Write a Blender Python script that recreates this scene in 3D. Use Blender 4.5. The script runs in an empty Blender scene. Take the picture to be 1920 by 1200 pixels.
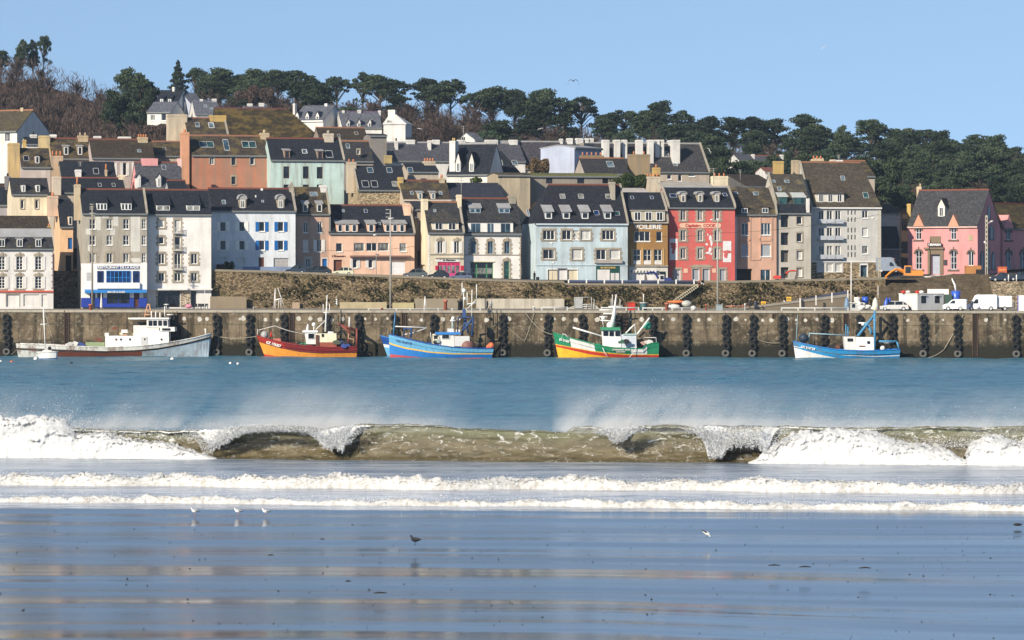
HAZE = 0.00006
import bpy, bmesh, math, random
import numpy as np
from mathutils import Vector, Matrix
R = math.radians
sc = bpy.context.scene
col = sc.collection
# ---------------------------------------------------------------- camera, world, sun, exposure
F, HY, CX, CZ = 7500.0, 522.0, 960.0, 12.0      # focal length in photo pixels, horizon row, centre column, camera height
cam = bpy.data.cameras.new("camera"); cam_o = bpy.data.objects.new("camera", cam); col.objects.link(cam_o)
cam.sensor_width = 36.0; cam.lens = F / 1920 * 36.0
cam.shift_y = -(600 - HY) / 1920.0
cam.clip_start = 1.0; cam.clip_end = 6000.0
cam_o.location = (0, 0, CZ); cam_o.rotation_euler = (R(90), 0, 0)
sc.camera = cam_o
SUN_EL, SUN_AZ = 26.0, 38.0                     # elevation; degrees to the left of straight behind the camera
world = bpy.data.worlds.new("World"); sc.world = world; world.use_nodes = True
wn = world.node_tree.nodes; wl = world.node_tree.links
bg = wn["Background"]
skyt = wn.new("ShaderNodeTexSky"); skyt.sky_type = 'NISHITA'; skyt.sun_disc = False
skyt.sun_elevation = R(SUN_EL); skyt.sun_rotation = R(180 + SUN_AZ)
skyt.air_density = 1.0; skyt.dust_density = 0.0; skyt.ozone_density = 3.0; skyt.altitude = 0
# lift the lookup a little so the band just over the hill is clear blue rather than horizon white
wtc = wn.new("ShaderNodeTexCoord"); wmp = wn.new("ShaderNodeMapping"); wmp.inputs['Location'].default_value = (0, 0, 0.22)
wl.new(wtc.outputs['Generated'], wmp.inputs['Vector']); wl.new(wmp.outputs[0], skyt.inputs['Vector'])
hsv = wn.new("ShaderNodeHueSaturation"); hsv.inputs['Saturation'].default_value = 0.90; hsv.inputs['Hue'].default_value = 0.495
wl.new(skyt.outputs[0], hsv.inputs['Color']); wl.new(hsv.outputs[0], bg.inputs['Color'])
bg.inputs['Strength'].default_value = 0.125
sun = bpy.data.lights.new("sun", 'SUN'); sun.energy = 5.0; sun.angle = R(0.53); sun.color = (1.0, 0.90, 0.73)
sun_o = bpy.data.objects.new("sun", sun); col.objects.link(sun_o)
sd = Vector((-math.sin(R(SUN_AZ)) * math.cos(R(SUN_EL)), -math.cos(R(SUN_AZ)) * math.cos(R(SUN_EL)), math.sin(R(SUN_EL))))
sun_o.rotation_euler = sd.to_track_quat('Z', 'Y').to_euler()
sun_o.location = (0, 0, 300)
sc.view_settings.view_transform = 'Standard'; sc.view_settings.look = 'None'
sc.view_settings.exposure = 0.4; sc.view_settings.gamma = 1.0
try:
    sc.cycles.max_bounces = 6; sc.cycles.diffuse_bounces = 2; sc.cycles.glossy_bounces = 3
    sc.cycles.transparent_max_bounces = 6; sc.cycles.volume_bounces = 0
    sc.cycles.use_denoising = True
except Exception: pass

def P(px, py, Y): return Vector(((px - CX) * Y / F, Y, CZ + (HY - py) * Y / F))
def interp(x, pts):
    return float(np.interp(x, [p[0] for p in pts], [p[1] for p in pts]))

# ---------------------------------------------------------------- numpy noise
_rs = np.random.RandomState(5); _tab = _rs.rand(256, 256)
def vnoise(x, y):
    x = np.asarray(x, float); y = np.asarray(y, float)
    xi = np.floor(x).astype(int); yi = np.floor(y).astype(int); fx = x - xi; fy = y - yi
    fx = fx * fx * (3 - 2 * fx); fy = fy * fy * (3 - 2 * fy)
    a = _tab[xi % 256, yi % 256]; b = _tab[(xi + 1) % 256, yi % 256]; c = _tab[xi % 256, (yi + 1) % 256]; d = _tab[(xi + 1) % 256, (yi + 1) % 256]
    return (a * (1 - fx) + b * fx) * (1 - fy) + (c * (1 - fx) + d * fx) * fy
def fbm(x, y, o=4):
    s = 0; a = 0.5; t = 0
    for i in range(o):
        s = s + a * vnoise(x * 2 ** i + 17 * i, y * 2 ** i + 31 * i); t += a; a *= 0.5
    return s / t

# ---------------------------------------------------------------- tagging and mesh building
def tag(o, label=None, cat=None, group=None, kind=None):
    if label: o['label'] = label
    if cat: o['category'] = cat
    if group: o['group'] = group
    if kind: o['kind'] = kind
    return o
def empty(name, loc=(0, 0, 0), label=None, cat=None, group=None, rz=0):
    o = bpy.data.objects.new(name, None); col.objects.link(o); o.location = loc; o.rotation_euler = (0, 0, rz)
    o.empty_display_size = 0.5
    return tag(o, label, cat, group)
def copy_tree(o, parent=None):
    c = o.copy(); col.objects.link(c); c.parent = parent
    for ch in list(o.children): copy_tree(ch, c)
    return c
class MB:
    def __init__(s): s.v = []; s.f = []; s.m = []; s.sm = []
    def add(s, vs, fs, m=0, smooth=False):
        b = len(s.v); s.v += [tuple(p) for p in vs]
        for f in fs: s.f.append(tuple(b + i for i in f)); s.m.append(m); s.sm.append(smooth)
    def quad(s, a, b, c, d, m=0): s.add([a, b, c, d], [(0, 1, 2, 3)], m)
    def hexa(s, p, m=0):     # p: 4 bottom, 4 top, same order
        s.add(p, [(3, 2, 1, 0), (4, 5, 6, 7), (0, 1, 5, 4), (1, 2, 6, 5), (2, 3, 7, 6), (3, 0, 4, 7)], m)
    def box(s, x0, x1, y0, y1, z0, z1, m=0):
        s.hexa([(x0, y0, z0), (x1, y0, z0), (x1, y1, z0), (x0, y1, z0), (x0, y0, z1), (x1, y0, z1), (x1, y1, z1), (x0, y1, z1)], m)
    def tube(s, pts, r, m=0, n=6, cap=True, smooth=True):
        pts = [Vector(p) for p in pts]; k = len(pts)
        rr = r if isinstance(r, (list, tuple)) else [r] * k
        b = len(s.v)
        for i, p in enumerate(pts):
            d = (pts[min(i + 1, k - 1)] - pts[max(i - 1, 0)])
            d = d.normalized() if d.length > 1e-9 else Vector((0, 0, 1))
            up = Vector((0, 0, 1)) if abs(d.z) < 0.95 else Vector((1, 0, 0))
            e1 = d.cross(up).normalized(); e2 = d.cross(e1)
            for j in range(n):
                a = 2 * math.pi * j / n
                s.v.append(tuple(p + (e1 * math.cos(a) + e2 * math.sin(a)) * rr[i]))
        for i in range(k - 1):
            for j in range(n):
                j2 = (j + 1) % n
                s.f.append((b + i * n + j, b + i * n + j2, b + (i + 1) * n + j2, b + (i + 1) * n + j)); s.m.append(m); s.sm.append(smooth)
        if cap:
            s.f.append(tuple(b + j for j in range(n))[::-1]); s.m.append(m); s.sm.append(False)
            s.f.append(tuple(b + (k - 1) * n + j for j in range(n))); s.m.append(m); s.sm.append(False)
    def prism(s, poly, ax, a, b, m=0):
        # poly: list of 2D points; ax 'x','y' or 'z' = extrusion axis
        n = len(poly)
        def pt(p, t): return {'x': (t, p[0], p[1]), 'y': (p[0], t, p[1]), 'z': (p[0], p[1], t)}[ax]
        vs = [pt(p, a) for p in poly] + [pt(p, b) for p in poly]
        s.add(vs, [tuple(range(n))[::-1], tuple(range(n, 2 * n))] + [(i, (i + 1) % n, n + (i + 1) % n, n + i) for i in range(n)], m)
    def ball(s, c, r, m=0, nu=10, nv=6):
        rx, ry, rz = r if isinstance(r, (tuple, list)) else (r, r, r)
        vs = []; fs = []
        for i in range(nv + 1):
            ph = math.pi * i / nv
            for j in range(nu):
                a = 2 * math.pi * j / nu
                vs.append((c[0] + rx * math.sin(ph) * math.cos(a), c[1] + ry * math.sin(ph) * math.sin(a), c[2] + rz * math.cos(ph)))
        for i in range(nv):
            for j in range(nu):
                j2 = (j + 1) % nu
                fs.append((i * nu + j, (i + 1) * nu + j, (i + 1) * nu + j2, i * nu + j2))
        s.add(vs, fs, m, True)
    def torus(s, c, R0, r, ax='y', m=0, nu=18, nv=8):
        vs = []; fs = []
        for i in range(nu):
            a = 2 * math.pi * i / nu
            for j in range(nv):
                b = 2 * math.pi * j / nv; q = R0 + r * math.cos(b); h = r * math.sin(b)
                if ax == 'y': vs.append((c[0] + q * math.cos(a), c[1] + h, c[2] + q * math.sin(a)))
                elif ax == 'x': vs.append((c[0] + h, c[1] + q * math.cos(a), c[2] + q * math.sin(a)))
                else: vs.append((c[0] + q * math.cos(a), c[1] + q * math.sin(a), c[2] + h))
        for i in range(nu):
            for j in range(nv):
                fs.append((i * nv + j, ((i + 1) % nu) * nv + j, ((i + 1) % nu) * nv + (j + 1) % nv, i * nv + (j + 1) % nv))
        s.add(vs, fs, m, True)
    def build(s, name, mats, parent=None, off=None, loc=None):
        me = bpy.data.meshes.new(name)
        vs = s.v
        if off is not None: vs = [(x - off[0], y - off[1], z - off[2]) for x, y, z in vs]
        me.from_pydata(vs, [], s.f)
        if not isinstance(mats, (list, tuple)): mats = [mats]
        for m in mats: me.materials.append(m)
        me.polygons.foreach_set('material_index', s.m); me.polygons.foreach_set('use_smooth', s.sm)
        me.update()
        bm = bmesh.new(); bm.from_mesh(me); bmesh.ops.recalc_face_normals(bm, faces=bm.faces); bm.to_mesh(me); bm.free()
        o = bpy.data.objects.new(name, me); col.objects.link(o)
        if parent is not None: o.parent = parent
        if loc is not None: o.location = loc
        return o
def grid_mesh(name, X, Yy, Z, mats, attrs=None, smooth=True):
    ny, nx = X.shape
    me = bpy.data.meshes.new(name)
    v = np.stack([X, Yy, Z], -1).reshape(-1, 3)
    idx = np.arange(nx * ny).reshape(ny, nx)
    f = np.stack([idx[:-1, :-1], idx[:-1, 1:], idx[1:, 1:], idx[1:, :-1]], -1).reshape(-1, 4)
    me.vertices.add(len(v)); me.vertices.foreach_set('co', v.ravel())
    me.loops.add(f.size); me.loops.foreach_set('vertex_index', f.ravel())
    me.polygons.add(len(f)); me.polygons.foreach_set('loop_start', np.arange(0, f.size, 4)); me.polygons.foreach_set('loop_total', np.full(len(f), 4))
    me.polygons.foreach_set('use_smooth', np.full(len(f), smooth))
    me.update(calc_edges=True)
    for m in (mats if isinstance(mats, (list, tuple)) else [mats]): me.materials.append(m)
    for k, a in (attrs or {}).items():
        at = me.attributes.new(k, 'FLOAT', 'POINT'); at.data.foreach_set('value', a.ravel().astype(np.float32))
    o = bpy.data.objects.new(name, me); col.objects.link(o); return o

# ---------------------------------------------------------------- materials
_mc = {}
class NT:
    def __init__(s, name):
        s.m = bpy.data.materials.new(name); s.m.use_nodes = True; s.t = s.m.node_tree; s.n = s.t.nodes; s.l = s.t.links
        s.b = s.n["Principled BSDF"]
        s.pos = s.n.new("ShaderNodeNewGeometry").outputs['Position']
    def mapv(s, scale, src=None, rot=(0, 0, 0)):
        m = s.n.new("ShaderNodeMapping"); m.inputs['Scale'].default_value = scale; m.inputs['Rotation'].default_value = rot
        s.l.new(src or s.pos, m.inputs['Vector']); return m.outputs[0]
    def noise(s, scale=(1, 1, 1), sc_=1.0, det=4, rough=0.6, src=None, dist=0):
        n = s.n.new("ShaderNodeTexNoise"); n.inputs['Scale'].default_value = sc_; n.inputs['Detail'].default_value = det
        n.inputs['Roughness'].default_value = rough; n.inputs['Distortion'].default_value = dist
        s.l.new(s.mapv(scale, src), n.inputs['Vector']); return n.outputs[0]
    def ramp(s, fac, stops):
        r = s.n.new("ShaderNodeValToRGB"); s.l.new(fac, r.inputs[0]); e = r.color_ramp.elements
        while len(e) < len(stops): e.new(0.5)
        for k, (p, c) in enumerate(stops):
            e[k].position = p; e[k].color = (c, c, c, 1) if isinstance(c, (int, float)) else (*c, 1)
        return r.outputs[0]
    def mix(s, fac, a, b, mode='MIX'):
        x = s.n.new("ShaderNodeMix"); x.data_type = 'RGBA'; x.blend_type = mode; x.clamp_factor = True
        for k, val in ((0, fac), (6, a), (7, b)):
            if hasattr(val, 'is_output'): s.l.new(val, x.inputs[k])
            elif isinstance(val, (int, float)): x.inputs[k].default_value = val if k == 0 else (val, val, val, 1)
            else: x.inputs[k].default_value = (*val, 1)
        return x.outputs[2]
    def math(s, op, a, b=None):
        x = s.n.new("ShaderNodeMath"); x.operation = op
        for k, val in ((0, a), (1, b)):
            if val is None: continue
            if hasattr(val, 'is_output'): s.l.new(val, x.inputs[k])
            else: x.inputs[k].default_value = val
        return x.outputs[0]
    def sep(s): 
        x = s.n.new("ShaderNodeSeparateXYZ"); s.l.new(s.pos, x.inputs[0]); return x.outputs
    def attr(s, name):
        x = s.n.new("ShaderNodeAttribute"); x.attribute_name = name; return x.outputs['Fac']
    def bump(s, h, strength=0.3, dist=0.1):
        b = s.n.new("ShaderNodeBump"); b.inputs['Strength'].default_value = strength; b.inputs['Distance'].default_value = dist
        s.l.new(h, b.inputs['Height']); s.l.new(b.outputs[0], s.b.inputs['Normal'])
    def set(s, color=None, rough=None, spec=None, **kw):
        for k, v in (('Base Color', color), ('Roughness', rough), ('Specular IOR Level', spec)):
            if v is None: continue
            if hasattr(v, 'is_output'): s.l.new(v, s.b.inputs[k])
            elif k == 'Base Color': s.b.inputs[k].default_value = (*v, 1)
            else: s.b.inputs[k].default_value = v
        for k, v in kw.items():
            s.b.inputs[k.replace('_', ' ')].default_value = v
        return s.m
def sc3(c, k): return tuple(min(1, x * k) for x in c)
def plain(name, c, rough=0.6, metal=0.0):
    key = ('p', name)
    if key not in _mc:
        t = NT(name); n = t.noise((1, 1, 1), 3.0, 3)
        t.set(t.mix(t.ramp(n, [(0.3, 0), (0.7, 1)]), sc3(c, 0.85), sc3(c, 1.08)), rough); t.b.inputs['Metallic'].default_value = metal
        _mc[key] = t.m
    return _mc[key]
def plaster(c, dirt=0.35, stain=(0.22, 0.19, 0.15)):
    key = ('w', c, dirt)
    if key not in _mc:
        t = NT('plaster'); 
        big = t.noise((0.35, 0.35, 0.35), 1, 5, 0.6); streak = t.noise((1.1, 1.1, 0.12), 1, 5, 0.65); fine = t.noise((4, 4, 4), 1, 3)
        a = t.mix(t.ramp(big, [(0.35, 0), (0.7, 1)]), sc3(c, 0.88), sc3(c, 1.10))
        a = t.mix(t.math('MULTIPLY', t.ramp(streak, [(0.46, 0), (0.68, 1)]), min(.8, dirt * 1.25 + .06)), a, stain)
        a = t.mix(t.math('MULTIPLY', t.ramp(fine, [(0.4, 0), (0.65, 1)]), 0.12), a, sc3(c, 0.6))
        t.set(a, 0.9, 0.2); t.bump(fine, 0.25, 0.05); _mc[key] = t.m
    return _mc[key]
def slate(c=(0.024, 0.025, 0.033), moss=0.25, mosscol=(0.10, 0.078, 0.032)):
    key = ('s', c, moss, mosscol)
    if key not in _mc:
        t = NT('slate')
        n1 = t.noise((0.5, 0.5, 0.9), 1, 6, 0.7); n2 = t.noise((3.0, 3.0, 3.0), 1, 3); n3 = t.noise((0.5, 0.5, 4.5), 1, 2)
        a = t.mix(t.ramp(n2, [(0.35, 0), (0.65, 1)]), sc3(c, 0.5), sc3(c, 1.35))
        a = t.mix(t.math('MULTIPLY', t.ramp(n3, [(0.45, 0), (0.6, 1)]), 0.35), a, sc3(c, 0.5))
        lo = 0.72 - 0.42 * moss
        a = t.mix(t.math('MULTIPLY', t.ramp(n1, [(lo, 0), (lo + 0.14, 1)]), min(1, 0.35 + moss)), a, mosscol)
        t.set(a, 0.8, 0.15); t.bump(n2, 0.6, 0.08); _mc[key] = t.m
    return _mc[key]
def rubble(c=(0.28, 0.22, 0.14), scale=2.2, dark=0.35, name='rubble'):
    key = ('r', c, scale, dark)
    if key not in _mc:
        t = NT(name)
        v = t.n.new("ShaderNodeTexVoronoi"); v.inputs['Scale'].default_value = scale; t.l.new(t.mapv((1, 1, 1.7)), v.inputs['Vector'])
        v2 = t.n.new("ShaderNodeTexVoronoi"); v2.feature = 'DISTANCE_TO_EDGE'; v2.inputs['Scale'].default_value = scale; t.l.new(t.mapv((1, 1, 1.7)), v2.inputs['Vector'])
        s_ = t.n.new("ShaderNodeSeparateColor"); t.l.new(v.outputs['Color'], s_.inputs[0])
        a = t.mix(s_.outputs[0], sc3(c, 0.35), sc3(c, 2.2))
        a = t.mix(t.ramp(v2.outputs['Distance'], [(0.02, 1), (0.09, 0)]), a, sc3(c, 0.3))
        big = t.noise((0.25, 0.25, 0.35), 1, 6, 0.7)
        a = t.mix(t.math('MULTIPLY', t.ramp(big, [(0.5, 0), (0.68, 1)]), dark * 2), a, sc3((0.08, 0.075, 0.03), 1))
        t.set(a, 0.95, 0.1); t.bump(v2.outputs['Distance'], 0.6, 0.15); _mc[key] = t.m
    return _mc[key]
WHITE = plain('white_paint', (0.78, 0.77, 0.74)); STONE = plaster((0.36, 0.31, 0.24), 0.4)
DARK = plain('dark_void', (0.012, 0.012, 0.014), 0.8)
GUT = plain('grey_gutter', (0.16, 0.17, 0.17)); ZINC = plaster((0.33, 0.33, 0.34), 0.3); TILE = plain('red_ridge_tile', (0.17, 0.055, 0.035), 0.8)
TILE2 = plain('orange_ridge_tile', (0.27, 0.12, 0.065), 0.8); POT = plain('orange_clay_pot', (0.48, 0.17, 0.07), 0.8)
def glassm(name, c, rough=0.12):
    key = ('g', name)
    if key not in _mc:
        t = NT(name); n = t.noise((1.3, 1.3, 0.7), 1, 2)
        t.set(t.mix(t.ramp(n, [(0.4, 0), (0.6, 1)]), sc3(c, 0.4), sc3(c, 1.6)), rough, 0.5); _mc[key] = t.m
    return _mc[key]
GL = {'dark': glassm('dark_glass', (0.012, 0.012, 0.016)), 'cur': glassm('curtained_glass', (0.16, 0.16, 0.15), 0.35),
      'blue': glassm('blue_glass', (0.03, 0.055, 0.08)), 'blind': plain('roller_blind', (0.55, 0.53, 0.50)), 'grey': plain('grey_blind', (0.33, 0.35, 0.38)),
      'teal': glassm('teal_glass', (0.02, 0.06, 0.06)), 'sky': glassm('pale_glass', (0.10, 0.14, 0.17), 0.3), 'deep': glassm('restaurant_glass', (0.005, 0.02, 0.09))}
PAINT = {}
def paint(name, c, rough=0.45):
    return plain(name, c, rough)
BLUE = paint('blue_paint', (0.01, 0.12, 0.38)); GREEN = paint('green_paint', (0.06, 0.22, 0.09)); BROWN = paint('brown_door_paint', (0.10, 0.03, 0.015))
def text_mesh(s, size, ext=0.02, font_bold=False, width=None):
    cu = bpy.data.curves.new('lettering', 'FONT'); cu.body = s; cu.size = size; cu.extrude = ext; cu.align_x = 'CENTER'; cu.align_y = 'CENTER'
    if font_bold: cu.offset = size * 0.03
    o = bpy.data.objects.new('lettering', cu); col.objects.link(o)
    bpy.context.view_layer.update()
    me = bpy.data.meshes.new_from_object(o.evaluated_get(bpy.context.evaluated_depsgraph_get()))
    bpy.data.objects.remove(o)
    if width:
        xs = [v.co.x for v in me.vertices]; w = max(xs) - min(xs)
        for v in me.vertices: v.co.x *= width / w
    return me
def put_text(s, size, loc, mat, parent=None, rz=0, name='lettering', width=None, roll=0, ext=0.02, bold=True, off=None):
    me = text_mesh(s, size, ext, bold, width); me.materials.clear(); me.materials.append(mat)
    for p in me.polygons: p.material_index = 0
    o = bpy.data.objects.new(name, me); col.objects.link(o); o.parent = parent
    L = Vector(loc) - (Vector(off) if off is not None else Vector((0, 0, 0)))
    o.matrix_local = Matrix.Translation(L) @ Matrix.Rotation(rz, 4, 'Z') @ Matrix.Rotation(R(90), 4, 'X') @ Matrix.Rotation(roll, 4, 'Z')
    return o
# ---------------------------------------------------------------- terrain
SKY = [(-400, 92), (0, 92), (60, 85), (100, 100), (200, 135), (260, 130), (330, 140), (420, 135), (560, 130), (640, 150), (700, 145), (840, 150), (940, 172), (1100, 190), (1160, 212), (1240, 198), (1300, 225), (1440, 225), (1520, 222), (1580, 250), (1640, 235), (1780, 250), (1850, 255), (1920, 290), (2400, 300)]
STREET = [(-400, 13.2), (400, 13.2), (600, 12.75), (800, 12.15), (1000, 11.6), (1300, 11.3), (1640, 11.4), (1900, 11.5), (2400, 11.5)]
def terr(x, y):
    x = np.asarray(x, float); y = np.asarray(y, float)
    px = CX + x * F / y
    zs = np.interp(px, *zip(*STREET)); zc = CZ + (HY - np.interp(px, *zip(*SKY)) - 75) / 7.5
    h = zc - zs
    fr = np.interp(y, [656, 690, 722, 760, 820, 900, 1000, 1100, 1500], [0, 0.01, 0.15, 0.29, 0.45, 0.68, 1.0, 0.98, 0.5])
    nz = (fbm(x * 0.03, y * 0.03) - 0.5) * 5 * np.clip((y - 800) / 100, 0, 1)
    return zs + h * fr + nz
def tz(x, y): return float(terr(np.array([x]), np.array([y]))[0])
t = NT('hillside_earth')
n = t.noise((0.25, 0.25, 0.25), 1, 6, 0.7)
t.set(t.ramp(n, [(0.3, (0.05, 0.032, 0.022)), (0.55, (0.09, 0.055, 0.038)), (0.75, (0.05, 0.05, 0.03))]), 1.0, 0.0)
gx = np.linspace(-330, 330, 221); gy = np.concatenate([np.linspace(656, 800, 49), np.linspace(804, 1120, 80), np.linspace(1130, 3000, 40)])
X, Y = np.meshgrid(gx, gy)
Z = terr(X, np.minimum(Y, 1500)) - np.clip(Y - 1500, 0, 2000) * 0.02
hill = grid_mesh('hill', X, Y, Z, t.m); tag(hill, kind='structure')
# seabed / ground sheet reaching far out
mb = MB(); mb.quad((-3000, -200, -6), (3000, -200, -6), (3000, 3000, -6), (-3000, 3000, -6))
g = mb.build('ground', t.m); tag(g, kind='structure')

# ---------------------------------------------------------------- beach: slope varies in long bars, so the wet film mirrors the town in some bands and the sky in others
def sl0(py): return ((py - HY) / F - 0.104) / 2      # mirrors open sky
def sl1(py): return ((py - HY) / F - 0.037) / 2      # mirrors the house fronts
BANDS = ((1168, 19, 1.0), (1136, 9, .9), (1206, 9, .8), (1080, 20, .8), (987, 12, 0.7))
def band_w(py): return np.max([a * np.exp(-(np.abs(py - c) / w) ** 2) for c, w, a in BANDS], axis=0)
yy, z, py = 206.4, 0.02, 958.05; R_ = [(yy, z, py)]
while py < 1330:
    py += 0.7; w_ = float(band_w(py)) * .6; s = sl0(py) * (1 - w_) + sl1(py) * w_; k = (py - HY) / F
    y2 = (CZ - z - s * yy) / (k - s); z = z + s * (yy - y2); yy = y2; R_.append((yy, z, py))
ry = np.array([a[0] for a in R_]); rpy = np.array([a[2] for a in R_])       # from the shore toward the camera
gx = np.linspace(-60, 60, 161); X, Yr = np.meshgrid(gx, ry); PYr = rpy[:, None] + 22 * (fbm(X * .03 + 9, Yr * .02, 3) - .5) + 5 * (fbm(X * .16, Yr * .3, 2) - .5)
Wm = band_w(PYr) * np.clip(.35 + 1.5 * (fbm(X * .03 + 40, Yr * .11, 3) - .25), .2, 1) * np.interp(X, [-60, 3, 18, 60], [1, 1, .28, .2])
st_ = fbm(X * .022 + 3, Yr * .55, 3); Wm = np.clip(Wm + np.clip((st_ - .48) * 2.6, -.35, .48) * (1 - .5 * Wm), -.35, 1)
SL = sl0(rpy)[:, None] * (1 - Wm) + sl1(rpy)[:, None] * Wm
dY = np.diff(ry)[:, None]; Z = np.concatenate([np.full((1, X.shape[1]), .02), .02 - np.cumsum(SL[1:] * dY, 0)], 0)
Y = Yr - .08 * X
X, Y, Z = X[::-1], Y[::-1], Z[::-1]
def ext(A, first, last): return np.concatenate([np.stack(first), A, np.stack(last)], 0)
x1 = X[0]; Zn = Z[0]
X = ext(X, [x1, x1], [x1, x1, x1]); Y = ext(Y, [10 - .08 * x1, 50 - .08 * x1], [208 - .08 * x1, 260 - .08 * x1, 420 - .08 * x1]); Z = ext(Z, [Zn + 1.2, Zn + .8], [Zn * 0 - .03, Zn * 0 - .9, Zn * 0 - 5])
_zx, _zy, _zz = x1.copy(), (Y[:, 0] + .08 * X[:, 0]).copy(), Z.copy()
def sand_z(x, y):
    x = np.asarray(x, float); q_ = np.asarray(y, float) + .08 * x; i = np.clip(np.searchsorted(_zy, q_) - 1, 0, len(_zy) - 2); j = np.clip(np.searchsorted(_zx, x), 0, len(_zx) - 1); f = (q_ - _zy[i]) / (_zy[i + 1] - _zy[i]); return _zz[i, j] * (1 - f) + _zz[i + 1, j] * f
t = NT('wet_sand')
st = t.noise((0.05, 1.4, 1), 1, 6, 0.65); st2 = t.noise((0.4, 4.0, 1), 1, 4, 0.6); pt = t.noise((0.03, 0.22, 1), 1, 4, 0.6)
c = t.mix(t.ramp(st, [(0.35, 0), (0.7, 1)]), (0.020, 0.021, 0.026), (0.085, 0.075, 0.065))
rg = t.ramp(t.math('ADD', t.math('MULTIPLY', pt, 0.6), t.math('MULTIPLY', st, 0.4)), [(0.38, 0.07), (0.54, 0.13), (0.70, 0.20)])
t.set(c, rg, 0.5); t.b.inputs['IOR'].default_value = 1.28
t.bump(t.math('ADD', t.math('MULTIPLY', st2, 0.35), st), 0.16, 0.008)
o = grid_mesh('beach_sand', X, Y, Z, t.m); tag(o, kind='structure')

# ---------------------------------------------------------------- sea
t = NT('sea_water')
xyz = t.sep()
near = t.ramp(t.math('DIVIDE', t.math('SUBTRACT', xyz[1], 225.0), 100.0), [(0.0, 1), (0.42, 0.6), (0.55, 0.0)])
n1 = t.noise((0.30, 0.55, 1), 1, 6, 0.72); n2 = t.noise((0.02, 0.06, 1), 1, 3); n0 = t.noise((1.5, 3.0, 1), 1, 3, 0.7)
deep = t.mix(t.ramp(n2, [(0.35, 0), (0.65, 1)]), (0.055, 0.180, 0.255), (0.095, 0.235, 0.305))
deep = t.mix(t.math('MULTIPLY', t.ramp(n1, [(0.45, 0), (0.57, 1)]), 0.85), deep, (0.028, 0.115, 0.175))
n5 = t.noise((1.1, 0.9, 1), 1, 4, .7); deep = t.mix(t.math('MULTIPLY', t.ramp(n5, [(.49, 0), (.57, 1)]), .65), deep, (.02, .10, .165)); deep = t.mix(t.math('MULTIPLY', t.ramp(n5, [(.30, 1), (.42, 0)]), .35), deep, (.14, .30, .37))
c = t.mix(near, deep, (0.09, 0.135, 0.23))  # bluer base near the shore: sky reflection put into the water colour
c = t.mix(t.ramp(t.math('DIVIDE', t.math('SUBTRACT', t.math('ADD', xyz[1], t.math('MULTIPLY', xyz[0], .14)), 205.0), 6.0), [(.3, 1), (.8, 0)]), c, (.075, .07, .075))
lace = t.noise((0.22, 2.2, 1), 1, 6, 0.75, dist=1.2); zone = t.noise((0.04, 0.25, 1), 1, 3)
fo = t.math('MULTIPLY', t.ramp(t.math('ADD', lace, t.math('MULTIPLY', zone, 0.35)), [(0.60, 0), (0.72, 1)]), near)
c = t.mix(fo, c, (0.62, 0.64, 0.68))
t.set(c, t.mix(near, 0.30, 0.16), 0.5); t.b.inputs['IOR'].default_value = 1.33
t.bump(t.math('ADD', n1, t.math('MULTIPLY', n0, 0.25)), 0.5, 0.35)
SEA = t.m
gy = np.concatenate([np.arange(196, 300, 0.45), np.arange(300, 640, 0.8)]); gx = np.linspace(-110, 110, 331)
X, Y = np.meshgrid(gx, gy)
Y = Y + (206.6 - 196 - 0.08 * X) * np.clip((230 - Y) / 34, 0, 1)
rough_ = np.interp(Y, [196, 225, 262, 300, 640], [0.004, 0.02, 0.05, 0.22, 0.26])
Z = (fbm(X * 0.16 + 3, Y * 0.42, 4) - 0.5) * rough_ * 2.2 + 0.004
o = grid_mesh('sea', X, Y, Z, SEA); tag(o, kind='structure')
for (xa, xb) in ((-900, -110), (110, 900)):
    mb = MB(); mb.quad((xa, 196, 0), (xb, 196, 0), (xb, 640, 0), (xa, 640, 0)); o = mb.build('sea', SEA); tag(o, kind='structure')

# ---------------------------------------------------------------- the big breaking wave
def wx(px): return (px - CX) * 262 / F
def wy(x): return 263.5 - 0.16 * x            # line of the wave's foot
NX = 1300; xs = np.linspace(-64, 64, NX); pxs = CX + xs * F / 262
crest = np.interp(pxs, [-260, 0, 100, 230, 380, 420, 450, 520, 570, 600, 640, 700, 760, 820, 880, 960, 1060, 1075, 1110, 1160, 1200, 1260, 1310, 1345, 1430, 1540, 1640, 1750, 1920, 2200],
                  [1.9, 1.95, 1.90, 1.90, 1.95, 2.05, 2.2, 2.28, 2.1, 1.95, 2.2, 2.42, 2.35, 2.3, 2.1, 2.02, 1.9, 2.2, 2.3, 2.1, 2.3, 2.4, 2.3, 2.3, 2.35, 2.35, 2.35, 2.4, 2.5, 2.5])
crest += (fbm(xs * 0.6, xs * 0 + 4, 4) - 0.5) * 0.22
curl = np.interp(pxs, [-260, 360, 400, 470, 560, 592, 640, 660, 700, 830, 880, 1060, 1100, 1150, 1165, 1180, 1230, 1300, 1325, 1345, 1380, 1425, 1440, 1460, 2300],
                 [0.25, 0.25, 0.75, 0.75, 0.7, 1.0, 1.0, 0.5, 0.22, 0.12, 0.05, 0.05, 0.25, 0.35, 0.6, 0.35, 0.4, 0.65, 1.0, 1.0, 0.9, 0.9, 0.6, 0.2, 0.2])
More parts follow.
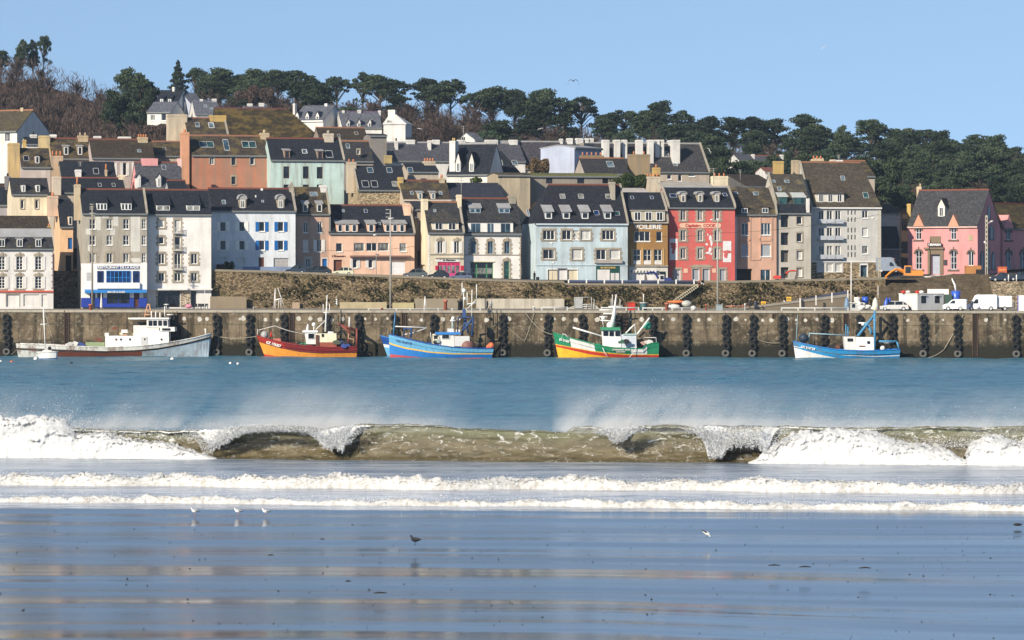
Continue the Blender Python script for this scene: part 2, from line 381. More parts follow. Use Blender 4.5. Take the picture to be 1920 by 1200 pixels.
drop = np.interp(pxs, [-260, 360, 380, 400, 430, 455, 500, 560, 580, 595, 610, 640, 652, 668, 700, 830, 1060, 1100, 1135, 1150, 1168, 1185, 1230, 1300, 1316, 1326, 1345, 1362, 1400, 1420, 1432, 1460, 2300],
                 [0.1, 0.2, 0.85, 0.55, 0.24, 0.09, 0.04, 0.05, 0.10, 0.34, 0.58, 0.62, 0.5, 0.2, 0.06, 0.03, 0.03, 0.05, 0.08, 0.28, 0.24, 0.05, 0.04, 0.08, 0.30, 0.8, 0.75, 0.50, 0.48, 0.62, 0.9, 0.1, 0.1])
whit = np.interp(pxs, [-260, 360, 380, 440, 500, 560, 590, 655, 680, 830, 860, 1060, 1075, 1140, 1175, 1200, 1300, 1320, 1342, 1360, 1420, 1440, 2300], [.5, .6, 1, .9, .55, .55, 1, 1, .7, .6, .25, .25, .9, 1, .9, .5, .5, 1, 1, .45, .45, .6, .3])
rag = (fbm(xs * 2.2, xs * 0 + 9, 4) - 0.5); rag2 = fbm(xs * 7.5, xs * 0 + 21, 3) - 0.5
drop = np.clip(drop * (1 + rag2 * 0.4) + rag * 0.30 * np.clip(drop * 2, .08, 1), 0.01, 0.97)
NV = 64; prof = []
V = np.linspace(0, 1, NV)
Xg = np.zeros((NV, NX)); Yg = np.zeros((NV, NX)); Zg = np.zeros((NV, NX)); FO = np.zeros((NV, NX)); FC = np.zeros((NV, NX))
for i in range(NX):
    H = crest[i]; c = curl[i]; dr = drop[i]
    wall = [(1.9, -0.05), (0.9, 0.10 * H), (0.35, 0.35 * H), (0.12, 0.65 * H), (0.02, 0.88 * H), (-0.02, 0.95 * H), (-0.02, 0.965 * H), (-0.05, 0.98 * H), (-0.25, 1.0 * H), (-1.3, 0.85 * H), (-3.6, 0.35 * H), (-7.5, -0.06)]
    cr = [(1.9, -0.05), (0.6, 0.06 * H), (0.0, 0.30 * H), (-0.15, 0.62 * H), (0.20, 0.88 * H), (0.75, 0.93 * H), (1.15 + 0.35 * dr, (0.93 - dr) * H), (1.28 + 0.42 * dr, (0.93 - dr * 0.98) * H), (1.05, 0.99 * H), (0.1, 1.04 * H), (-2.6, 0.5 * H), (-7.5, -0.06)]
    pts = [((1 - c) * a[0] + c * b[0], (1 - c) * a[1] + c * b[1]) for a, b in zip(wall, cr)]
    par = np.array([0, 0.12, 0.24, 0.36, 0.48, 0.54, 0.60, 0.62, 0.72, 0.80, 0.90, 1.0])
    d = np.interp(V, par, [p[0] for p in pts]); zz = np.interp(V, par, [p[1] for p in pts])
    Xg[:, i] = xs[i]; Yg[:, i] = wy(xs[i]) - d; Zg[:, i] = zz
    lip = np.exp(-((V - 0.63) / 0.08) ** 2)
    lip = np.exp(-((V - (0.605 + .06 * min(1, dr * 3))) / (0.016 + .10 * min(1, dr * 1.3))) ** 2); FO[:, i] = np.clip(lip * whit[i] * (1.25 if dr > .3 else 1.0), 0, 1); FC[:, i] = V
n_ = fbm(Xg * 0.8, FC * 14, 4) - 0.5
Yg += n_ * 0.35; Zg += (fbm(Xg * 1.1 + 5, FC * 9, 3) - 0.5) * 0.16 * (FC > 0.05) * (FC < 0.9)
hf = fbm(Xg * 5, FC * 40, 3) - 0.5
Yg += hf * 0.22 * FO; Zg += (fbm(Xg * 6 + 9, FC * 44, 3) - 0.5) * 0.11 * FO
t = NT('wave_water')
fo = t.attr('foam'); vv = t.attr('across')
n1 = t.noise((1.3, 1.3, 3.2), 1, 7, 0.72, dist=1.4); n2 = t.noise((0.5, 0.6, 2.2), 1, 6, 0.7, dist=0.8); n3 = t.noise((6, 6, 6), 1, 4, 0.7)
base = t.mix(t.ramp(n2, [(0.35, 0), (0.65, 1)]), (0.060, 0.048, 0.020), (0.165, 0.135, 0.078))
base = t.mix(t.ramp(vv, [(0.30, 0), (0.50, 0.55), (0.66, 0.3), (0.8, 0)]), base, (0.17, 0.20, 0.11))
lace = t.ramp(n1, [(0.565, 0), (0.62, 1)])
lw = t.ramp(vv, [(0.0, 0.35), (0.1, 0.25), (0.25, 0.35), (0.42, 0.9), (0.6, 1), (0.75, 0.1)])
m1 = t.math('MULTIPLY', lace, lw)
m2 = t.ramp(t.math('ADD', fo, t.math('MULTIPLY', t.math('SUBTRACT', n3, 0.5), 0.7)), [(0.38, 0), (0.60, 1)])
m2 = t.math('MULTIPLY', m2, t.ramp(fo, [(0.05, 0), (0.2, 1)]))
f_ = t.math('MAXIMUM', m1, m2)
t.set(t.mix(f_, base, (0.80, 0.80, 0.79)), t.mix(f_, 0.16, 0.9), 0.5)
t.bump(t.math('ADD', n1, t.math('MULTIPLY', n3, 0.3)), 0.5, 0.25)
wave = grid_mesh('breaking_wave', Xg, Yg, Zg, t.m, {'foam': FO, 'across': FC}); tag(wave, kind='structure')

# whitewater piles
def foam_mat(name, c1, c2, k=1.0):
    t = NT(name); a = t.noise((2.5, 2.5, 2.5), 1, 6, 0.75, dist=0.8); b = t.noise((0.8, 0.8, 2.0), 1, 4, 0.6)
    t.set(t.mix(t.ramp(a, [(0.30, 0), (0.55, 1)]), c1, t.mix(t.ramp(b, [(0.4, 0), (0.6, 1)]), c2, sc3(c2, 0.93))), 0.95, 0.1)
    t.bump(a, 0.45 * k, 0.12)
    t.b.inputs['Subsurface Weight'].default_value = 0.6; t.b.inputs['Subsurface Scale'].default_value = 0.35; t.b.inputs['Subsurface Radius'].default_value = (1, 1, 1)
    return t.m
FOAM = foam_mat('white_foam', (0.50, 0.51, 0.53), (0.66, 0.66, 0.655)); FOAM2 = foam_mat('sandy_foam', (0.34, 0.31, 0.27), (0.66, 0.655, 0.645), 1.3)
def pile(name, x0, x1, footf, topf, depth, mat, seed, amp=0.22, front=0.55, nu=None, nvv=46, label=None, big=1.0):
    nu = nu or int((x1 - x0) * 14)
    x = np.linspace(x0, x1, nu); v = np.linspace(0, 1, nvv); Xm, Vm = np.meshgrid(x, v)
    H = np.maximum(topf(x), 0.0)[None, :]
    z = H * np.clip(np.sin(np.clip(Vm / front, 0, 1) * math.pi / 2), 0, 1) ** 0.75 * np.where(Vm > front, np.cos((Vm - front) / (1 - front) * math.pi / 2) ** 0.7, 1)
    y = footf(x)[None, :] + Vm * depth * np.clip(H / 1.2, 0.35, 1.2)
    n1 = fbm(Xm * 0.9 + seed, z * 1.1 + Vm * 3, 4) - 0.5; n2 = fbm(Xm * 3.4 + seed, z * 3.5 + Vm * 9, 4) - 0.5; n3 = fbm(Xm * 10 + seed, z * 10 + Vm * 24, 2) - 0.5
    w = np.clip(Vm * 6, 0, 1) * np.clip((1 - Vm) * 5, 0, 1)
    n4 = fbm(Xm * 17 + seed, z * 14 + Vm * 40, 2) - .5; dy = (n1 * 2.6 * big + n2 * 1.2 + (n3 * 0.6 + n4 * .5) * (1.3 - .7 * big)) * amp * 1.5; dz = (n1 * 1.6 * big + n2 * 1.1 + (n3 * 0.9 + n4 * .7) * (1.3 - .7 * big)) * amp
    hh = np.clip(H / 0.9, 0.15, 1)
    o = grid_mesh(name, Xm, y + dy * (0.2 + 0.8 * w) * hh, np.maximum(z + dz * w * hh, -0.05), mat)
    tag(o, label, 'foam', kind='stuff'); return o
def tf(pts, k=1.0):
    return lambda x: np.interp(CX + x * F / 260, [p[0] for p in pts], [p[1] for p in pts]) * k
pile('whitewater', wx(-800), wx(400), lambda x: wy(x) - 1.9, tf([(-800, 1.2), (-250, 2.4), (0, 2.75), (60, 2.75), (95, 2.4), (120, 1.7), (175, 1.8), (200, 1.55), (260, 1.25), (300, 1.1), (350, 0.6), (400, 0.0)]), 3.2, FOAM, 1.0, 0.34, label='white water churning at the left end of the breaking wave')
pile('whitewater', wx(1398), wx(1795), lambda x: wy(x) - 2.2, tf([(1398, 0.0), (1420, 0.35), (1445, 1.1), (1485, 1.95), (1520, 2.2), (1600, 2.25), (1640, 2.05), (1690, 1.35), (1740, 1.0), (1775, 0.85), (1795, 0.4)]), 3.2, FOAM, 11.0, 0.34, label='wide pile of white water right of the dark wave barrel')
pile('whitewater', wx(1795), wx(2700), lambda x: wy(x) - 2.3, tf([(1795, 0.4), (1815, 1.2), (1845, 1.9), (1870, 1.8), (1900, 1.5), (1920, 1.7), (2100, 2.0), (2650, 1.6), (2700, 0)]), 3.2, FOAM, 21.0, 0.34, label='pile of white water at the far right edge of the breaking wave')
0 and pile('whitewater', wx(575), wx(655), lambda x: wy(x) - 2.1, tf([(575, 0.0), (600, 0.35), (620, 0.5), (640, 0.3), (655, 0)]), 1.2, FOAM, 31.0, 0.2, label='small white splash under the falling lip')
# rows of surf running up the beach
pile('surf_line', -60, 60, lambda x: 227.0 - 0.150 * x + 0.8 * np.sin(x * 0.21) + 0.5 * np.sin(x * 0.63 + 1), lambda x: (.72 + .6 * fbm(x * .12, x * 0 + 5, 2)) * (0.54 + 0.06 * np.sin(x * 0.5) + 0.08 * np.sin(x * 1.3 + 2) + 0.3 * (fbm(x * 1.7, x * 0 + 2, 4) - .5)), 2.2, FOAM2, 41.0, 0.20, 0.5, nu=3000, nvv=36, big=.4, label='long low white surf line behind the first one')
pile('surf_line', -60, 60, lambda x: 210.2 - 0.155 * x + 0.35 * np.sin(x * 0.31 + 1) + 0.2 * np.sin(x * 0.9), lambda x: (.72 + .6 * fbm(x * .15, x * 0 + 8, 2)) * (0.32 + 0.03 * np.sin(x * 0.7) + 0.05 * np.sin(x * 1.9) + 0.2 * (fbm(x * 2.1, x * 0 + 7, 4) - .5)), 1.5, FOAM2, 51.0, 0.15, 0.5, nu=3000, nvv=32, big=.4, label='low white surf line nearest the beach')

# wind-blown spray: thousands of small drops flying back off the crests
def flecks(name, n, fn, mat, label, size=(0.012, 0.035), seed=3):
    rng = np.random.RandomState(seed); vs = []; 
    p = fn(rng, n); m = len(p)
    s = rng.uniform(size[0], size[1], m)[:, None]
    d1 = rng.normal(size=(m, 3)); d2 = rng.normal(size=(m, 3)); d3 = rng.normal(size=(m, 3)); d4 = -(d1 + d2 + d3)
    vs = np.stack([p + d1 * s, p + d2 * s, p + d3 * s, p + d4 * s], 1).reshape(-1, 3)
    base = np.arange(m)[:, None] * 4
    f = np.concatenate([base + np.array([[0, 1, 2]]), base + np.array([[0, 3, 1]]), base + np.array([[1, 3, 2]]), base + np.array([[2, 3, 0]])], 1).reshape(-1, 3)
    me = bpy.data.meshes.new(name); me.vertices.add(len(vs)); me.vertices.foreach_set('co', vs.ravel())
    me.loops.add(f.size); me.loops.foreach_set('vertex_index', f.ravel()); me.polygons.add(len(f))
    me.polygons.foreach_set('loop_start', np.arange(0, f.size, 3)); me.polygons.foreach_set('loop_total', np.full(len(f), 3))
    me.update(calc_edges=True); me.materials.append(mat)
    o = bpy.data.objects.new(name, me); col.objects.link(o); tag(o, label, 'spray', kind='stuff'); return o
DROP = plain('water_drops', (0.85, 0.87, 0.9), 0.9)
dens = [(-60, 1.2), (100, 1.1), (240, 0.7), (420, 0.6), (500, 0.9), (560, 1.2), (640, 0.9), (760, 0.35), (840, 0.35), (870, 0.12), (1055, 0.12), (1068, 1.6), (1200, 1.4), (1320, 1.3), (1420, 0.8), (1560, 0.9), (1700, 0.5), (1800, 0.7), (1920, 0.6), (2000, 0.6)]
def crest_spray(rng, n):
    px = rng.uniform(-60, 1980, n); k = np.interp(px, *zip(*dens)) * (0.35 + 1.3 * fbm(px * 0.03, px * 0 + 2, 4)) 
    keep = rng.rand(n) < k / 1.9; px = px[keep]; k = k[keep]
    m = len(px); x = (px - CX) * 262 / F
    H = np.interp(x, xs, crest) + np.where(px < 110, 0.55, 0)
    h = rng.exponential(0.16 + 0.42 * np.clip(k - 0.2, 0, 1.2), m); h = np.minimum(h, 3.0)
    y = wy(x) - rng.uniform(-1.0, 1.0, m) + h * 2.2 + 0.6
    x = x + h * rng.uniform(0.0, 0.9, m)
    return np.stack([x, y, H * 0.96 + h + rng.normal(0, 0.05, m)], 1)
flecks('spray_drops', 60000, crest_spray, DROP, 'fine white drops blown back off the crest of the breaking wave', (0.006, 0.016))
def mist(name, px0, px1, hmax, k, label, seed, z0=1.75):
    x0, x1 = wx(px0), wx(px1); mb = MB(); n = 12; top = []; 
    for i in range(n):
        a, b = x0 + (x1 - x0) * i / n, x0 + (x1 - x0) * (i + 1) / n
    A, B = wy(x0), wy(x1)
    mb.hexa([(x0, A - 1.2, z0), (x1, B - 1.2, z0), (x1, B + 7, z0), (x0, A + 7, z0), (x0, A - 1.2, z0 + hmax), (x1, B - 1.2, z0 + hmax), (x1, B + 7, z0 + hmax), (x0, A + 7, z0 + hmax)])
    me = bpy.data.meshes.new(name); me.from_pydata(mb.v, [], mb.f); me.update(); o = bpy.data.objects.new(name, me); col.objects.link(o); tag(o, label, 'mist', kind='stuff')
    t = NT('spray_mist'); t.n.remove(t.b); g = t.n.new("ShaderNodeNewGeometry"); t.pos = g.outputs['Position']; xyz = t.sep()
    t2 = t.n.new("ShaderNodeCombineXYZ"); t.l.new(t.math('SUBTRACT', xyz[0], t.math('MULTIPLY', xyz[2], 0.7)), t2.inputs[0]); t.l.new(xyz[1], t2.inputs[1]); t.l.new(xyz[2], t2.inputs[2])
    nz = t.noise((.75, .35, .40), 1, 5, .65, src=t2.outputs[0], dist=.6); big = t.noise((.16, .1, .1), 1, 2, .5, src=t2.outputs[0])
    h = t.math('DIVIDE', t.math('SUBTRACT', xyz[2], z0 + .1), hmax); fall = t.ramp(h, [(0.0, 1.0), (.08, .8), (.28, .22), (.95, 0)])
    ex = t.math('DIVIDE', t.math('SUBTRACT', xyz[0], x0), x1 - x0); edge = t.ramp(ex, [((q_ + 100) / 2150, v_) for q_, v_ in ((-100, .5), (140, .45), (420, .35), (540, .8), (640, .9), (720, .35), (860, .25), (900, .05), (1035, .06), (1060, .5), (1095, 1), (1330, .95), (1440, .5), (1600, .3), (1750, .45), (2050, .3))])
    d = t.math('MULTIPLY', t.math('MULTIPLY', t.ramp(t.math('ADD', t.math('MULTIPLY', nz, .6), t.math('MULTIPLY', big, .5)), [(.44, 0.0), (.66, 1)]), fall), t.math('MULTIPLY', edge, k))
    v = t.n.new("ShaderNodeVolumeScatter"); v.inputs['Color'].default_value = (1, 1, 1, 1); v.inputs['Anisotropy'].default_value = -0.35; t.l.new(d, v.inputs['Density']); t.l.new(v.outputs[0], t.n['Material Output'].inputs['Volume'])
    try: t.m.cycles.volume_step_rate = 0.3
    except Exception: pass
    me.materials.append(t.m)
mist('sea_spray', -100, 2050, 3.4, .48, 'pale mist blown back off the crest of the breaking wave', 1, 1.85)
def splash(rng, n):
    i = rng.randint(0, 3, n); c = np.array([(-30.5, 1.9), (21.5, 1.6), (31.5, 1.4)])[i]
    w = np.array([4.5, 5.5, 3.5])[i]
    x = c[:, 0] + rng.normal(0, 1, n) * w; h = c[:, 1] + rng.exponential(0.30, n) * (1 + 0.0 * x)
    return np.stack([x, wy(x) - rng.uniform(-0.8, 1.8, n), h - np.abs(x - c[:, 0]) * 0.08], 1)
flecks('spray_drops', 16000, splash, DROP, 'white droplets thrown up over the piles of white water', (0.008, 0.022), 8)

def surf_tops(rng, n):
    x = rng.uniform(-44, 44, n); a = rng.rand(n) < .5
    y = np.where(a, 227.0 - 0.150 * x + 0.8 * np.sin(x * 0.21) + 0.5 * np.sin(x * 0.63 + 1) + 1.2, 210.2 - 0.155 * x + 0.35 * np.sin(x * 0.31 + 1) + 0.2 * np.sin(x * 0.9) + .7)
    h = np.where(a, .62, .38) * rng.uniform(.3, 1.0, n) + rng.exponential(.07, n); return np.stack([x, y - rng.uniform(0, 1.0, n), h], 1)
flecks('spray_drops', 16000, surf_tops, DROP, 'small drops splashing along the tops of the surf lines', (0.008, 0.02), 18)
def lips(rng, n):
    i = rng.randint(0, 6, n); c = np.array([wx(410), wx(625), wx(1160), wx(1330), wx(1390), wx(480)])[i]; w = np.array([1.1, .9, .7, .6, 1.4, 2.0])[i]; x = c + rng.normal(0, 1, n) * w
    H = np.interp(x, xs, crest); dr = np.interp(x, xs, drop); z = H * (1.02 - rng.rand(n) * (dr + .12)) + rng.normal(0, .06, n); return np.stack([x, wy(x) - 1.45 - rng.rand(n) * .5, z], 1)
flecks('spray_drops', 30000, lips, DROP, 'drops tearing off the falling lip of the wave', (0.008, 0.024), 28)
# pebbles and weed scraps on the wet sand
def bits(rng, n):
    py = 522 + 438 * (1 + 0.55 * rng.rand(n)); py = np.clip(py, 985, 1215); k = (py - HY) / F
    y = np.interp(py, CZ_PY, CZ_Y); x = (rng.uniform(-30, 1950, n) - CX) * y / F; y = y - .08 * x
    return np.stack([x, y, sand_z(x, y) + 0.01], 1)
CZ_PY, CZ_Y = rpy, ry
WEED = plain('dark_weed', (0.02, 0.018, 0.015), 0.9)
flecks('seaweed_scraps', 600, bits, WEED, 'dark scraps of weed and pebbles scattered over the wet sand', (0.008, 0.026), 12)['category'] = 'seaweed'
# ---------------------------------------------------------------- quay
QT = 7.1
def yq(x): return 610 - 0.12 * x
t = NT('quay_concrete')
xyz = t.sep()
big = t.noise((0.22, 0.22, 0.3), 1, 6, 0.7); fine = t.noise((1.6, 1.6, 1.6), 1, 5, 0.7); st = t.noise((0.9, 0.9, 0.06), 1, 4, 0.65)
a = t.mix(t.ramp(big, [(0.38, 0), (0.60, 1)]), (0.060, 0.045, 0.028), (0.19, 0.145, 0.095))
a = t.mix(t.math('MULTIPLY', t.ramp(st, [(0.47, 0), (0.60, 1)]), 0.85), a, (0.035, 0.028, 0.018))
a = t.mix(t.math('MULTIPLY', t.ramp(fine, [(0.52, 0), (0.7, 1)]), 0.55), a, (0.36, 0.31, 0.235))
# courses of cast blocks
wv = t.n.new("ShaderNodeTexBrick"); wv.inputs['Scale'].default_value = 1.0; wv.inputs['Mortar Size'].default_value = 0.045; wv.inputs['Brick Width'].default_value = 5.2; wv.inputs['Row Height'].default_value = 2.45
cmb = t.n.new("ShaderNodeCombineXYZ"); t.l.new(xyz[0], cmb.inputs[0]); t.l.new(xyz[2], cmb.inputs[1]); t.l.new(cmb.outputs[0], wv.inputs['Vector'])
wv.offset = 0.0
a = t.mix(t.math('MULTIPLY', wv.outputs['Fac'], 0.7), a, (0.03, 0.04, 0.03))
wet = t.ramp(t.math('ADD', t.math('DIVIDE', xyz[2], 8.0), t.math('MULTIPLY', t.math('SUBTRACT', fine, 0.5), 0.22)), [(0.22, 1), (0.34, 0)])
a = t.mix(wet, a, (0.022, 0.020, 0.014))
t.set(a, 0.92, 0.15); t.bump(t.math('ADD', big, fine), 0.5, 0.2); QUAY = t.m
COPE = plaster((0.36, 0.32, 0.26), 0.45)
xl, xr = -240, 240
mb = MB()
mb.add([(xl, yq(xl), -6), (xr, yq(xr), -6), (xr, yq(xr), QT - .35), (xl, yq(xl), QT - .35)], [(0, 1, 2, 3)], 0)
def slab(mb, y0f, y1f, z0, z1, m, xa=xl, xb=xr):
    p = [(xa, y0f(xa)), (xb, y0f(xb)), (xb, y1f(xb)), (xa, y1f(xa))]
    mb.hexa([(x, y, z0) for x, y in p] + [(x, y, z1) for x, y in p], m)
slab(mb, lambda x: yq(x) - .18, lambda x: yq(x) + 1.0, QT - .35, QT + .02, 1)
q = mb.build('quay_wall', [QUAY, COPE]); tag(q, 'long brown stained concrete quay wall standing in the water', 'quay wall')
mb = MB(); slab(mb, lambda x: yq(x) + 1.0, lambda x: 662, QT - 6, QT, 0)
t = NT('quay_paving'); n = t.noise((0.3, 0.3, 0.3), 1, 5); t.set(t.ramp(n, [(0.35, (0.20, 0.18, 0.15)), (0.65, (0.30, 0.27, 0.23))]), 0.95, 0.1)
tag(mb.build('quay_pavement', t.m), kind='structure')
# street wall
TOPW = [(395, 506), (480, 508), (600, 512.5), (700, 516.5), (800, 520), (870, 523), (1000, 527), (1056, 527.5), (1060, 532), (1308, 534), (1312, 527), (1380, 527.5), (1640, 522), (1660, 521)]
YW = 652.0
RUB = rubble((0.15, 0.112, 0.068), 3.0, 0.25); EARTH = plaster((0.20, 0.15, 0.10), 0.6, (0.05, 0.045, 0.02))
mb = MB(); pts = [P(px, py, YW) for px, py in TOPW]
for a, b in zip(pts[:-1], pts[1:]):
    mb.hexa([(a.x, YW, QT - 1), (b.x, YW, QT - 1), (b.x, YW + 4.5, QT - 1), (a.x, YW + 4.5, QT - 1), (a.x, YW, a.z - .25), (b.x, YW, b.z - .25), (b.x, YW + 4.5, b.z - .25), (a.x, YW + 4.5, a.z - .25)], 0)
    mb.hexa([(a.x, YW - .1, a.z - .25), (b.x, YW - .1, b.z - .25), (b.x, YW + .35, b.z - .25), (a.x, YW + .35, a.z - .25), (a.x, YW - .1, a.z + .12), (b.x, YW - .1, b.z + .12), (b.x, YW + .35, b.z + .12), (a.x, YW + .35, a.z + .12)], 1)
tag(mb.build('retaining_wall', [RUB, plaster((0.22, 0.19, 0.14), 0.5)]), 'tall brown rubble retaining wall carrying the street behind the quay', 'wall')
mb = MB(); mb.box(-260, P(396, 500, YW).x - .01, 653, 656, QT - 1, 13.2); tag(mb.build('retaining_wall', rubble((0.14, 0.115, 0.085), 2.0, 0.4, 'dark_rubble')), 'dark shaded stone wall between the white mansard house and the grey apartment block', 'wall')
# street surface strip joining wall top to terrain
t = NT('street_asphalt'); n = t.noise((0.5, 0.5, 0.5), 1, 4); t.set(t.ramp(n, [(0.35, (0.05, 0.05, 0.052)), (0.65, (0.08, 0.078, 0.075))]), 0.9, 0.2)
gx_ = np.linspace(-55, 66, 100); gy_ = np.array([652.4, 654, 656, 658, 661, 664, 670, 680, 690, 700]); X, Y = np.meshgrid(gx_, gy_)
pxx = CX + X * F / 652; tw = np.interp(pxx, [p[0] for p in TOPW], [p[1] for p in TOPW]); zst = CZ + (HY - tw) * 652 / F - 0.28
Z = zst + (terr(X, np.maximum(Y, 664.)) + 0.06 - zst) * np.clip((Y - 652.4) / 11.6, 0, 1)
STREETM = t.m
tag(grid_mesh('street', X, Y, Z, t.m), kind='structure')

# ---------------------------------------------------------------- houses
class House:
    def __init__(s, name, label, cat, x0, x1, yb, ye, Y, th=12, D=9, wall=None, roof=None, prof=None, yr=None, down=6, hips=(None, None),
                 cope='', ridge=TILE, gutter=GUT, group=None, ov=0.25, backflat=False, wallp=None):
        s.th = R(th); s.u = Vector((math.cos(s.th), math.sin(s.th), 0)); s.v = Vector((-math.sin(s.th), math.cos(s.th), 0))
        s.O = P(x0, yb, Y); s.D = D; s.wall = wall; s.roof = roof; s.wallp = wallp
        s.root = empty(name, s.O, label, cat, group)
        s.L = s.hit(x1, yb, 0)[0]; s.zb = s.O.z; s.down = down
        xm = (x0 + x1) / 2
        s.ze = s.hit(xm, ye, 0)[1]
        pr = prof or [(0, ye, 0), (D / 2, yr, 0)]
        s.prof = []
        for k, (t_, py, mi) in enumerate(pr): s.prof.append((t_, s.ze if k == 0 else s.hit(xm, py, t_)[1], mi))
        s.zr = s.prof[-1][1]; s.tr = s.prof[-1][0]
        s.hl = s.hit(hips[0], yr or pr[-1][1], s.tr)[0] if hips[0] is not None else None
        s.hr = s.hit(hips[1], yr or pr[-1][1], s.tr)[0] if hips[1] is not None else None
        s.cope = cope; s.ridge = ridge; s.gutter = gutter; s.wins = []; s.ov = ov; s.holes = []; s.backflat = backflat
    def hit(s, px, py, t):
        d = Vector(((px - CX) / F, 1.0, (HY - py) / F)); C = Vector((0, 0, CZ))
        k = (t + (s.O - C).dot(s.v)) / d.dot(s.v); p = C + d * k - s.O
        return p.dot(s.u), CZ + k * d.z
    def W(s, a, t, z): return s.u * a + s.v * t + Vector((0, 0, z - s.O.z))
    def bx(s, mb, a0, a1, t0, t1, z0, z1, m=0):
        mb.hexa([s.W(a0, t0, z0), s.W(a1, t0, z0), s.W(a1, t1, z0), s.W(a0, t1, z0), s.W(a0, t0, z1), s.W(a1, t0, z1), s.W(a1, t1, z1), s.W(a0, t1, z1)], m)
    def pbox(s, mb, px0, px1, py0, py1, t0, t1, m=0):   # photo rectangle on the facade
        a0, z1 = s.hit(px0, py0, 0); a1, z0 = s.hit(px1, py1, 0); s.bx(mb, a0, a1, t0, t1, z0, z1, m)
    def slope_z(s, t):
        for (t0, z0, _), (t1, z1, _) in zip(s.prof[:-1], s.prof[1:]):
            if t <= t1: return z0 + (z1 - z0) * (t - t0) / (t1 - t0)
        return s.zr
    def slope_t(s, z):
        for (t0, z0, _), (t1, z1, _) in zip(s.prof[:-1], s.prof[1:]):
            if z <= z1: return t0 + (t1 - t0) * (z - z0) / max(1e-6, z1 - z0)
        return s.tr
    def on_slope(s, px, py):
        lo, hi = -0.3, s.tr
        for _ in range(30):
            m = (lo + hi) / 2
            if s.slope_z(m) > s.hit(px, py, m)[1]: hi = m
            else: lo = m
        a, z = s.hit(px, py, lo); return a, lo, z
    # windows: frame mesh > pane, surround, shutters
    def win(s, px, y0, y1, w, n=2, frame=WHITE, g='dark', sur=None, shut=None, shw=None, rec=0.22, bars=0, sill=True, name='window', fb=0.09, closed=False, label=None, arch=None):
        a0, z1 = s.hit(px - w / 2, y0, 0); a1, z0 = s.hit(px + w / 2, y1, 0)
        s.holes.append((a0, a1, z0, z1, rec + 0.02))
        mb = MB(); fr = rec - 0.08
        s.bx(mb, a0, a0 + fb, fr, rec, z0, z1); s.bx(mb, a1 - fb, a1, fr, rec, z0, z1); s.bx(mb, a0 + fb, a1 - fb, fr, rec, z0, z0 + fb); s.bx(mb, a0 + fb, a1 - fb, fr, rec, z1 - fb, z1)
        for k in range(1, n):
            c = a0 + (a1 - a0) * k / n; s.bx(mb, c - fb * .5, c + fb * .5, fr + .01, rec - .002, z0 + fb, z1 - fb)
        for k in range(1, bars + 1):
            c = z0 + (z1 - z0) * k / (bars + 1); s.bx(mb, a0 + fb, a1 - fb, fr + .02, rec - .004, c - fb * .3, c + fb * .3)
        o = mb.build(name, frame, s.root)
        if label: o['label'] = label
        mb = MB(); mb.quad(s.W(a0, rec, z0), s.W(a1, rec, z0), s.W(a1, rec, z1), s.W(a0, rec, z1)); 
        mb.build('pane' if g not in ('blind', 'grey') else 'roller_blind', GL[g] if isinstance(g, str) else g, o)
        if sill:
            mb = MB(); s.bx(mb, a0 - .08, a1 + .08, -.12, -.003, z0 - .14, z0 - .01); mb.build('sill', STONE if sur else WHITE if frame is WHITE else STONE, o)
        if sur:
            mb = MB(); q = 0.26; 
            if sur == 'plain': 
                for (b0, b1, c0, c1) in ((a0 - q * .7, a0, z0, z1), (a1, a1 + q * .7, z0, z1), (a0 - q * .7, a1 + q * .7, z1, z1 + .28)): s.bx(mb, b0, b1, -.05, -.002, c0, c1)
            else:
                nb = max(3, int(round((z1 - z0) / 0.36))); hh = (z1 - z0) / nb
                for k in range(nb):
                    e = q if k % 2 else q + .2
                    s.bx(mb, a0 - e, a0, -.04, -.002, z0 + k * hh, z0 + (k + 1) * hh); s.bx(mb, a1, a1 + e, -.04, -.002, z0 + k * hh, z0 + (k + 1) * hh)
                s.bx(mb, a0 - q, a1 + q, -.05, -.002, z1, z1 + .34); s.bx(mb, a0 - q - .1, a1 + q + .1, -.08, -.003, z0 - .26, z0)
                if sur == 'arch':
                    s.bx(mb, a0 - .1, a1 + .1, -.07, -.002, z1 + .34, z1 + .5); s.bx(mb, (a0 + a1) / 2 - .18, (a0 + a1) / 2 + .18, -.12, -.002, z1 + .1, z1 + .68)
            mb.build('stone_surround', STONE if sur != 'pale' else plaster((.5, .48, .42), .2), o)
        if arch:   # pointed stone hood filling the opening's top corners
            mb = MB(); q = .3; h = (a1 - a0) * arch; zc = z1 - h; c = (a0 + a1) / 2; nn = 8; e = .34
            def half(sg):
                pts = []
                for k in range(nn + 1):
                    f = k / nn; ang = f * math.pi / 2
                    pts.append((c + sg * (a1 - a0) / 2 * math.cos(ang) ** 0.75, zc + h * math.sin(ang)))
                return pts
            for sg in (-1, 1):
                ps = half(sg)
                for p, r_ in zip(ps[:-1], ps[1:]):
                    def outp(pt): 
                        dx, dz = pt[0] - c, pt[1] - zc + .001; l = math.hypot(dx, dz); return (pt[0] + dx / l * e, pt[1] + dz / l * e)
                    P1, P2 = outp(p), outp(r_)
                    mb.hexa([s.W(p[0], .1, p[1]), s.W(P1[0], .1, P1[1]), s.W(P2[0], .1, P2[1]), s.W(r_[0], .1, r_[1]), s.W(p[0], -.09, p[1]), s.W(P1[0], -.09, P1[1]), s.W(P2[0], -.09, P2[1]), s.W(r_[0], -.09, r_[1])])
            s.bx(mb, c - .1, c + .1, -.1, .05, z1 + e - .05, z1 + e + .35); s.bx(mb, a0 - .5, a1 + .5, -.16, -.004, z0 - .3, z0 - .02)
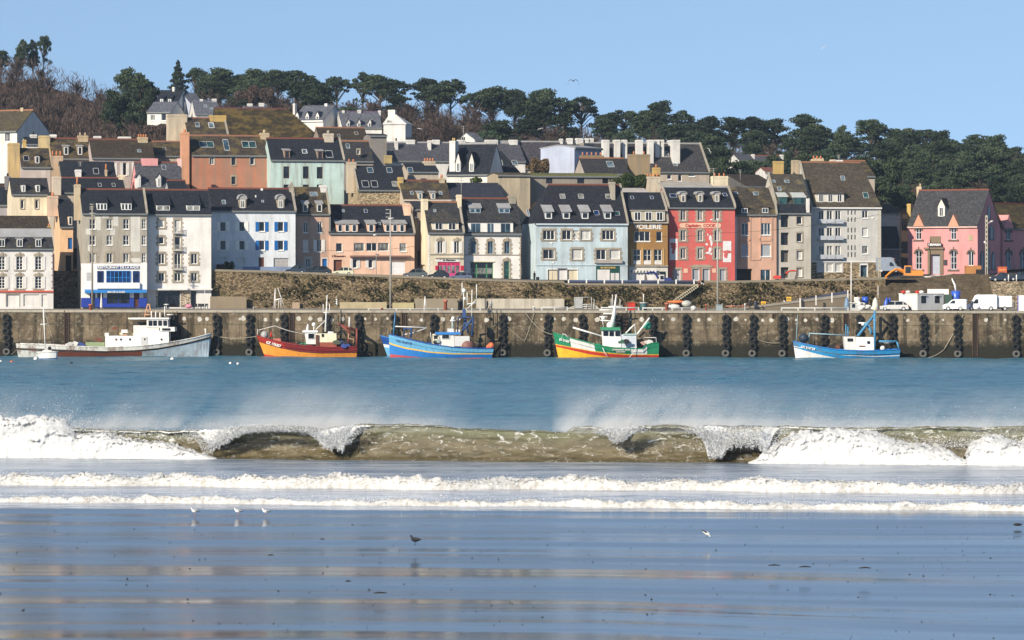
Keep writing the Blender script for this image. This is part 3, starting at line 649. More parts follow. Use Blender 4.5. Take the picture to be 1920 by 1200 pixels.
            mb.build('stone_hood', plaster((0.13, 0.10, 0.085), .3), o)
        if shut is not None:
            sw = (shw or w * .62) * (a1 - a0) / w
            for (b0, b1) in ([(a0 - sw, a0 - .02), (a1 + .02, a1 + sw)] if not closed else [(a0, (a0 + a1) / 2 - .01), ((a0 + a1) / 2 + .01, a1)]):
                mb = MB(); s.bx(mb, b0, b1, -.08, -.025, z0, z1)
                for k in range(5): 
                    zz = z0 + (z1 - z0) * (k + .5) / 5; s.bx(mb, b0 + .06, b1 - .06, -.095, -.081, zz - .1, zz + .1)
                mb.build('shutter', shut, o)
        return o
    def rowwin(s, xs, rows, w, **k):
        for (y0, y1) in rows:
            for i, x in enumerate(xs):
                kk = dict(k)
                if 'gs' in kk: kk['g'] = kk.pop('gs')[i % 9 % len(k['gs'])]
                s.win(x, y0, y1, w, **kk)
    def opening(s, px0, px1, y0, y1, mat, name='door', rec=.25, panels=0, trim=None):
        a0, z1 = s.hit(px0, y0, 0); a1, z0 = s.hit(px1, y1, 0); s.holes.append((a0, a1, z0, z1, rec + .02))
        mb = MB(); s.bx(mb, a0, a1, rec - .05, rec, z0, z1)
        for k in range(panels):
            zz = z0 + (z1 - z0) * (k + .5) / panels; h = (z1 - z0) / panels * .36
            s.bx(mb, a0 + .12, a1 - .12, rec - .075, rec - .051, zz - h, zz + h)
        if trim:
            s.bx(mb, a0 - .12, a0, -.05, -.002, z0, z1, 1); s.bx(mb, a1, a1 + .12, -.05, -.002, z0, z1, 1); s.bx(mb, a0 - .12, a1 + .12, -.06, -.002, z1, z1 + .16, 1)
        return mb.build(name, [mat, trim or mat], s.root)
    def panel(s, px0, px1, y0, y1, mat, t0=-.08, t1=-.003, name='panel', label=None):
        mb = MB(); s.pbox(mb, px0, px1, y0, y1, t0, t1); o = mb.build(name, mat, s.root)
        if label: o['label'] = label
        return o
    def text(s, txt, pxc, pyc, hpx, mat, wpx=None, t=-.12, name='lettering', bold=True):
        a, z = s.hit(pxc, pyc, 0); k = s.O.y / F
        return put_text(txt, hpx * k * 1.42, s.W(a, t, z), mat, s.root, s.th, name, (wpx * k / math.cos(s.th)) if wpx else None, bold=bold)
    def dormer(s, px, yw0, yw1, w, style='shed', ytop=None, n=1, wallm=None, roofm=None, winw=None, g='dark', ph=0.8, frame=WHITE, over=.18, nb=0, fb=.09, zs=None):
        a, t, z = s.on_slope(px, yw1); z0 = z
        a0 = s.hit(px - w / 2, yw1, t)[0]; a1 = s.hit(px + w / 2, yw1, t)[0]; zt = s.hit(px, yw0, t)[1]
        tb = s.slope_t(zt) + .05
        mb = MB(); s.bx(mb, a0, a1, t, tb, z0 - .45, zt)
        c = (a0 + a1) / 2
        if style in ('gable', 'hip', 'arch'):
            mb.add([s.W(a0, t, zt), s.W(a1, t, zt), s.W(c, t, zt + (ph if style == 'gable' else 0.01))], [(0, 1, 2)], 0)
        d = mb.build('dormer', wallm or s.wall, s.root)
        mb = MB(); b0, b1 = a0 - over, a1 + over; rm = roofm or s.roof
        if style == 'shed':
            if ytop is None: tr_, zr_ = min(s.tr, tb + 1.2), None; zr_ = s.slope_z(tr_) + .05
            else: _, tr_, zr_ = s.on_slope(px, ytop); zr_ += .06
            p = [(t - over, zt - .03), (tr_, zr_)]
            mb.hexa([s.W(b0, p[0][0], p[0][1]), s.W(b1, p[0][0], p[0][1]), s.W(b1, p[1][0], p[1][1] - .1), s.W(b0, p[1][0], p[1][1] - .1), s.W(b0, p[0][0], p[0][1] + .14), s.W(b1, p[0][0], p[0][1] + .14), s.W(b1, p[1][0], p[1][1]), s.W(b0, p[1][0], p[1][1])])
            mb.add([s.W(a0, t + .02, zt - .02), s.W(a0, tr_, zr_ - .1), s.W(a0, tb, zt - .02)], [(0, 1, 2)], 0); mb.add([s.W(a1, t + .02, zt - .02), s.W(a1, tr_, zr_ - .1), s.W(a1, tb, zt - .02)], [(0, 1, 2)], 0)
        elif style == 'flat':
            s.bx(mb, b0, b1, t - over, tb + .1, zt, zt + .16)
        elif style == 'gable':
            zp = zt + ph + .05; tp = s.slope_t(zp) + .1
            for e0, zz in ((b0, zt - .1), (b1, zt - .1)):
                mb.hexa([s.W(e0, t - over, zz), s.W(c, t - over, zp), s.W(c, tp, zp), s.W(e0, tb + .2, zz), s.W(e0, t - over, zz + .12), s.W(c, t - over, zp + .12), s.W(c, tp, zp + .12), s.W(e0, tb + .2, zz + .12)])
        elif style == 'arch':
            zp = zt + ph; tp = s.slope_t(zp) + .1
            for k in range(6):
                f0, f1 = math.pi * (1 - k / 6), math.pi * (1 - (k + 1) / 6)
                q0 = (c + (b1 - b0) / 2 * math.cos(f0), zt + ph * math.sin(f0)); q1 = (c + (b1 - b0) / 2 * math.cos(f1), zt + ph * math.sin(f1))
                mb.hexa([s.W(q0[0], t - over, q0[1]), s.W(q1[0], t - over, q1[1]), s.W(q1[0], tp, q1[1]), s.W(q0[0], tp, q0[1]), s.W(q0[0], t - over, q0[1] + .12), s.W(q1[0], t - over, q1[1] + .12), s.W(q1[0], tp, q1[1] + .12), s.W(q0[0], tp, q0[1] + .12)])
                mb.add([s.W(c, t - .01, zt), s.W(q0[0], t - .01, q0[1]), s.W(q1[0], t - .01, q1[1])], [(0, 1, 2)], 0)
        elif style == 'hip':
            zp = zt + ph; dh = (a1 - a0) / 2 * .9; tp = s.slope_t(zp) + .1
            A, B, C_ = s.W(b0, t - over, zt - .04), s.W(b1, t - over, zt - .04), s.W(c, min(t + dh, tp - .2), zp); Dn = s.W(c, tp, zp); E, G = s.W(b0, tb + .3, zt - .04), s.W(b1, tb + .3, zt - .04)
            mb.add([A, B, C_, Dn, E, G], [(0, 1, 2), (0, 2, 3, 4), (1, 5, 3, 2), (0, 4, 5, 1)], 0)
        mb.build('dormer_roof', rm, d)
        sw = (a1 - a0) / n; h = zt - z0
        for k in range(n):
            cc = a0 + sw * (k + .5); ww = sw * (winw or .72) / 2; wz0, wz1 = z0 + h * (.06 if zs is None else zs), zt - h * .08
            mb = MB(); s.bx(mb, cc - ww, cc + ww, t - .02, t + .01, wz0, wz1, 1)
            for (c0, c1, e0, e1) in ((cc - ww, cc - ww + fb, wz0, wz1), (cc + ww - fb, cc + ww, wz0, wz1), (cc - ww + fb, cc + ww - fb, wz0, wz0 + fb), (cc - ww + fb, cc + ww - fb, wz1 - fb, wz1)) + (((cc - fb * .4, cc + fb * .4, wz0 + fb, wz1 - fb),) if nb else ()):
                s.bx(mb, c0, c1, t - .06, t - .021, e0, e1, 0)
            mb.build('window', [frame, GL[g]], d)
        return d
    def skylight(s, px, py, w, h, g='sky', frame=None):
        a, t, z = s.on_slope(px, py); a0, t0, z0 = s.on_slope(px, py + h / 2); a1, t1, z1 = s.on_slope(px, py - h / 2)
        k = s.O.y / F; hw = w * k / 2; n = Vector((0, -(z1 - z0), (t1 - t0))).normalized()
        def q(aa, tt, zz, e): return s.W(aa, tt + n.y * e, zz + n.z * e)
        mb = MB()
        def sl(b0, b1, f0, f1, e0, e1, m):
            T = lambda f: t0 + (t1 - t0) * f; ZZ = lambda f: z0 + (z1 - z0) * f
            mb.hexa([q(b0, T(f0), ZZ(f0), e0), q(b1, T(f0), ZZ(f0), e0), q(b1, T(f1), ZZ(f1), e0), q(b0, T(f1), ZZ(f1), e0), q(b0, T(f0), ZZ(f0), e1), q(b1, T(f0), ZZ(f0), e1), q(b1, T(f1), ZZ(f1), e1), q(b0, T(f1), ZZ(f1), e1)], m)
        sl(a - hw, a + hw, 0, 1, .02, .12, 1); fb = .07
        sl(a - hw - fb, a - hw, 0, 1, .0, .17, 0); sl(a + hw, a + hw + fb, 0, 1, .0, .17, 0); sl(a - hw, a + hw, -.06, 0, .0, .17, 0); sl(a - hw, a + hw, 1, 1.06, .0, .17, 0)
        return mb.build('skylight', [frame or plain('skylight_frame', (.42, .42, .42)), GL[g]], s.root)
    def chimney(s, px, ytop, w, t=None, d=1.2, mat=None, pots=0, potm=POT, cap=True, down=1.6, flare=0, ph=.55):
        t = s.tr if t is None else t
        a0, zt = s.hit(px - w / 2, ytop, t - d / 2); a1 = s.hit(px + w / 2, ytop, t - d / 2)[0]
        zb = min(s.slope_z(min(s.tr, max(0, t - d / 2))), s.zr) - down
        if zb > zt - 1: zb = zt - 1.5
        mb = MB(); s.bx(mb, a0, a1, t - d / 2, t + d / 2, zb, zt)
        if cap: s.bx(mb, a0 - .06, a1 + .06, t - d / 2 - .06, t + d / 2 + .06, zt - .35, zt - .18)
        o = mb.build('chimney', mat or s.wall, s.root)
        for k in range(pots):
            tt = t - d / 2 + d * (k + .5) / pots if d > (a1 - a0) * 1.1 else t; aa = (a0 + a1) / 2 if d > (a1 - a0) * 1.1 else a0 + (a1 - a0) * (k + .5) / pots
            mb = MB(); p = s.W(aa, tt, zt); mb.tube([p, p + Vector((0, 0, ph))], [.17, .13], 0, 8); mb.build('chimney_pot', potm, o)
        return o
    def facade(s, mb, a0, a1, z0, z1, holes):
        A = sorted({a0, a1} | {h[0] for h in holes} | {h[1] for h in holes}); Zs = sorted({z0, z1} | {h[2] for h in holes} | {h[3] for h in holes})
        A = [a for a in A if a0 <= a <= a1]; Zs = [z for z in Zs if z0 <= z <= z1]
        for i in range(len(A) - 1):
            j = 0
            while j < len(Zs) - 1:
                cx_ = (A[i] + A[i + 1]) / 2
                def solid(jj): return not any(h[0] < cx_ < h[1] and h[2] < (Zs[jj] + Zs[jj + 1]) / 2 < h[3] for h in holes)
                if not solid(j): j += 1; continue
                k = j
                while k < len(Zs) - 1 and solid(k): k += 1
                mb.quad(s.W(A[i], 0, Zs[j]), s.W(A[i + 1], 0, Zs[j]), s.W(A[i + 1], 0, Zs[k]), s.W(A[i], 0, Zs[k])); j = k
        for (b0, b1, c0, c1, r) in holes:
            mb.quad(s.W(b0, 0, c0), s.W(b0, r, c0), s.W(b0, r, c1), s.W(b0, 0, c1)); mb.quad(s.W(b1, 0, c0), s.W(b1, r, c0), s.W(b1, r, c1), s.W(b1, 0, c1))
            mb.quad(s.W(b0, 0, c0), s.W(b1, 0, c0), s.W(b1, r, c0), s.W(b0, r, c0)); mb.quad(s.W(b0, 0, c1), s.W(b1, 0, c1), s.W(b1, r, c1), s.W(b0, r, c1))
            mb.quad(s.W(b0, r, c0), s.W(b1, r, c0), s.W(b1, r, c1), s.W(b0, r, c1))
    def finish(s):
        L, D, zb, ze = s.L, s.D, s.zb - s.down, s.ze
        mb = MB(); s.facade(mb, 0, L, zb, ze, s.holes)
        back = [(D - t, z) for t, z, _ in s.prof[::-1]]
        for a, hp in ((0, s.hl), (L, s.hr)):
            pr = [(0, zb), (D, zb), (D, ze)] + ([(D - t, z - .06) for t, z, _ in s.prof[1:]] + [(t, z - .06) for t, z, _ in s.prof[::-1][:-1] if abs(t - (D - t)) > .01] if hp is None else []) + [(0, ze)]
            mb.add([s.W(a, t, z) for t, z in pr], [tuple(range(len(pr)))], 0)
        mb.quad(s.W(0, D, zb), s.W(L, D, zb), s.W(L, D, ze), s.W(0, D, ze))
        # recalc would flip open reveals arbitrarily; both sides shade alike so it does not matter
        mb.build('wall', s.wall if not isinstance(s.wall, list) else s.wall, s.root)
        # roof
        mats = s.roof if isinstance(s.roof, list) else [s.roof]
        mb = MB(); th_ = .14; n = len(s.prof)
        def ends(z):
            f = (z - ze) / max(.01, s.zr - ze)
            return (0 - s.ov * .3 if s.hl is None else s.hl * f - s.ov * .3, L + s.ov * .3 if s.hr is None else L + (s.hr - L) * f + s.ov * .3)
        for side in (0, 1):
            for k in range(n - 1):
                (t0, z0, _), (t1, z1, mi) = s.prof[k], s.prof[k + 1]
                if k == 0:
                    sl = (z1 - z0) / max(.05, t1 - t0); e = min(s.ov, .35 / max(.3, sl)); t0 -= e; z0 -= sl * e
                T0, T1 = (t0, t1) if side == 0 else (D - t0, D - t1)
                l0, r0 = ends(z0); l1, r1 = ends(z1)
                mb.hexa([s.W(l0, T0, z0), s.W(r0, T0, z0), s.W(r1, T1, z1), s.W(l1, T1, z1), s.W(l0, T0, z0 + th_), s.W(r0, T0, z0 + th_), s.W(r1, T1, z1 + th_), s.W(l1, T1, z1 + th_)], mi)
        for a, hp, sg in ((0, s.hl, -1), (L, s.hr, 1)):
            if hp is not None:
                e = .1 * sg
                mb.add([s.W(a + e, -.1, ze + .05), s.W(hp, s.tr, s.zr + th_), s.W(hp, D - s.tr, s.zr + th_), s.W(a + e, D + .1, ze + .05)], [(0, 1, 2, 3)] if abs(D - 2 * s.tr) > .01 else [(0, 1, 3)], s.prof[-1][2])
        if abs(D - 2 * s.tr) > .02: 
            l1, r1 = ends(s.zr); s.bx(mb, l1, r1, s.tr, D - s.tr, s.zr, s.zr + th_, s.prof[-1][2])
        mb.build('roof', mats, s.root)
        if s.ridge:
            l1, r1 = ends(s.zr); mb = MB(); s.bx(mb, l1, r1, s.tr - .16, s.tr + .16, s.zr + .02, s.zr + .30); mb.build('ridge_tiles', s.ridge, s.root)
        if s.gutter:
            mb = MB(); s.bx(mb, -.05, L + .05, -s.ov - .12, -.004, ze - .28, ze - .02); mb.build('gutter', s.gutter, s.root)
        for cch in s.cope:
            a = 0 if cch == 'L' else L
            mb = MB(); pr = [(t, z) for t, z, _ in s.prof]; pr[0] = (-.15, pr[0][1] - .1)
            for (t0, z0), (t1, z1) in zip(pr[:-1], pr[1:]):
                mb.hexa([s.W(a - .17, t0, z0 + .05), s.W(a + .17, t0, z0 + .05), s.W(a + .17, t1, z1 + .05), s.W(a - .17, t1, z1 + .05), s.W(a - .17, t0, z0 + .42), s.W(a + .17, t0, z0 + .42), s.W(a + .17, t1, z1 + .42), s.W(a - .17, t1, z1 + .42)])
            mb.build('coping', COPE, s.root)
        return s
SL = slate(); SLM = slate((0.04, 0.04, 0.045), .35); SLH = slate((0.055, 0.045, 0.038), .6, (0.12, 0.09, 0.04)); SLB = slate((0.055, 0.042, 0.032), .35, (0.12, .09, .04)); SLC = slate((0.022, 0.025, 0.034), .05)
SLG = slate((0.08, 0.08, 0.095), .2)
OFFW = plaster((.72, .69, .66), .15); GREYW = plaster((.42, .38, .31), .45); TAN = plaster((.50, .40, .27), .5); CREAM = plaster((.72, .62, .45), .25)
OCH = plaster((.50, .34, .12), .4); RIBBON = plain('blue_sign_paint', (.02, .05, .22)); REDW = plain('red_band', (.55, .09, .04))
# --- row on the quay
h = House('mansard_house', 'white house with grey mansard roof and white shutters at the left edge on the quay', 'house', -18, 100, 576, 466, 641, D=10, wall=OFFW, roof=[SLB, SLM, ZINC, SLB],
          prof=[(0, 466, 1), (.8, 446, 1), (2.2, 430, 2), (5, 406, 3)], hips=(None, 88), ridge=None)
for x in (3.6, 37, 72): h.dormer(x, 447.5, 463.5, 12, 'flat', n=1, winw=.9, nb=1, wallm=STONE, roofm=ZINC)
for (a, b) in ((481, 506), (518.5, 541)): h.rowwin((3.6, 36.8, 72), [(a, b)], 12, sur='arch', shut=OFFW, shw=7, bars=3)
h.panel(-18, 100, 545, 548, REDW, -.25, name='red_band'); h.opening(12, 36, 552, 575, OFFW, 'garage_door', panels=0, trim=STONE); h.opening(44, 73, 552, 574, OFFW, 'garage_door', panels=1); h.opening(78, 88, 552, 575, OFFW, 'door', panels=2)
mb = MB(); h.pbox(mb, 98.6, 99.8, 472, 541, -.03, -.003)
for k in range(12): h.pbox(mb, 96.5 if k % 2 else 98, 100, 472 + k * 6, 476 + k * 6, -.05, -.003)
mb.build('quoin', plain('mauve_quoin', (.25, .18, .2)), h.root); h.chimney(92, 424, 7, 3.0, 1.0, mat=OCH, pots=2, ph=.4); h.finish()

h = House('peach_house', 'narrow peach house with a blue shutter behind the dark gap on the left', 'house', 113, 137, 517, 425, 656, D=10, wall=plaster((.78, .50, .30), .2), roof=SLC, yr=374, down=1, ridge=None)
h.win(131.5, 446, 467, 8, n=1, frame=BLUE, g=BLUE, sill=False); h.opening(123, 134, 479, 512, DARK, 'door'); h.dormer(132, 405, 423, 8, 'flat', winw=.8)
h.chimney(100, 367, 18, 5, 2.6, mat=plaster((.62, .44, .32), .3), pots=3); h.finish()

W3 = plaster((.40, .36, .30), .5)
h = House('apartment_block', 'patchy grey beige apartment block above the blue and white restaurant front', 'apartment block', 155, 275.5, 576, 400, 645, D=9, wall=W3, roof=SLC, yr=356.5, cope='R')
h.rowwin((173.5, 205.3, 236.5), [(411, 429.5), (441.5, 459.5)], 11, frame=WHITE, gs=['dark', 'cur', 'dark'], bars=1)
h.rowwin((270,), [(411, 429.5), (441.5, 459.5), (474.6, 493)], 8, bars=2)
h.rowwin((173.5, 205.3, 236.5), [(475, 492.5)], 11, sur='quoin', gs=['cur', 'dark'])
PATCH = plaster((.60, .58, .53), .1)
for (a, b, c, d) in ((179, 189, 406, 432), (191, 204, 404, 409), (212, 222, 405, 424), (161, 170, 429, 440), (206, 216, 429, 441), (245, 263, 406, 472), (165, 169, 460, 474), (243, 264, 484, 492)): h.panel(a, b, c, d, PATCH, -.02, -.002, 'render_patch')
for x in (191, 237): h.dormer(x, 380.5, 394.5, 19, 'shed', 366, n=3, winw=1.0, wallm=WHITE, roofm=SL, fb=.1)
h.chimney(146, 345.5, 10, 4.5, 2.2, mat=TAN, pots=1, ph=1.2, cap=True, down=4)
# restaurant front, standing proud of the wall
WF = plaster((.80, .79, .78), .05)
mb = MB(); h.pbox(mb, 152, 275, 494, 549, -.5, -.003); fr = mb.build('restaurant_front', WF, h.root)
mb = MB(); h.pbox(mb, 181, 261, 530, 541, -.9, -.503, 0); mb.build('bay_sill', WF, h.root)
def wp(h, nm, px0, px1, py0, py1, mat, t0, n=0, fm=None, rows=0):
    a0, z1 = h.hit(px0, py0, 0); a1, z0 = h.hit(px1, py1, 0); mb = MB(); h.bx(mb, a0, a1, t0, t0 + .06, z0, z1, 0)
    for k in range(n + 1): c = a0 + (a1 - a0) * k / max(1, n); h.bx(mb, c - .05, c + .05, t0 - .04, t0 - .002, z0, z1, 1)
    for k in range(rows + 1): c = z0 + (z1 - z0) * k / max(1, rows); h.bx(mb, a0, a1, t0 - .045, t0 - .003, c - .04, c + .04, 1)
    return mb.build(nm, [mat, fm or WHITE], h.root)
wp(h, 'window', 182, 192.5, 508, 533, GL['deep'], -.58, 1, RIBBON); wp(h, 'window', 199, 243.5, 508, 532.5, GL['deep'], -.6, 6, paint('bright_blue_paint', (.02, .2, .55)), 2); wp(h, 'window', 248.6, 259.6, 508, 533, GL['deep'], -.58, 1, RIBBON)
h.panel(161.5, 172.5, 511, 526, plain('grey_rectangle', (.45, .45, .45)), -.54, -.503, 'board')  # plain grey rectangle set on the white front
h.panel(182, 260, 498.6, 504.4, RIBBON, -.62, -.503, 'sign_board'); h.text('RESTAURANT DE LA RADE', 221, 501.5, 4.6, WHITE, 75, -.65)
mb = MB(); a0, z1 = h.hit(158, 542.5, 0); a1, z0 = h.hit(273, 549, 0)
mb.hexa([h.W(a0, -1.6, z0), h.W(a1, -1.6, z0), h.W(a1, -.5, z0), h.W(a0, -.5, z0), h.W(a0, -1.55, z0 + .35), h.W(a1, -1.55, z0 + .35), h.W(a1, -.5, z1), h.W(a0, -.5, z1)]); mb.build('awning', paint('bright_blue_paint', (.02, .2, .55)), h.root)
h.text('BAR DE LA RADE', 216, 547.6, 3.2, WHITE, 32, -1.66)
BL2 = plain('deep_blue_paint', (.01, .04, .32))
for (a, b, c, d, m, nm) in ((152, 174, 558.5, 576, BL2, 'blue_base'), (178, 186, 558.5, 576, BL2, 'blue_base'), (192, 200, 558.5, 576, BL2, 'blue_base'), (200, 243, 569.5, 576, BL2, 'blue_base'), (243, 250.5, 558.5, 576, BL2, 'blue_base'), (260, 274.5, 558.5, 576, BL2, 'blue_base'),
                            (152, 168, 549, 558.5, WF, 'white_panel'), (178, 182, 549, 558.5, WF, 'white_panel'), (193, 200, 549, 558.5, WF, 'white_panel'), (243, 250.5, 549, 558.5, WF, 'white_panel'), (261, 268, 549, 558.5, WF, 'white_panel')):
    h.panel(a, b, c, d, m, -.45, -.003, nm)
wp(h, 'window', 200, 243, 549, 569.5, GL['dark'], -.2, 2, BL2); wp(h, 'door', 250.5, 260, 549, 576, BROWN, -.2, 1, BL2); wp(h, 'door', 186, 192, 549, 576, GL['dark'], -.2, 1, BL2); wp(h, 'window', 168, 178, 549, 558.5, GL['dark'], -.2, 1, BL2)
h.finish()

W4 = plaster((.74, .71, .68), .12)
h = House('apartment_block', 'tall white apartment block with toothed stone window frames beside the restaurant', 'apartment block', 275.8, 396, 576, 401.5, 649, D=9, wall=W4, roof=SLC, yr=357.5, cope='')
h.win(302.6, 412, 427, 11, n=1, sur='quoin', g='blind'); h.win(333, 412, 436, 11, n=1, sur='quoin', g='blind'); h.win(302.6, 444.5, 457.5, 10, n=1, sur='quoin'); h.win(333, 444, 468, 11, n=1, sur='quoin')
h.win(302.6, 475.5, 495, 12, sur='quoin'); h.win(333, 475, 504, 12, sur='quoin'); h.win(364, 475.5, 495, 12, sur='quoin'); h.rowwin((302.6, 333, 364), [(511.5, 527.5)], 12, sur='quoin')
for y in (436.5, 469, 505): 
    mb = MB(); a0, z1 = h.hit(324, y, 0); a1, z0 = h.hit(342, y + 1.6, 0); h.bx(mb, a0, a1, -.6, -.003, z0, z1)
    for k in range(9): c = a0 + (a1 - a0) * k / 8; h.bx(mb, c - .02, c + .02, -.58, -.54, z1, z1 + .8)
    h.bx(mb, a0, a1, -.6, -.53, z1 + .8, z1 + .85); mb.build('balcony', plain('pale_balcony', (.5, .48, .45)), h.root)
for x in (306, 362.5): h.dormer(x, 384.5, 395.5, 25, 'shed', 363, n=2, winw=.95, wallm=WHITE, roofm=SLC, g='cur')
h.panel(277, 397, 541, 544, W4, -.7, -.003, 'string_course')
h.opening(296, 338, 545.5, 576, GL['dark'], 'shop_window', rec=.5); h.opening(358, 368, 545.5, 576, GL['dark'], 'door', rec=.5)
h.panel(338.5, 357.5, 546, 576, rubble((.4, .33, .25), 3, .1, 'shop_brick'), -.04, -.003, 'brick_pier'); h.text('AUX CAVES DES PINS', 338, 544.9, 1.6, DARK, 42, -.72)
h.panel(292, 296, 546, 576, rubble((.4, .33, .25), 3, .1, 'shop_brick'), -.04, -.003, 'brick_pier')
h.finish()

# --- row along the street
W = plaster((.66, .69, .73), .2)
h = House('blue_white_house', 'long pale blue house with white shutters on the left and blue shutters on the right', 'house', 397, 554, 508, 395, 659, D=8.5, wall=W, roof=SL, yr=355, cope='R', down=2)
for x, sm in ((418, WHITE), (453.8, WHITE), (491, BLUE), (526.5, BLUE)): h.rowwin((x,), [(416, 434), (451, 469)], 11, n=1, shut=sm, shw=6.5)
h.opening(413, 423.5, 482.5, 489, OFFW, 'shutter'); h.opening(442, 459, 483.5, 498, OFFW, 'shutter'); h.opening(485, 495.3, 482.5, 507, BROWN, 'door'); h.opening(513, 541, 484, 507, plain('grey_door', (.40, .38, .38)), 'garage_door', panels=3)
h.panel(455, 555, 500, 509, plaster((.22, .28, .42), .1), -.03, -.003, 'painted_base')
for x in (455, 526.5): h.dormer(x, 373.5, 391, 13, 'arch', n=1, winw=.62, nb=1, wallm=STONE, roofm=ZINC, ph=.75, g='cur')
h.skylight(419.5, 380, 6, 7); h.skylight(492.5, 378.5, 3, 4)
h.chimney(547, 347, 9, 4.2, 1.3, mat=COPE, pots=3, potm=COPE); h.chimney(400, 359.5, 1.5, 3.8, .2, mat=WHITE, cap=False); h.chimney(479.5, 366, 2, 2.6, .25, mat=WHITE, cap=False); h.chimney(491, 353, 3, 4, .4, mat=WHITE); h.finish()

W = plaster((.50, .33, .25), .35)
h = House('pink_house', 'narrow dusty pink house with a blue door and mossy mansard roof', 'house', 555, 618, 508, 401, 666, D=8, wall=W, roof=[SLH], prof=[(0, 401, 0), (1.4, 379, 0), (4, 352, 0)], cope='LR', down=2, ridge=None)
h.rowwin((573, 599.5), [(416, 436)], 9); h.win(573, 449.5, 472, 10, shut=OFFW, closed=True); h.win(598.5, 449.5, 472, 9.5, shut=OFFW, shw=6); h.win(577.5, 485, 501.5, 9, sur='pale'); h.opening(604, 613, 485, 507, BLUE, 'door', trim=OFFW)
for x in (572.5, 599): h.dormer(x, 382, 398, 11, 'shed', 376, winw=.75, wallm=STONE, roofm=ZINC)
h.skylight(588, 365, 13, 7, 'sky'); h.chimney(607, 347, 11, 4, 2, mat=OFFW); h.panel(617, 620, 401, 508, GUT, -.1, -.003, 'drainpipe'); h.finish()

W = plaster((.74, .48, .35), .2)
h = House('peach_house', 'wide peach house with three peach dormers and a white garage door', 'house', 617, 777, 515, 437, 667, D=9, wall=W, roof=SLC, yr=386.5, cope='R', down=3)
for x, w, n in ((651, 40, 3), (696, 15, 1), (740.5, 40, 3)): h.dormer(x, 419.5, 435.5, w, 'shed', 412.5, n=n, winw=.62 if n == 3 else .6, wallm=W, roofm=ZINC, over=.25)
h.win(636, 456, 472, 12, n=1); h.win(755.5, 456, 471.5, 13, n=1, g='cur')
h.win(673.5, 455.5, 471, 20, n=1, g='cur', sill=False); h.win(697, 455.5, 471, 20, n=2, sill=False); h.win(719, 455.5, 471, 20, n=1, g='cur', sill=False)
h.panel(656, 769, 479, 482.5, plain('brown_awning', (.20, .11, .09)), -.8, -.003, 'awning'); h.text("L'Ecumoire", 635, 480.3, 3.4, BROWN, 25, -.05)
h.opening(625.5, 641.5, 487, 513, plain('brown_gate', (.16, .06, .035)), 'door', rec=.4); h.win(665.5, 486, 502.5, 8, n=1, shut=OFFW, shw=5.5); h.win(695, 486, 502.5, 8, n=1, shut=OFFW, shw=5.5)
h.opening(733, 759.5, 490, 514.5, plaster((.74, .73, .74), .05), 'garage_door', trim=None, panels=2)
h.chimney(764, 382, 13, 3.6, 1.6, mat=W); h.skylight(643, 385 + 11, 4, 5); h.skylight(685.5, 396.5, 5, 6, 'deep'); h.skylight(711, 420, 4, 5); h.finish()

h = House('beige_house', 'narrow shaded beige house in the dark gap right of the peach house', 'house', 778, 803, 520, 392, 674, D=8, wall=plaster((.42, .33, .25), .4), roof=SLM, yr=381, down=3, ridge=None)
h.win(774 + 6, 391 + 5, 407, 5, n=1); h.opening(783, 795, 470, 500, DARK, 'door'); h.finish()

W = plaster((.66, .58, .44), .2)
h = House('cream_house', 'cream house with a bright pink shopfront and wide hipped dormer', 'house', 803, 869.5, 522, 436, 667, D=8, wall=W, roof=SLM, yr=380.5, cope='R', down=3, ridge=TILE2)
h.dormer(835, 416.5, 432, 50, 'hip', n=2, winw=.55, ph=2.3, wallm=plaster((.68, .62, .50), .1), roofm=slate((.06, .055, .05), .3), nb=1, over=.35)
h.rowwin((825.5, 856.6), [(452.5, 475)], 10, sur='arch', shut=OFFW, shw=5.5); h.panel(806, 870, 476, 478, STONE, -.12, -.003, 'string_course'); h.panel(816, 869, 483, 485, STONE, -.2, -.003, 'string_course')
h.panel(817, 862, 485, 491, OFFW, -.04, -.003, 'sign_board'); h.text("'   La Rascasse   '", 842, 487.8, 3.4, DARK, 34, -.07)
PK = plain('pink_paint', (.62, .06, .22)); CR = plain('crimson_paint', (.50, .01, .05))
h.opening(821, 863, 491, 521, PK, 'shopfront', rec=.2); 
for k in range(5): h.panel(823 + k * 8, 828.6 + k * 8, 498, 512, GL['cur'], .10, .145, 'pane'); 
for k in range(5): h.panel(823 + k * 8, 828.6 + k * 8, 493, 496.5, CR, .10, .145, 'pane')
h.panel(816, 821, 498, 506, CR, -.1, -.003, 'shutter'); h.panel(863.5, 869.5, 498, 507, CR, -.1, -.003, 'shutter')
mb = MB(); h.pbox(mb, 803.2, 804.6, 441, 520, -.03, -.003)
for k in range(15): h.pbox(mb, 803, 805.5 if k % 2 else 807, 441 + k * 5.4, 444 + k * 5.4, -.05, -.003)
mb.build('quoin', OFFW, h.root); h.chimney(798, 373, 9, 4, 2.2, mat=CREAM, down=9); h.skylight(815, 396, 4, 5); h.skylight(882 - 0, 396, 1, 1); h.chimney(862, 365, 7, 4, 1.6, mat=CREAM); h.finish()

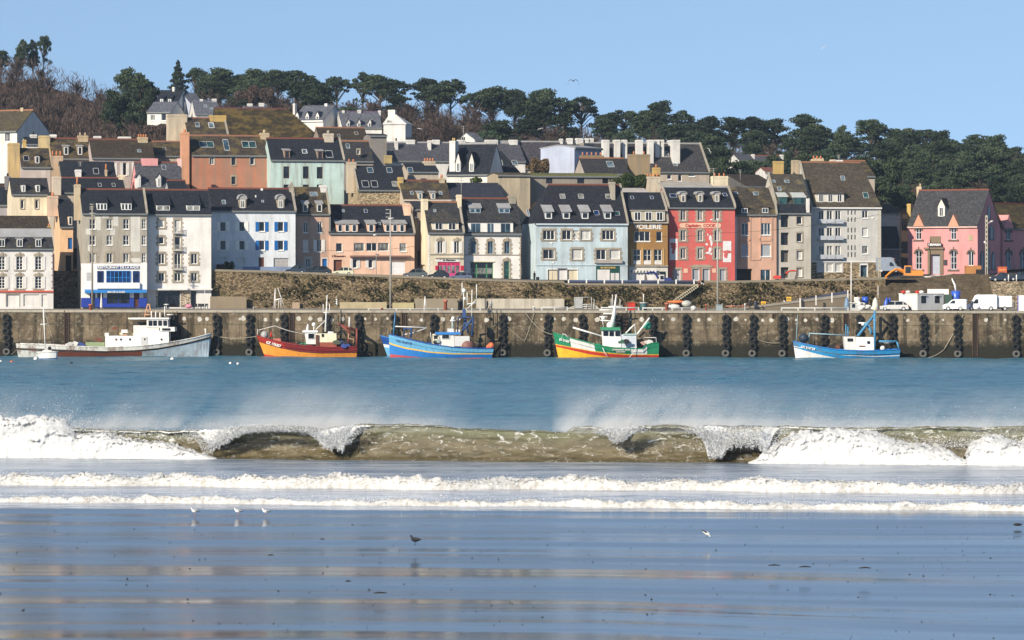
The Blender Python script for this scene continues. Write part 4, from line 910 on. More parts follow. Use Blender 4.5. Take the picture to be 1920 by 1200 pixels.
h = House('white_house', 'white house with a green shopfront and a long white dormer under slate', 'house', 870, 977, 526, 438.5, 670, D=8.5, wall=plaster((.77, .73, .69), .1), roof=[SLM], prof=[(0, 438.5, 0), (1.2, 414, 0), (4.25, 373.5, 0)], cope='L', down=3)
h.dormer(920, 417, 436.5, 84, 'flat', n=1, winw=.02, wallm=plaster((.78, .74, .70), .05), roofm=SLM)
mbk = [(891.5, 17), (919.3, 11), (947.5, 17)]
for x, w in mbk:
    a, t_, z = h.on_slope(920, 436.5); a0, zt = h.hit(x - w / 2, 419, t_); a1, z0 = h.hit(x + w / 2, 435, t_); mb = MB(); h.bx(mb, a0, a1, t_ - .06, t_ - .03, z0, zt, 1); h.bx(mb, (a0 + a1) / 2 - .05, (a0 + a1) / 2 + .05, t_ - .09, t_ - .061, z0, zt, 0); mb.build('window', [plain('blue_grey_frame', (.2, .28, .36)), GL['blue']], h.root)
for x in (891, 945.5): h.dormer(x, 390, 400, 21, 'shed', 381, n=2, winw=.9, wallm=plain('blue_grey_frame', (.2, .28, .36)), roofm=ZINC, g='blue', frame=plain('pale_blue_frame', (.4, .48, .55)))
h.rowwin((888, 919.6, 950.8), [(452.8, 475.5)], 10, sur='arch', g='blue', frame=plain('blue_grey_frame', (.2, .28, .36)), fb=.06); h.panel(871, 976, 477, 478.6, STONE, -.12, -.003, 'string_course'); h.panel(871, 977, 437.5, 440, GUT, -.3, -.003, 'cornice')
h.opening(882, 925, 491.5, 523, GREEN, 'shopfront', rec=.3); h.panel(881, 927, 489.5, 491.5, CREAM, -.15, -.003, 'lintel')
for (a, b) in ((883, 892), (895, 911), (914, 923)): h.panel(a, b, 493, 502, GL['dark'], .19, .245, 'pane'); h.panel(a, b, 503, 513, GL['cur'], .19, .245, 'pane'); h.panel(a, b, 514, 521, GL['dark'], .19, .245, 'pane')
h.win(950, 490, 524, 10, n=1, frame=GREEN, g='teal', sur='arch', sill=False, bars=3)
mb = MB(); h.pbox(mb, 975, 976.4, 443, 523, -.03, -.003)
for k in range(16): h.pbox(mb, 974.5 if k % 2 else 973, 976.8, 443 + k * 5.2, 446 + k * 5.2, -.05, -.003)
mb.build('quoin', STONE, h.root); h.chimney(961, 366.5, 13, 4.2, 1.4, mat=COPE); h.finish()

W = plaster((.50, .595, .64), .25)
h = House('light_blue_house', 'large light blue corner house with four zinc dormers and stone framed windows', 'house', 1005, 1177, 528, 419, 670, D=11, wall=W, roof=SL, yr=348, hips=(1029, None), cope='R', down=3, gutter=plain('pale_cornice', (.5, .58, .62)))
for x in (1028.5, 1062, 1097, 1139.5): h.dormer(x, 397, 411, 14, 'shed', 384, winw=.85, wallm=plain('grey_cheek', (.30, .33, .38)), roofm=ZINC, g='dark', fb=.13, over=.3)
for x in (1054.5, 1089, 1140): h.skylight(x, 369, 9, 8, 'cur')
h.skylight(1118, 400, 9, 8, 'deep'); h.skylight(1157, 401, 8, 7, 'teal'); h.skylight(990, 400, 3, 12, 'sky')
h.win(1029, 432, 449.5, 22, n=3, sur='quoin'); h.win(1062.5, 432, 449.5, 17, n=2, sur='quoin'); h.win(1080, 432, 449.5, 12, n=1, g='blind'); h.win(1098, 432, 449.5, 18, n=2, g='blind', sur='quoin'); h.win(1140, 432, 449.5, 22, n=3, sur='quoin')
h.win(1029, 468, 485.5, 21, n=2, sur='quoin'); h.win(1082, 467, 486.5, 19, n=1, g='blind', sur='quoin'); h.win(1127, 468, 487, 18, n=2, sur='quoin'); h.win(1152.5, 468, 486, 19, n=1, g='blind', sur='quoin')
h.panel(1114, 1166, 487.5, 493.5, plaster((.42, .38, .35), .4), -.5, -.003, 'balcony'); h.panel(1005, 1177, 496.5, 498, plain('pale_cornice', (.5, .58, .62)), -.12, -.003, 'string_course')
h.opening(1027, 1045, 505.5, 528, CREAM, 'garage_door', panels=1, trim=WHITE); h.opening(1046, 1063, 505, 528, OFFW, 'door', panels=1, trim=plain('brown_trim', (.1, .05, .04))); h.opening(1064, 1083, 505.5, 528, CREAM, 'garage_door', panels=1, trim=WHITE)
DG = plain('dark_green_sign', (.01, .06, .05)); h.panel(1117.5, 1162, 498.3, 528, DG, -.05, -.003, 'shopfront'); h.panel(1120, 1143, 505.5, 527, OFFW, -.09, -.052, 'shutter'); h.panel(1145, 1152, 512, 526, OFFW, -.09, -.052, 'pane'); h.panel(1153.5, 1160.5, 512, 526, OFFW, -.09, -.052, 'pane')
h.text('BIG BEN MARINE', 1140, 502, 3.2, plain('gold_paint', (.6, .4, .1)), 28, -.09); h.chimney(1150, 341, 7, 4.5, 2.4, mat=COPE, down=3); h.finish()

W = plaster((.35, .185, .06), .3)
h = House('ochre_house', 'narrow ochre sailmaker house with big white lettering', 'house', 1178, 1252, 528, 416, 675, D=9, wall=W, roof=[SLC], prof=[(0, 416, 0), (1.1, 391, 0), (4.5, 362, 0)], cope='R', down=3, ridge=None, gutter=COPE)
h.dormer(1216, 395.5, 415, 62, 'flat', n=3, winw=.60, wallm=plaster((.50, .46, .36), .2), roofm=COPE, nb=1, fb=.11); h.text('VOILERIE', 1215, 425.8, 8.2, WHITE, 52, -.06)
h.win(1204, 434, 452.5, 30, n=3); h.win(1236, 434, 452.5, 11, n=1)
for x in (1194.5, 1214, 1234): h.win(x, 468, 489, 14.5, n=2, bars=1, sill=False); h.panel(x - 7, x + 7, 489.5, 496, OFFW, -.06, -.003, 'white_panel')
for x in (1185, 1204.3, 1224, 1244): h.panel(x - 1.4, x + 1.4, 466, 497, plaster((.50, .33, .14), .2), -.12, -.003, 'pilaster')
h.panel(1178, 1252, 497.5, 500, COPE, -.3, -.003, 'cornice'); h.panel(1179, 1252, 500, 528, plaster((.62, .58, .52), .2), -.03, -.003, 'shopfront'); h.panel(1184, 1232, 507, 528, OFFW, -.07, -.031, 'white_panel')
mb = MB()
for k in range(8): h.pbox(mb, 1184 + k * 6, 1187 + k * 6, 507.5, 511, -.6, -.075)
h.pbox(mb, 1183, 1232, 506, 507.5, -.6, -.075); mb.build('awning', OFFW, h.root); h.panel(1237, 1248, 509, 527, GL['dark'], -.07, -.031, 'door')
h.skylight(1185, 371.5, 5, 5, 'deep'); h.skylight(1222, 371.5, 5, 5, 'deep'); h.finish()

W = plaster((.62, .125, .11), .2)
h = House('red_house', 'tall red house with a rounded name board and painted white panels', 'house', 1253.5, 1378, 528, 389, 678, D=9, wall=W, roof=[SLC], prof=[(0, 389, 0), (.5, 382, 0), (4.5, 352, 0)], cope='LR', down=3, ridge=ZINC)
for x in (1281, 1313, 1344): h.dormer(x, 364.5, 379.5, 11, 'arch', winw=.6, ph=.45, wallm=STONE, roofm=ZINC, g='cur')
h.rowwin((1281, 1313, 1344.5), [(394.5, 413.5), (432, 451.5), (465.5, 485)], 9.5, sur='quoin', gs=['dark', 'cur', 'dark'])
mb = MB(); a0, z1 = h.hit(1274, 418.3, 0); a1, z0 = h.hit(1352, 427.3, 0); zc = (z0 + z1) / 2; rr = (z1 - z0) / 2
poly = [(a0 + rr + rr * math.cos(a), zc + rr * math.sin(a)) for a in np.linspace(math.pi / 2, math.pi * 1.5, 8)] + [(a1 - rr + rr * math.cos(a), zc + rr * math.sin(a)) for a in np.linspace(-math.pi / 2, math.pi / 2, 8)]
vs = [h.W(a, -.08, z) for a, z in poly] + [h.W(a, -.003, z) for a, z in poly]; nn = len(poly)
mb.add(vs, [tuple(range(nn)), tuple(range(nn, 2 * nn))[::-1]] + [(i, (i + 1) % nn, nn + (i + 1) % nn, nn + i) for i in range(nn)]); mb.build('name_board', plaster((.80, .50, .36), .05), h.root)
h.text('Capitaine  COOK', 1313, 422.9, 5.6, plain('red_letter', (.50, .06, .05)), 58, -.11)
# painted white panels with loose red shapes
def blob(h, px, py, rx, ry, mat, t, seed, name='painted_shape'):
    rng = random.Random(seed); n = 14; k = h.O.y / F; a, z = h.hit(px, py, 0); mb = MB(); ring = []
    for i in range(n):
        q = 2 * math.pi * i / n; r_ = .7 + .5 * rng.random(); ring.append((a + rx * k * r_ * math.cos(q), z + ry * k * r_ * math.sin(q)))
    vs = [h.W(a_, t, z_) for a_, z_ in ring] + [h.W(a_, t + .02, z_) for a_, z_ in ring]
    mb.add(vs, [tuple(range(n)), tuple(range(n, 2 * n))[::-1]] + [(i, (i + 1) % n, n + (i + 1) % n, n + i) for i in range(n)]); mb.build(name, mat, h.root)
PW = plain('mural_white', (.74, .72, .72))
h.panel(1255.5, 1270.5, 447.5, 487.5, PW, -.03, -.003, 'painted_panel'); h.panel(1355.5, 1371, 452, 491.5, PW, -.03, -.003, 'painted_panel')
for i, (x, y, a, b) in enumerate(((1262, 458, 6, 3.5), (1263.5, 464, 5.5, 5), (1262, 472, 2.5, 5))): blob(h, x, y, a, b, W, -.055, i)
for i, (x, y, a, b) in enumerate(((1362, 473, 6, 4), (1361, 480, 4, 5), (1368, 472, 3, 3))): blob(h, x, y, a, b, W, -.055, 20 + i)
for i, (x, y, a, b) in enumerate(((1327, 440, 2, 2), (1332, 446, 3, 5), (1334, 456, 2.5, 7), (1325, 458, 3, 2), (1331, 468, 3.5, 5), (1327, 474, 5, 2.5), (1333, 476, 3, 2))): blob(h, x, y, a, b, PW, -.03, 40 + i)
h.win(1270.5, 505, 527, 11, n=1, g='grey', sur='quoin', sill=False); h.win(1305, 504, 527, 13, n=1, g='grey', sill=False, sur='plain'); h.win(1324, 504, 527, 13, n=1, g='grey', sill=False, sur='plain'); h.win(1355, 505, 527, 11, n=1, g='grey', sur='quoin', sill=False)
h.panel(1294, 1336, 498, 501.5, STONE, -.1, -.003, 'stone_lintel'); h.panel(1299, 1331, 496.3, 498, STONE, -.1, -.003, 'stone_lintel')
h.panel(1282, 1289.5, 503.5, 511.5, plaster((.80, .50, .36), .05), -.06, -.003, 'plaque'); h.panel(1335.5, 1342.5, 503.5, 511.5, plaster((.80, .50, .36), .05), -.06, -.003, 'plaque')
h.skylight(1262, 368, 12, 6, 'deep'); h.skylight(1350 + 9, 366, 7, 5, 'deep'); h.finish()

W = plaster((.60, .36, .26), .2)
h = House('salmon_house', 'salmon beige house with framed bays and a mossy roof right of the red one', 'house', 1379, 1456, 528, 402, 683, D=9, wall=W, roof=[slate((.06, .05, .04), .5, (.15, .115, .055))], prof=[(0, 402, 0), (.5, 388, 0), (4.5, 353, 0)], cope='R', down=3, ridge=None)
h.win(1396.8, 418.5, 441, 13, n=2, g='blue'); h.win(1436, 418.5, 440.5, 18, n=3, g='blue'); h.win(1396.8, 458, 480.5, 13, n=1, g='grey'); h.win(1435.5, 458, 481, 20, n=1, g='grey')
for (a, b) in ((1387, 1389.5), (1404.5, 1407.5), (1424, 1426.5), (1446, 1448.5)): h.panel(a, b, 406, 486, W, -.1, -.003, 'pilaster')
h.panel(1387, 1407.5, 449, 452, W, -.1, -.003, 'panel'); h.panel(1424, 1448, 447, 452, W, -.1, -.003, 'panel'); h.panel(1406, 1426, 485, 488, W, -.1, -.003, 'string_course')
h.opening(1381, 1410.5, 504, 528, DARK, 'garage', rec=1.2); h.win(1435.5, 505.5, 527, 19, n=2, g='blue'); h.dormer(1396, 389.5, 400, 13, 'flat', winw=.9, nb=1, g='blue', wallm=SLM); h.dormer(1434.5, 389, 400, 13, 'flat', winw=.9, nb=1, g='blue', wallm=SLM)
h.panel(1378, 1381, 402, 528, OFFW, -.1, -.003, 'drainpipe'); h.skylight(1380, 363, 6, 4); h.skylight(1417, 364, 9, 6); h.finish()

W = plaster((.50, .46, .40), .2)
h = House('grey_beige_house', 'tall narrow grey beige house with teal glazed dormers over a black mansard', 'house', 1457, 1520.5, 525, 399.5, 685, D=11, wall=W, roof=[slate((.07, .06, .05), .5, (.18, .15, .08)), SLC], prof=[(0, 399.5, 1), (.6, 384, 1), (5.5, 328, 0)], cope='L', down=3, ridge=None)
for y0, y1 in ((403, 426), (436, 459.5), (469, 491.5), (501, 521)): h.opening(1464, 1479, y0, y1, GL['dark'] if y0 < 460 else plain('loggia_grey', (.08, .075, .07)), 'loggia_window', rec=.7)
for y0, y1 in ((405.5, 420.5), (437, 453.5), (470, 486.5), (502.5, 519)): h.win(1499, y0, y1, 10.5, n=1, g='dark' if y0 < 460 else 'blind', rec=.3, sur='plain')
h.dormer(1468.5, 369, 383.5, 15, 'shed', 361, winw=.95, wallm=plain('teal_frame', (.05, .09, .09)), roofm=plain('pale_canopy', (.5, .52, .5)), g='teal', frame=plain('teal_frame', (.05, .09, .09))); h.dormer(1499, 370, 383.5, 22, 'shed', 361, winw=.95, wallm=plain('teal_frame', (.05, .09, .09)), roofm=plain('pale_canopy', (.5, .52, .5)), g='teal', frame=plain('teal_frame', (.05, .09, .09)))
h.panel(1512, 1518, 372, 399, OFFW, -.02, .3, 'wall_strip'); h.skylight(1449, 341, 8, 5); h.skylight(1475, 341, 8, 5); h.skylight(1461, 355, 6, 7); h.chimney(1461, 302, 17, 7, 1.2, mat=OCH, down=4); h.finish()

W = plaster((.55, .53, .50), .15)
h = House('apartment_block', 'large pale grey apartment block with triple balconies and slit windows', 'apartment block', 1521, 1652, 526, 388.5, 689, D=14, wall=W, roof=[slate((.075, .062, .048), .4, (.13, .105, .06))], yr=306, hips=(None, 1612), cope='L', down=3, ridge=TILE2, gutter=OFFW)
h.dormer(1556.5, 362.5, 380, 52, 'hip', n=3, winw=.5, ph=3.4, wallm=plaster((.66, .62, .55), .1), over=.3, nb=1)
for (a, b) in ((395, 415.5), (427, 446.5), (461, 483)): h.rowwin((1540, 1555.7, 1571.5), [(a, b)], 10.5, n=2, g='cur' if a > 450 else 'dark', sill=False)
for y in (411, 442, 477.5):
    mb = MB(); a0, z1 = h.hit(1532, y, 0); a1, z0 = h.hit(1580, y + 7, 0); h.bx(mb, a0, a1, -.7, -.003, z0 - .1, z0); 
    for k in range(3): c0 = a0 + (a1 - a0) * k / 3; h.bx(mb, c0 + .1, c0 + (a1 - a0) / 3 - .1, -.7, -.64, z0, z1)
    mb.build('balcony', plaster((.45, .47, .52), .1), h.root)
h.rowwin((1539.5, 1555.7, 1572), [(494, 509.5)], 12, n=1, g='blind', sill=False)
for y0, y1 in ((394.6, 402.6), (407.7, 416), (427, 436), (440.5, 449), (460, 469), (473, 482)):
    for x in (1590.5, 1597, 1603.5): h.win(x, y0, y1, 2.6, n=1, frame=GUT, fb=.03, sill=False)
for (y0, y1, g_) in ((395, 409, 'dark'), (427, 443.5, 'blind'), (461, 476, 'cur')): h.win(1622, y0, y1, 11, n=2 if g_ == 'dark' else 1, g=g_)
h.opening(1613, 1626, 497, 519, GL['blue'], 'door', rec=.5, trim=WHITE); h.panel(1521, 1652, 489.5, 492, OFFW, -.15, -.003, 'string_course')
SB = rubble((.25, .19, .12), 2.5, .1, 'stone_base')
for (a, b, c, d) in ((1521, 1531, 492, 527), (1531, 1581, 511, 527), (1581, 1612, 492, 527), (1627, 1652, 492, 527), (1612, 1627, 519, 527)): h.panel(a, b, c, d, SB, -.04, -.003, 'stone_base')
h.chimney(1563.5, 299, 8, 8, 1.5, mat=plaster((.6, .5, .4), .3), down=5); h.chimney(1534, 298, 20, 8, 1.2, mat=TAN, down=4, pots=3); h.chimney(1493, 300, 10, 8, 1.6, mat=TAN, down=4); h.chimney(1576, 303, 7, 9, 1.0, mat=OFFW); h.skylight(1580, 335, 7, 8); h.skylight(1623, 367, 9, 10, 'teal'); h.finish()

h = House('white_annexe', 'plain off white annexe behind the large apartment block', 'annexe', 1651, 1690, 522, 399, 705, D=8, wall=plaster((.55, .52, .46), .3), roof=SLB, yr=382, down=3, ridge=None, hips=(None, 1668)); h.finish()
h = House('grey_shed', 'dark grey shed with a steep roof beside the apartment block', 'shed', 1653, 1690, 522, 466, 697, D=6, wall=plaster((.10, .10, .11), .3), roof=SLC, yr=426, down=3, ridge=None); h.opening(1658, 1666, 492, 520, DARK, 'door'); h.opening(1672, 1685, 490, 520, DARK, 'garage'); h.finish()

PINKW = plaster((.66, .28, .28), .25)
h = House('pink_gothic_house', 'pink house with pointed gables and arched windows right of the parked van', 'house', 1702, 1833, 514, 424.5, 700, th=-30, D=10, wall=PINKW, roof=[slate((.055, .055, .06), .12)], prof=[(0, 424.5, 0), (1.2, 408, 0), (5, 358, 0)], down=3, gutter=plaster((.6, .4, .35), .1))
FR = plain('cold_white', (.72, .74, .78))
for x in (1722.5, 1788): h.win(x, 423, 449, 10, arch=.9, bars=1, sill=False, frame=FR, g='dark'); h.win(x, 470, 505, 11.5, arch=.5, bars=2, sill=False, frame=FR)
h.win(1820.5, 471.5, 498, 10, arch=.5, bars=0, sill=False, frame=FR)
for x in (1722.5, 1788):
    mb = MB(); a0, z0 = h.hit(x - 10, 424, 0); a1, z1 = h.hit(x + 10, 402, 0); c = (a0 + a1) / 2
    mb.add([h.W(a0, -.12, z0), h.W(a1, -.12, z0), h.W(c, -.12, z1), h.W(a0, 2.2, z0), h.W(a1, 2.2, z0), h.W(c, 3.6, z1)], [(0, 1, 2), (0, 2, 5, 3), (1, 4, 5, 2), (3, 5, 4)]); g_ = mb.build('gablet', plaster((.60, .30, .20), .2), h.root)
h.dormer(1765, 387, 407, 13, 'gable', winw=.6, ph=1.3, wallm=plaster((.62, .60, .55), .1), roofm=slate((.055, .055, .06), .12), nb=1)
h.opening(1746, 1763, 477, 514, plain('pale_blue_door', (.33, .36, .44)), 'door', rec=.5, trim=plaster((.18, .13, .09), .3)); BRST = plaster((.20, .15, .10), .3)
h.panel(1740, 1746, 467, 514, BRST, -.2, -.003, 'stone_surround'); h.panel(1763, 1769, 467, 514, BRST, -.2, -.003, 'stone_surround'); h.panel(1746, 1763, 469, 477, BRST, -.18, -.003, 'stone_surround'); h.panel(1734, 1771, 464, 467.5, BRST, -.5, -.003, 'stone_canopy'); h.panel(1744, 1764, 443, 455, BRST, -.12, -.003, 'stone_crest')
h.panel(1741, 1768, 455.5, 462.5, plain('black_sign', (.03, .015, .03)), -.55, -.45, 'sign_board'); h.text('KERMARIN', 1754.5, 459, 4, WHITE, 22, -.58); h.panel(1770, 1776.5, 487, 497.5, plain('black_sign', (.03, .015, .03)), -.1, -.003, 'notice'); h.panel(1816, 1824, 441, 451, plaster((.4, .33, .22), .2), -.06, -.003, 'plaque')
h.chimney(1723, 350, 9, 5.5, 1.2, mat=TAN, pots=1, potm=TAN, down=2.5); h.chimney(1704, 382, 7, 7, 1.0, mat=OCH, down=6); 
# side gable windows
FR2 = plaster((.13, .10, .085), .3)
def gwin(h, t0, t1, z0, z1, bars=1):
    mb = MB(); a = h.L; n = 8; c = (t0 + t1) / 2; hw = (t1 - t0) / 2
    poly = [(t0, z0), (t1, z0)] + [(c + hw * math.cos(q), z1 - hw + hw * 1.15 * math.sin(q)) for q in np.linspace(0, math.pi, n)]
    big = [(c + (t_ - c) * 1.35, z0 + (z_ - z0) * 1.1 - .15) for t_, z_ in poly]
    for pl, e, m in ((big, .05, 1), (poly, .09, 0)):
        k = len(pl); vs = [h.W(a + .003, t_, z_) for t_, z_ in pl] + [h.W(a + e, t_, z_) for t_, z_ in pl]; mb.add(vs, [tuple(range(k, 2 * k)), tuple(range(k))[::-1]] + [(i, (i + 1) % k, k + (i + 1) % k, k + i) for i in range(k)], m)
    mb.hexa([h.W(a + .09, c - .05, z0), h.W(a + .09, c + .05, z0), h.W(a + .12, c + .05, z0), h.W(a + .12, c - .05, z0), h.W(a + .09, c - .05, z1), h.W(a + .09, c + .05, z1), h.W(a + .12, c + .05, z1), h.W(a + .12, c - .05, z1)], 2)
    mb.build('arched_window', [GL['sky'], FR2, FR], h.root)
zz = lambda py: CZ + (HY - py) * 697 / F
gwin(h, 4.3, 5.4, zz(410), zz(387)); gwin(h, 5.0, 6.8, zz(449), zz(424)); gwin(h, 1.4, 2.6, zz(505), zz(473)); gwin(h, 3.6, 5.2, zz(505), zz(468)); gwin(h, 6.2, 7.4, zz(505), zz(474))
h.finish()
h = House('pink_gothic_wing', 'shaded pink wing with a mossy roof at the right edge of the town', 'house', 1880, 1990, 514, 429, 707, th=42, D=9, wall=PINKW, roof=[slate((.07, .055, .03), .6, (.12, .085, .03))], yr=384, down=3, gutter=GUT)
h.win(1891, 424.5, 450, 9, arch=.9, sill=False, frame=FR, g='blue'); h.win(1891, 471, 505, 10, arch=.5, sill=False, frame=FR, g='sky'); h.win(1918, 471, 505, 10, arch=.5, sill=False, frame=FR, g='sky')
mb = MB(); a0, z0 = h.hit(1882, 428, 0); a1, z1 = h.hit(1900, 403, 0); c = (a0 + a1) / 2
mb.add([h.W(a0, -.12, z0), h.W(a1, -.12, z0), h.W(c, -.12, z1), h.W(a0, 2.2, z0), h.W(a1, 2.2, z0), h.W(c, 3.6, z1)], [(0, 1, 2), (0, 2, 5, 3), (1, 4, 5, 2), (3, 5, 4)]); mb.build('gablet', PINKW, h.root); h.finish()
# ---------------------------------------------------------------- houses climbing the slope behind the front rows
def bh(name, label, x0, x1, yb, ye, yr, Y, wall, roof, dorm=(), win=(), sky=(), chim=(), fin=True, **k):
    h = House(name, label, k.pop('cat', 'house'), x0, x1, yb, ye, Y, wall=wall, roof=roof, yr=yr, **k)
    for d in dorm: h.dormer(*d[:4], **(d[4] if len(d) > 4 else {}))
    for w in win: h.win(*w[:4], **(w[4] if len(w) > 4 else {}))
    for s_ in sky: h.skylight(*s_[:4], **(s_[4] if len(s_) > 4 else {}))
    for c in chim: h.chimney(*c[:3], **(c[3] if len(c) > 3 else {}))
    if fin: h.finish()
    return h
PY = plaster((.60, .48, .32), .3); BGE = plaster((.45, .38, .31), .4); WHT = plaster((.66, .64, .61), .2)
bh('lean_to_house', 'low blue grey slate roof in front of the hip roofed white house', 838, 946, 392, 374, 344, 700, BGE, slate((.035, .038, .055), .1), D=9, ridge=None)
bh('cream_house', 'cream yellow house with two slit dormers above the white mansard house', 22, 92, 410, 364, 335, 682, CREAM, SLM, dorm=[(44, 346, 361, 8, dict(style='flat', winw=.5, wallm=WHT)), (71, 346, 361, 8, dict(style='flat', winw=.7, wallm=WHT))], win=[(42, 375, 391, 6, dict(n=1, sur='plain')), (69, 375, 391, 6, dict(n=1, sur='plain'))], D=9, ridge=None, gutter=GUT)
bh('gable_chimney_house', 'house with a broad flared cream chimney gable behind the cream yellow house', 93, 124, 410, 372, 362, 680, plaster((.58, .48, .38), .3), SLM, chim=[(107, 331, 15, dict(t=3, d=2.5, cap=True, down=6))], D=8, ridge=None)
bh('grey_gable_house', 'blue grey shaded gable house with a two tone chimney at the left edge', -25, 21, 420, 384, 352, 690, plaster((.28, .27, .30), .3), SLC, chim=[(15, 330, 11, dict(t=4, d=1.4, mat=plaster((.2, .19, .2), .3), pots=2, potm=DARK, ph=.5))], D=8, ridge=None)
bh('slate_roof_house', 'long house with a dark slate roof and red ridge behind the grey beige apartment block', 112, 238, 400, 361, 335, 690, BGE, SLC, sky=[(187, 348, 5, 6), (213, 348, 5, 6)], D=10, cope='R', chim=[(228, 328, 11, dict(mat=CREAM)), ])
bh('slate_roof_house', 'shaded slate roof with clay flue pipes left of the shuttered house', 116, 218, 372, 337, 304, 702, plaster((.3, .25, .2), .4), SLC, sky=[(180, 322, 9, 10, dict(g='dark'))], chim=[(147, 318, 11, dict(t=1, d=1.2, mat=OFFW)), (199, 318, 4, dict(t=1, d=.6, mat=TAN, pots=1, ph=1.0))], D=9, ridge=None)
bh('ochre_gable_house', 'house with an ochre flat topped gable and a single dormer on the far left', 40, 95, 345, 313, 279, 706, plaster((.50, .42, .38), .3), SLH, dorm=[(70, 292, 307, 9, dict(style='flat', winw=.7))], sky=[(49, 298, 9, 9, dict(g='dark'))], chim=[(27, 268, 20, dict(d=3.5, mat=plaster((.52, .37, .17), .5), down=9)), (107, 292, 22, dict(t=1, d=2, mat=plaster((.5, .36, .24), .5), pots=3, ph=.9, down=5))], D=9, ridge=None)
bh('dormer_house', 'mossy roofed house with two grey dormers near the left top of the town', 97, 172, 330, 297, 261, 718, BGE, SLH, dorm=[(124, 274, 291, 10, dict(style='shed', ytop=272, winw=.7, wallm=STONE, roofm=ZINC)), (150, 274, 291, 10, dict(style='shed', ytop=272, winw=.7, wallm=STONE, roofm=ZINC))], chim=[(84, 254, 20, dict(d=2.6, mat=plaster((.55, .42, .22), .5), down=8)), (156, 254, 19, dict(d=1.6, mat=plaster((.5, .38, .24), .4), pots=2, potm=TAN)), (46, 262, 6, dict(mat=OCH, down=4))], D=9)
bh('shuttered_house', 'long house with pinkish grey wall and white shutters under a dark ridge', 173, 289, 345, 296, 263, 714, plaster((.46, .38, .36), .3), SLB, win=[(213, 305, 329, 6, dict(n=1, shut=OFFW, shw=4)), (234, 305, 329, 7, dict(n=1, shut=OFFW, shw=5)), (256, 305, 329, 7, dict(n=1, shut=OFFW, shw=5))], sky=[(261, 284, 6, 5)], chim=[(268, 257, 18, dict(d=1.8, mat=plaster((.5, .40, .26), .5), pots=4, down=3))], D=10)
bh('low_white_house', 'row of low white chimneys and dark roof behind the long shuttered house', 165, 262, 300, 275, 264, 742, WHT, SLC, chim=[(183, 255, 13, dict(mat=WHT, pots=3, potm=DARK, d=1.5)), (234, 256, 23, dict(mat=WHT, d=1.5))], D=8, ridge=None)
bh('low_white_house', 'dark roof with two white chimneys beside the far left white house', 48, 118, 300, 270, 258, 738, WHT, SLC, chim=[(63, 252, 12, dict(mat=WHT, pots=2, potm=DARK, d=1.5)), (100, 252, 12, dict(mat=WHT, pots=2, potm=DARK, d=1.5))], D=8, ridge=None)
bh('white_gable_house', 'white house with a blue shaded gable at the left edge under the wood', -30, 32, 285, 246, 209, 760, WHT, slate((.08, .065, .045), .5), win=[(14, 250, 264, 9, dict(n=2, frame=plain('violet_frame', (.12, .10, .22)), g='cur', sill=False))], chim=[(41, 202, 5, dict(mat=TAN, d=.6, down=2))], th=-27, D=11, ridge=TILE2)
bh('pink_gable_house', 'small pink gabled house with two white fronted dormers left of the terracotta house', 259, 343, 385, 352, 306, 692, plaster((.70, .30, .30), .1), SLG, dorm=[(260, 332, 352, 8, dict(style='gable', ph=.7, winw=.3, wallm=WHT)), (298, 332, 352, 8, dict(style='gable', ph=.7, winw=.5, wallm=WHT))], sky=[(307, 315, 7, 8)], chim=[(281, 297, 30, dict(d=1.5, mat=plaster((.70, .32, .32), .1), down=5, cap=False)), (337, 297, 7, dict(d=1.5, mat=plaster((.80, .50, .46), .1), down=6, cap=False))], D=11)
bh('small_slate_house', 'small blue grey gable with a white chimney stub left of the terracotta wall', 318, 352, 385, 362, 340, 686, plaster((.36, .38, .42), .2), SLC, chim=[(345, 350, 12, dict(mat=WHT, pots=1, ph=.4, t=3))], D=8)
bh('moss_roof_house', 'mossy roofed house between the shuttered house and the tall stone chimney', 289, 342, 325, 292, 267, 722, BGE, SLH, sky=[(308, 280, 5, 5)], D=9, ridge=TILE2)
bh('stone_chimney_house', 'house behind a very broad stone chimney wall with two skylights', 352, 427, 290, 252, 223, 736, plaster((.50, .42, .32), .4), SLH, sky=[(370, 235, 7, 8), (396, 236, 9, 9, dict(frame=WHITE))], chim=[(333, 214, 36, dict(d=2.5, mat=plaster((.56, .46, .34), .35), down=9)), (409, 216, 30, dict(d=2, mat=OCH, down=3))], D=9, cope='R')
h = bh('moss_roof_warehouse', 'large warehouse roof thick with yellow brown moss crowning the left of the town', 420, 600, 290, 258, 205, 748, plaster((.25, .2, .16), .4), slate((.045, .035, .02), .62, (.13, .09, .03)), hips=(402, 537), D=20, sky=[], ridge=plain('dark_red_ridge', (.12, .04, .04)), fin=False, cat='warehouse')
for k in range(11): h.win(430 + k * 15.5, 259, 266, 10, n=1, g='dark', frame=DARK, sill=False)
h.finish()
bh('terracotta_house', 'big terracotta walled house with wide roof windows and a tall terracotta chimney', 360, 505, 360, 291, 256, 706, plaster((.42, .185, .115), .55), SLH, win=[(397.5, 294, 308.5, 8, dict(n=2, sur='plain', sill=False)), (438, 294, 310, 8, dict(n=1, sur='plain', frame=STONE)), (473, 294, 309, 8, dict(n=1, sur='plain')), (438, 331, 346, 8, dict(n=1, sur='plain', frame=STONE))],
   sky=[(381, 272, 13, 10, dict(g='blue')), (394, 272, 12, 10, dict(g='teal')), (424, 273, 9, 19, dict(g='blue')), (460, 272, 12, 11, dict(g='teal')), (473, 272, 12, 11, dict(g='teal'))], chim=[(348, 248, 14, dict(t=1.2, d=2.6, mat=plaster((.60, .30, .18), .3), pots=2, down=16)), (497, 249, 16, dict(d=1.8, mat=TAN, pots=3, potm=TAN))], D=10, ridge=TILE2, cope='R')
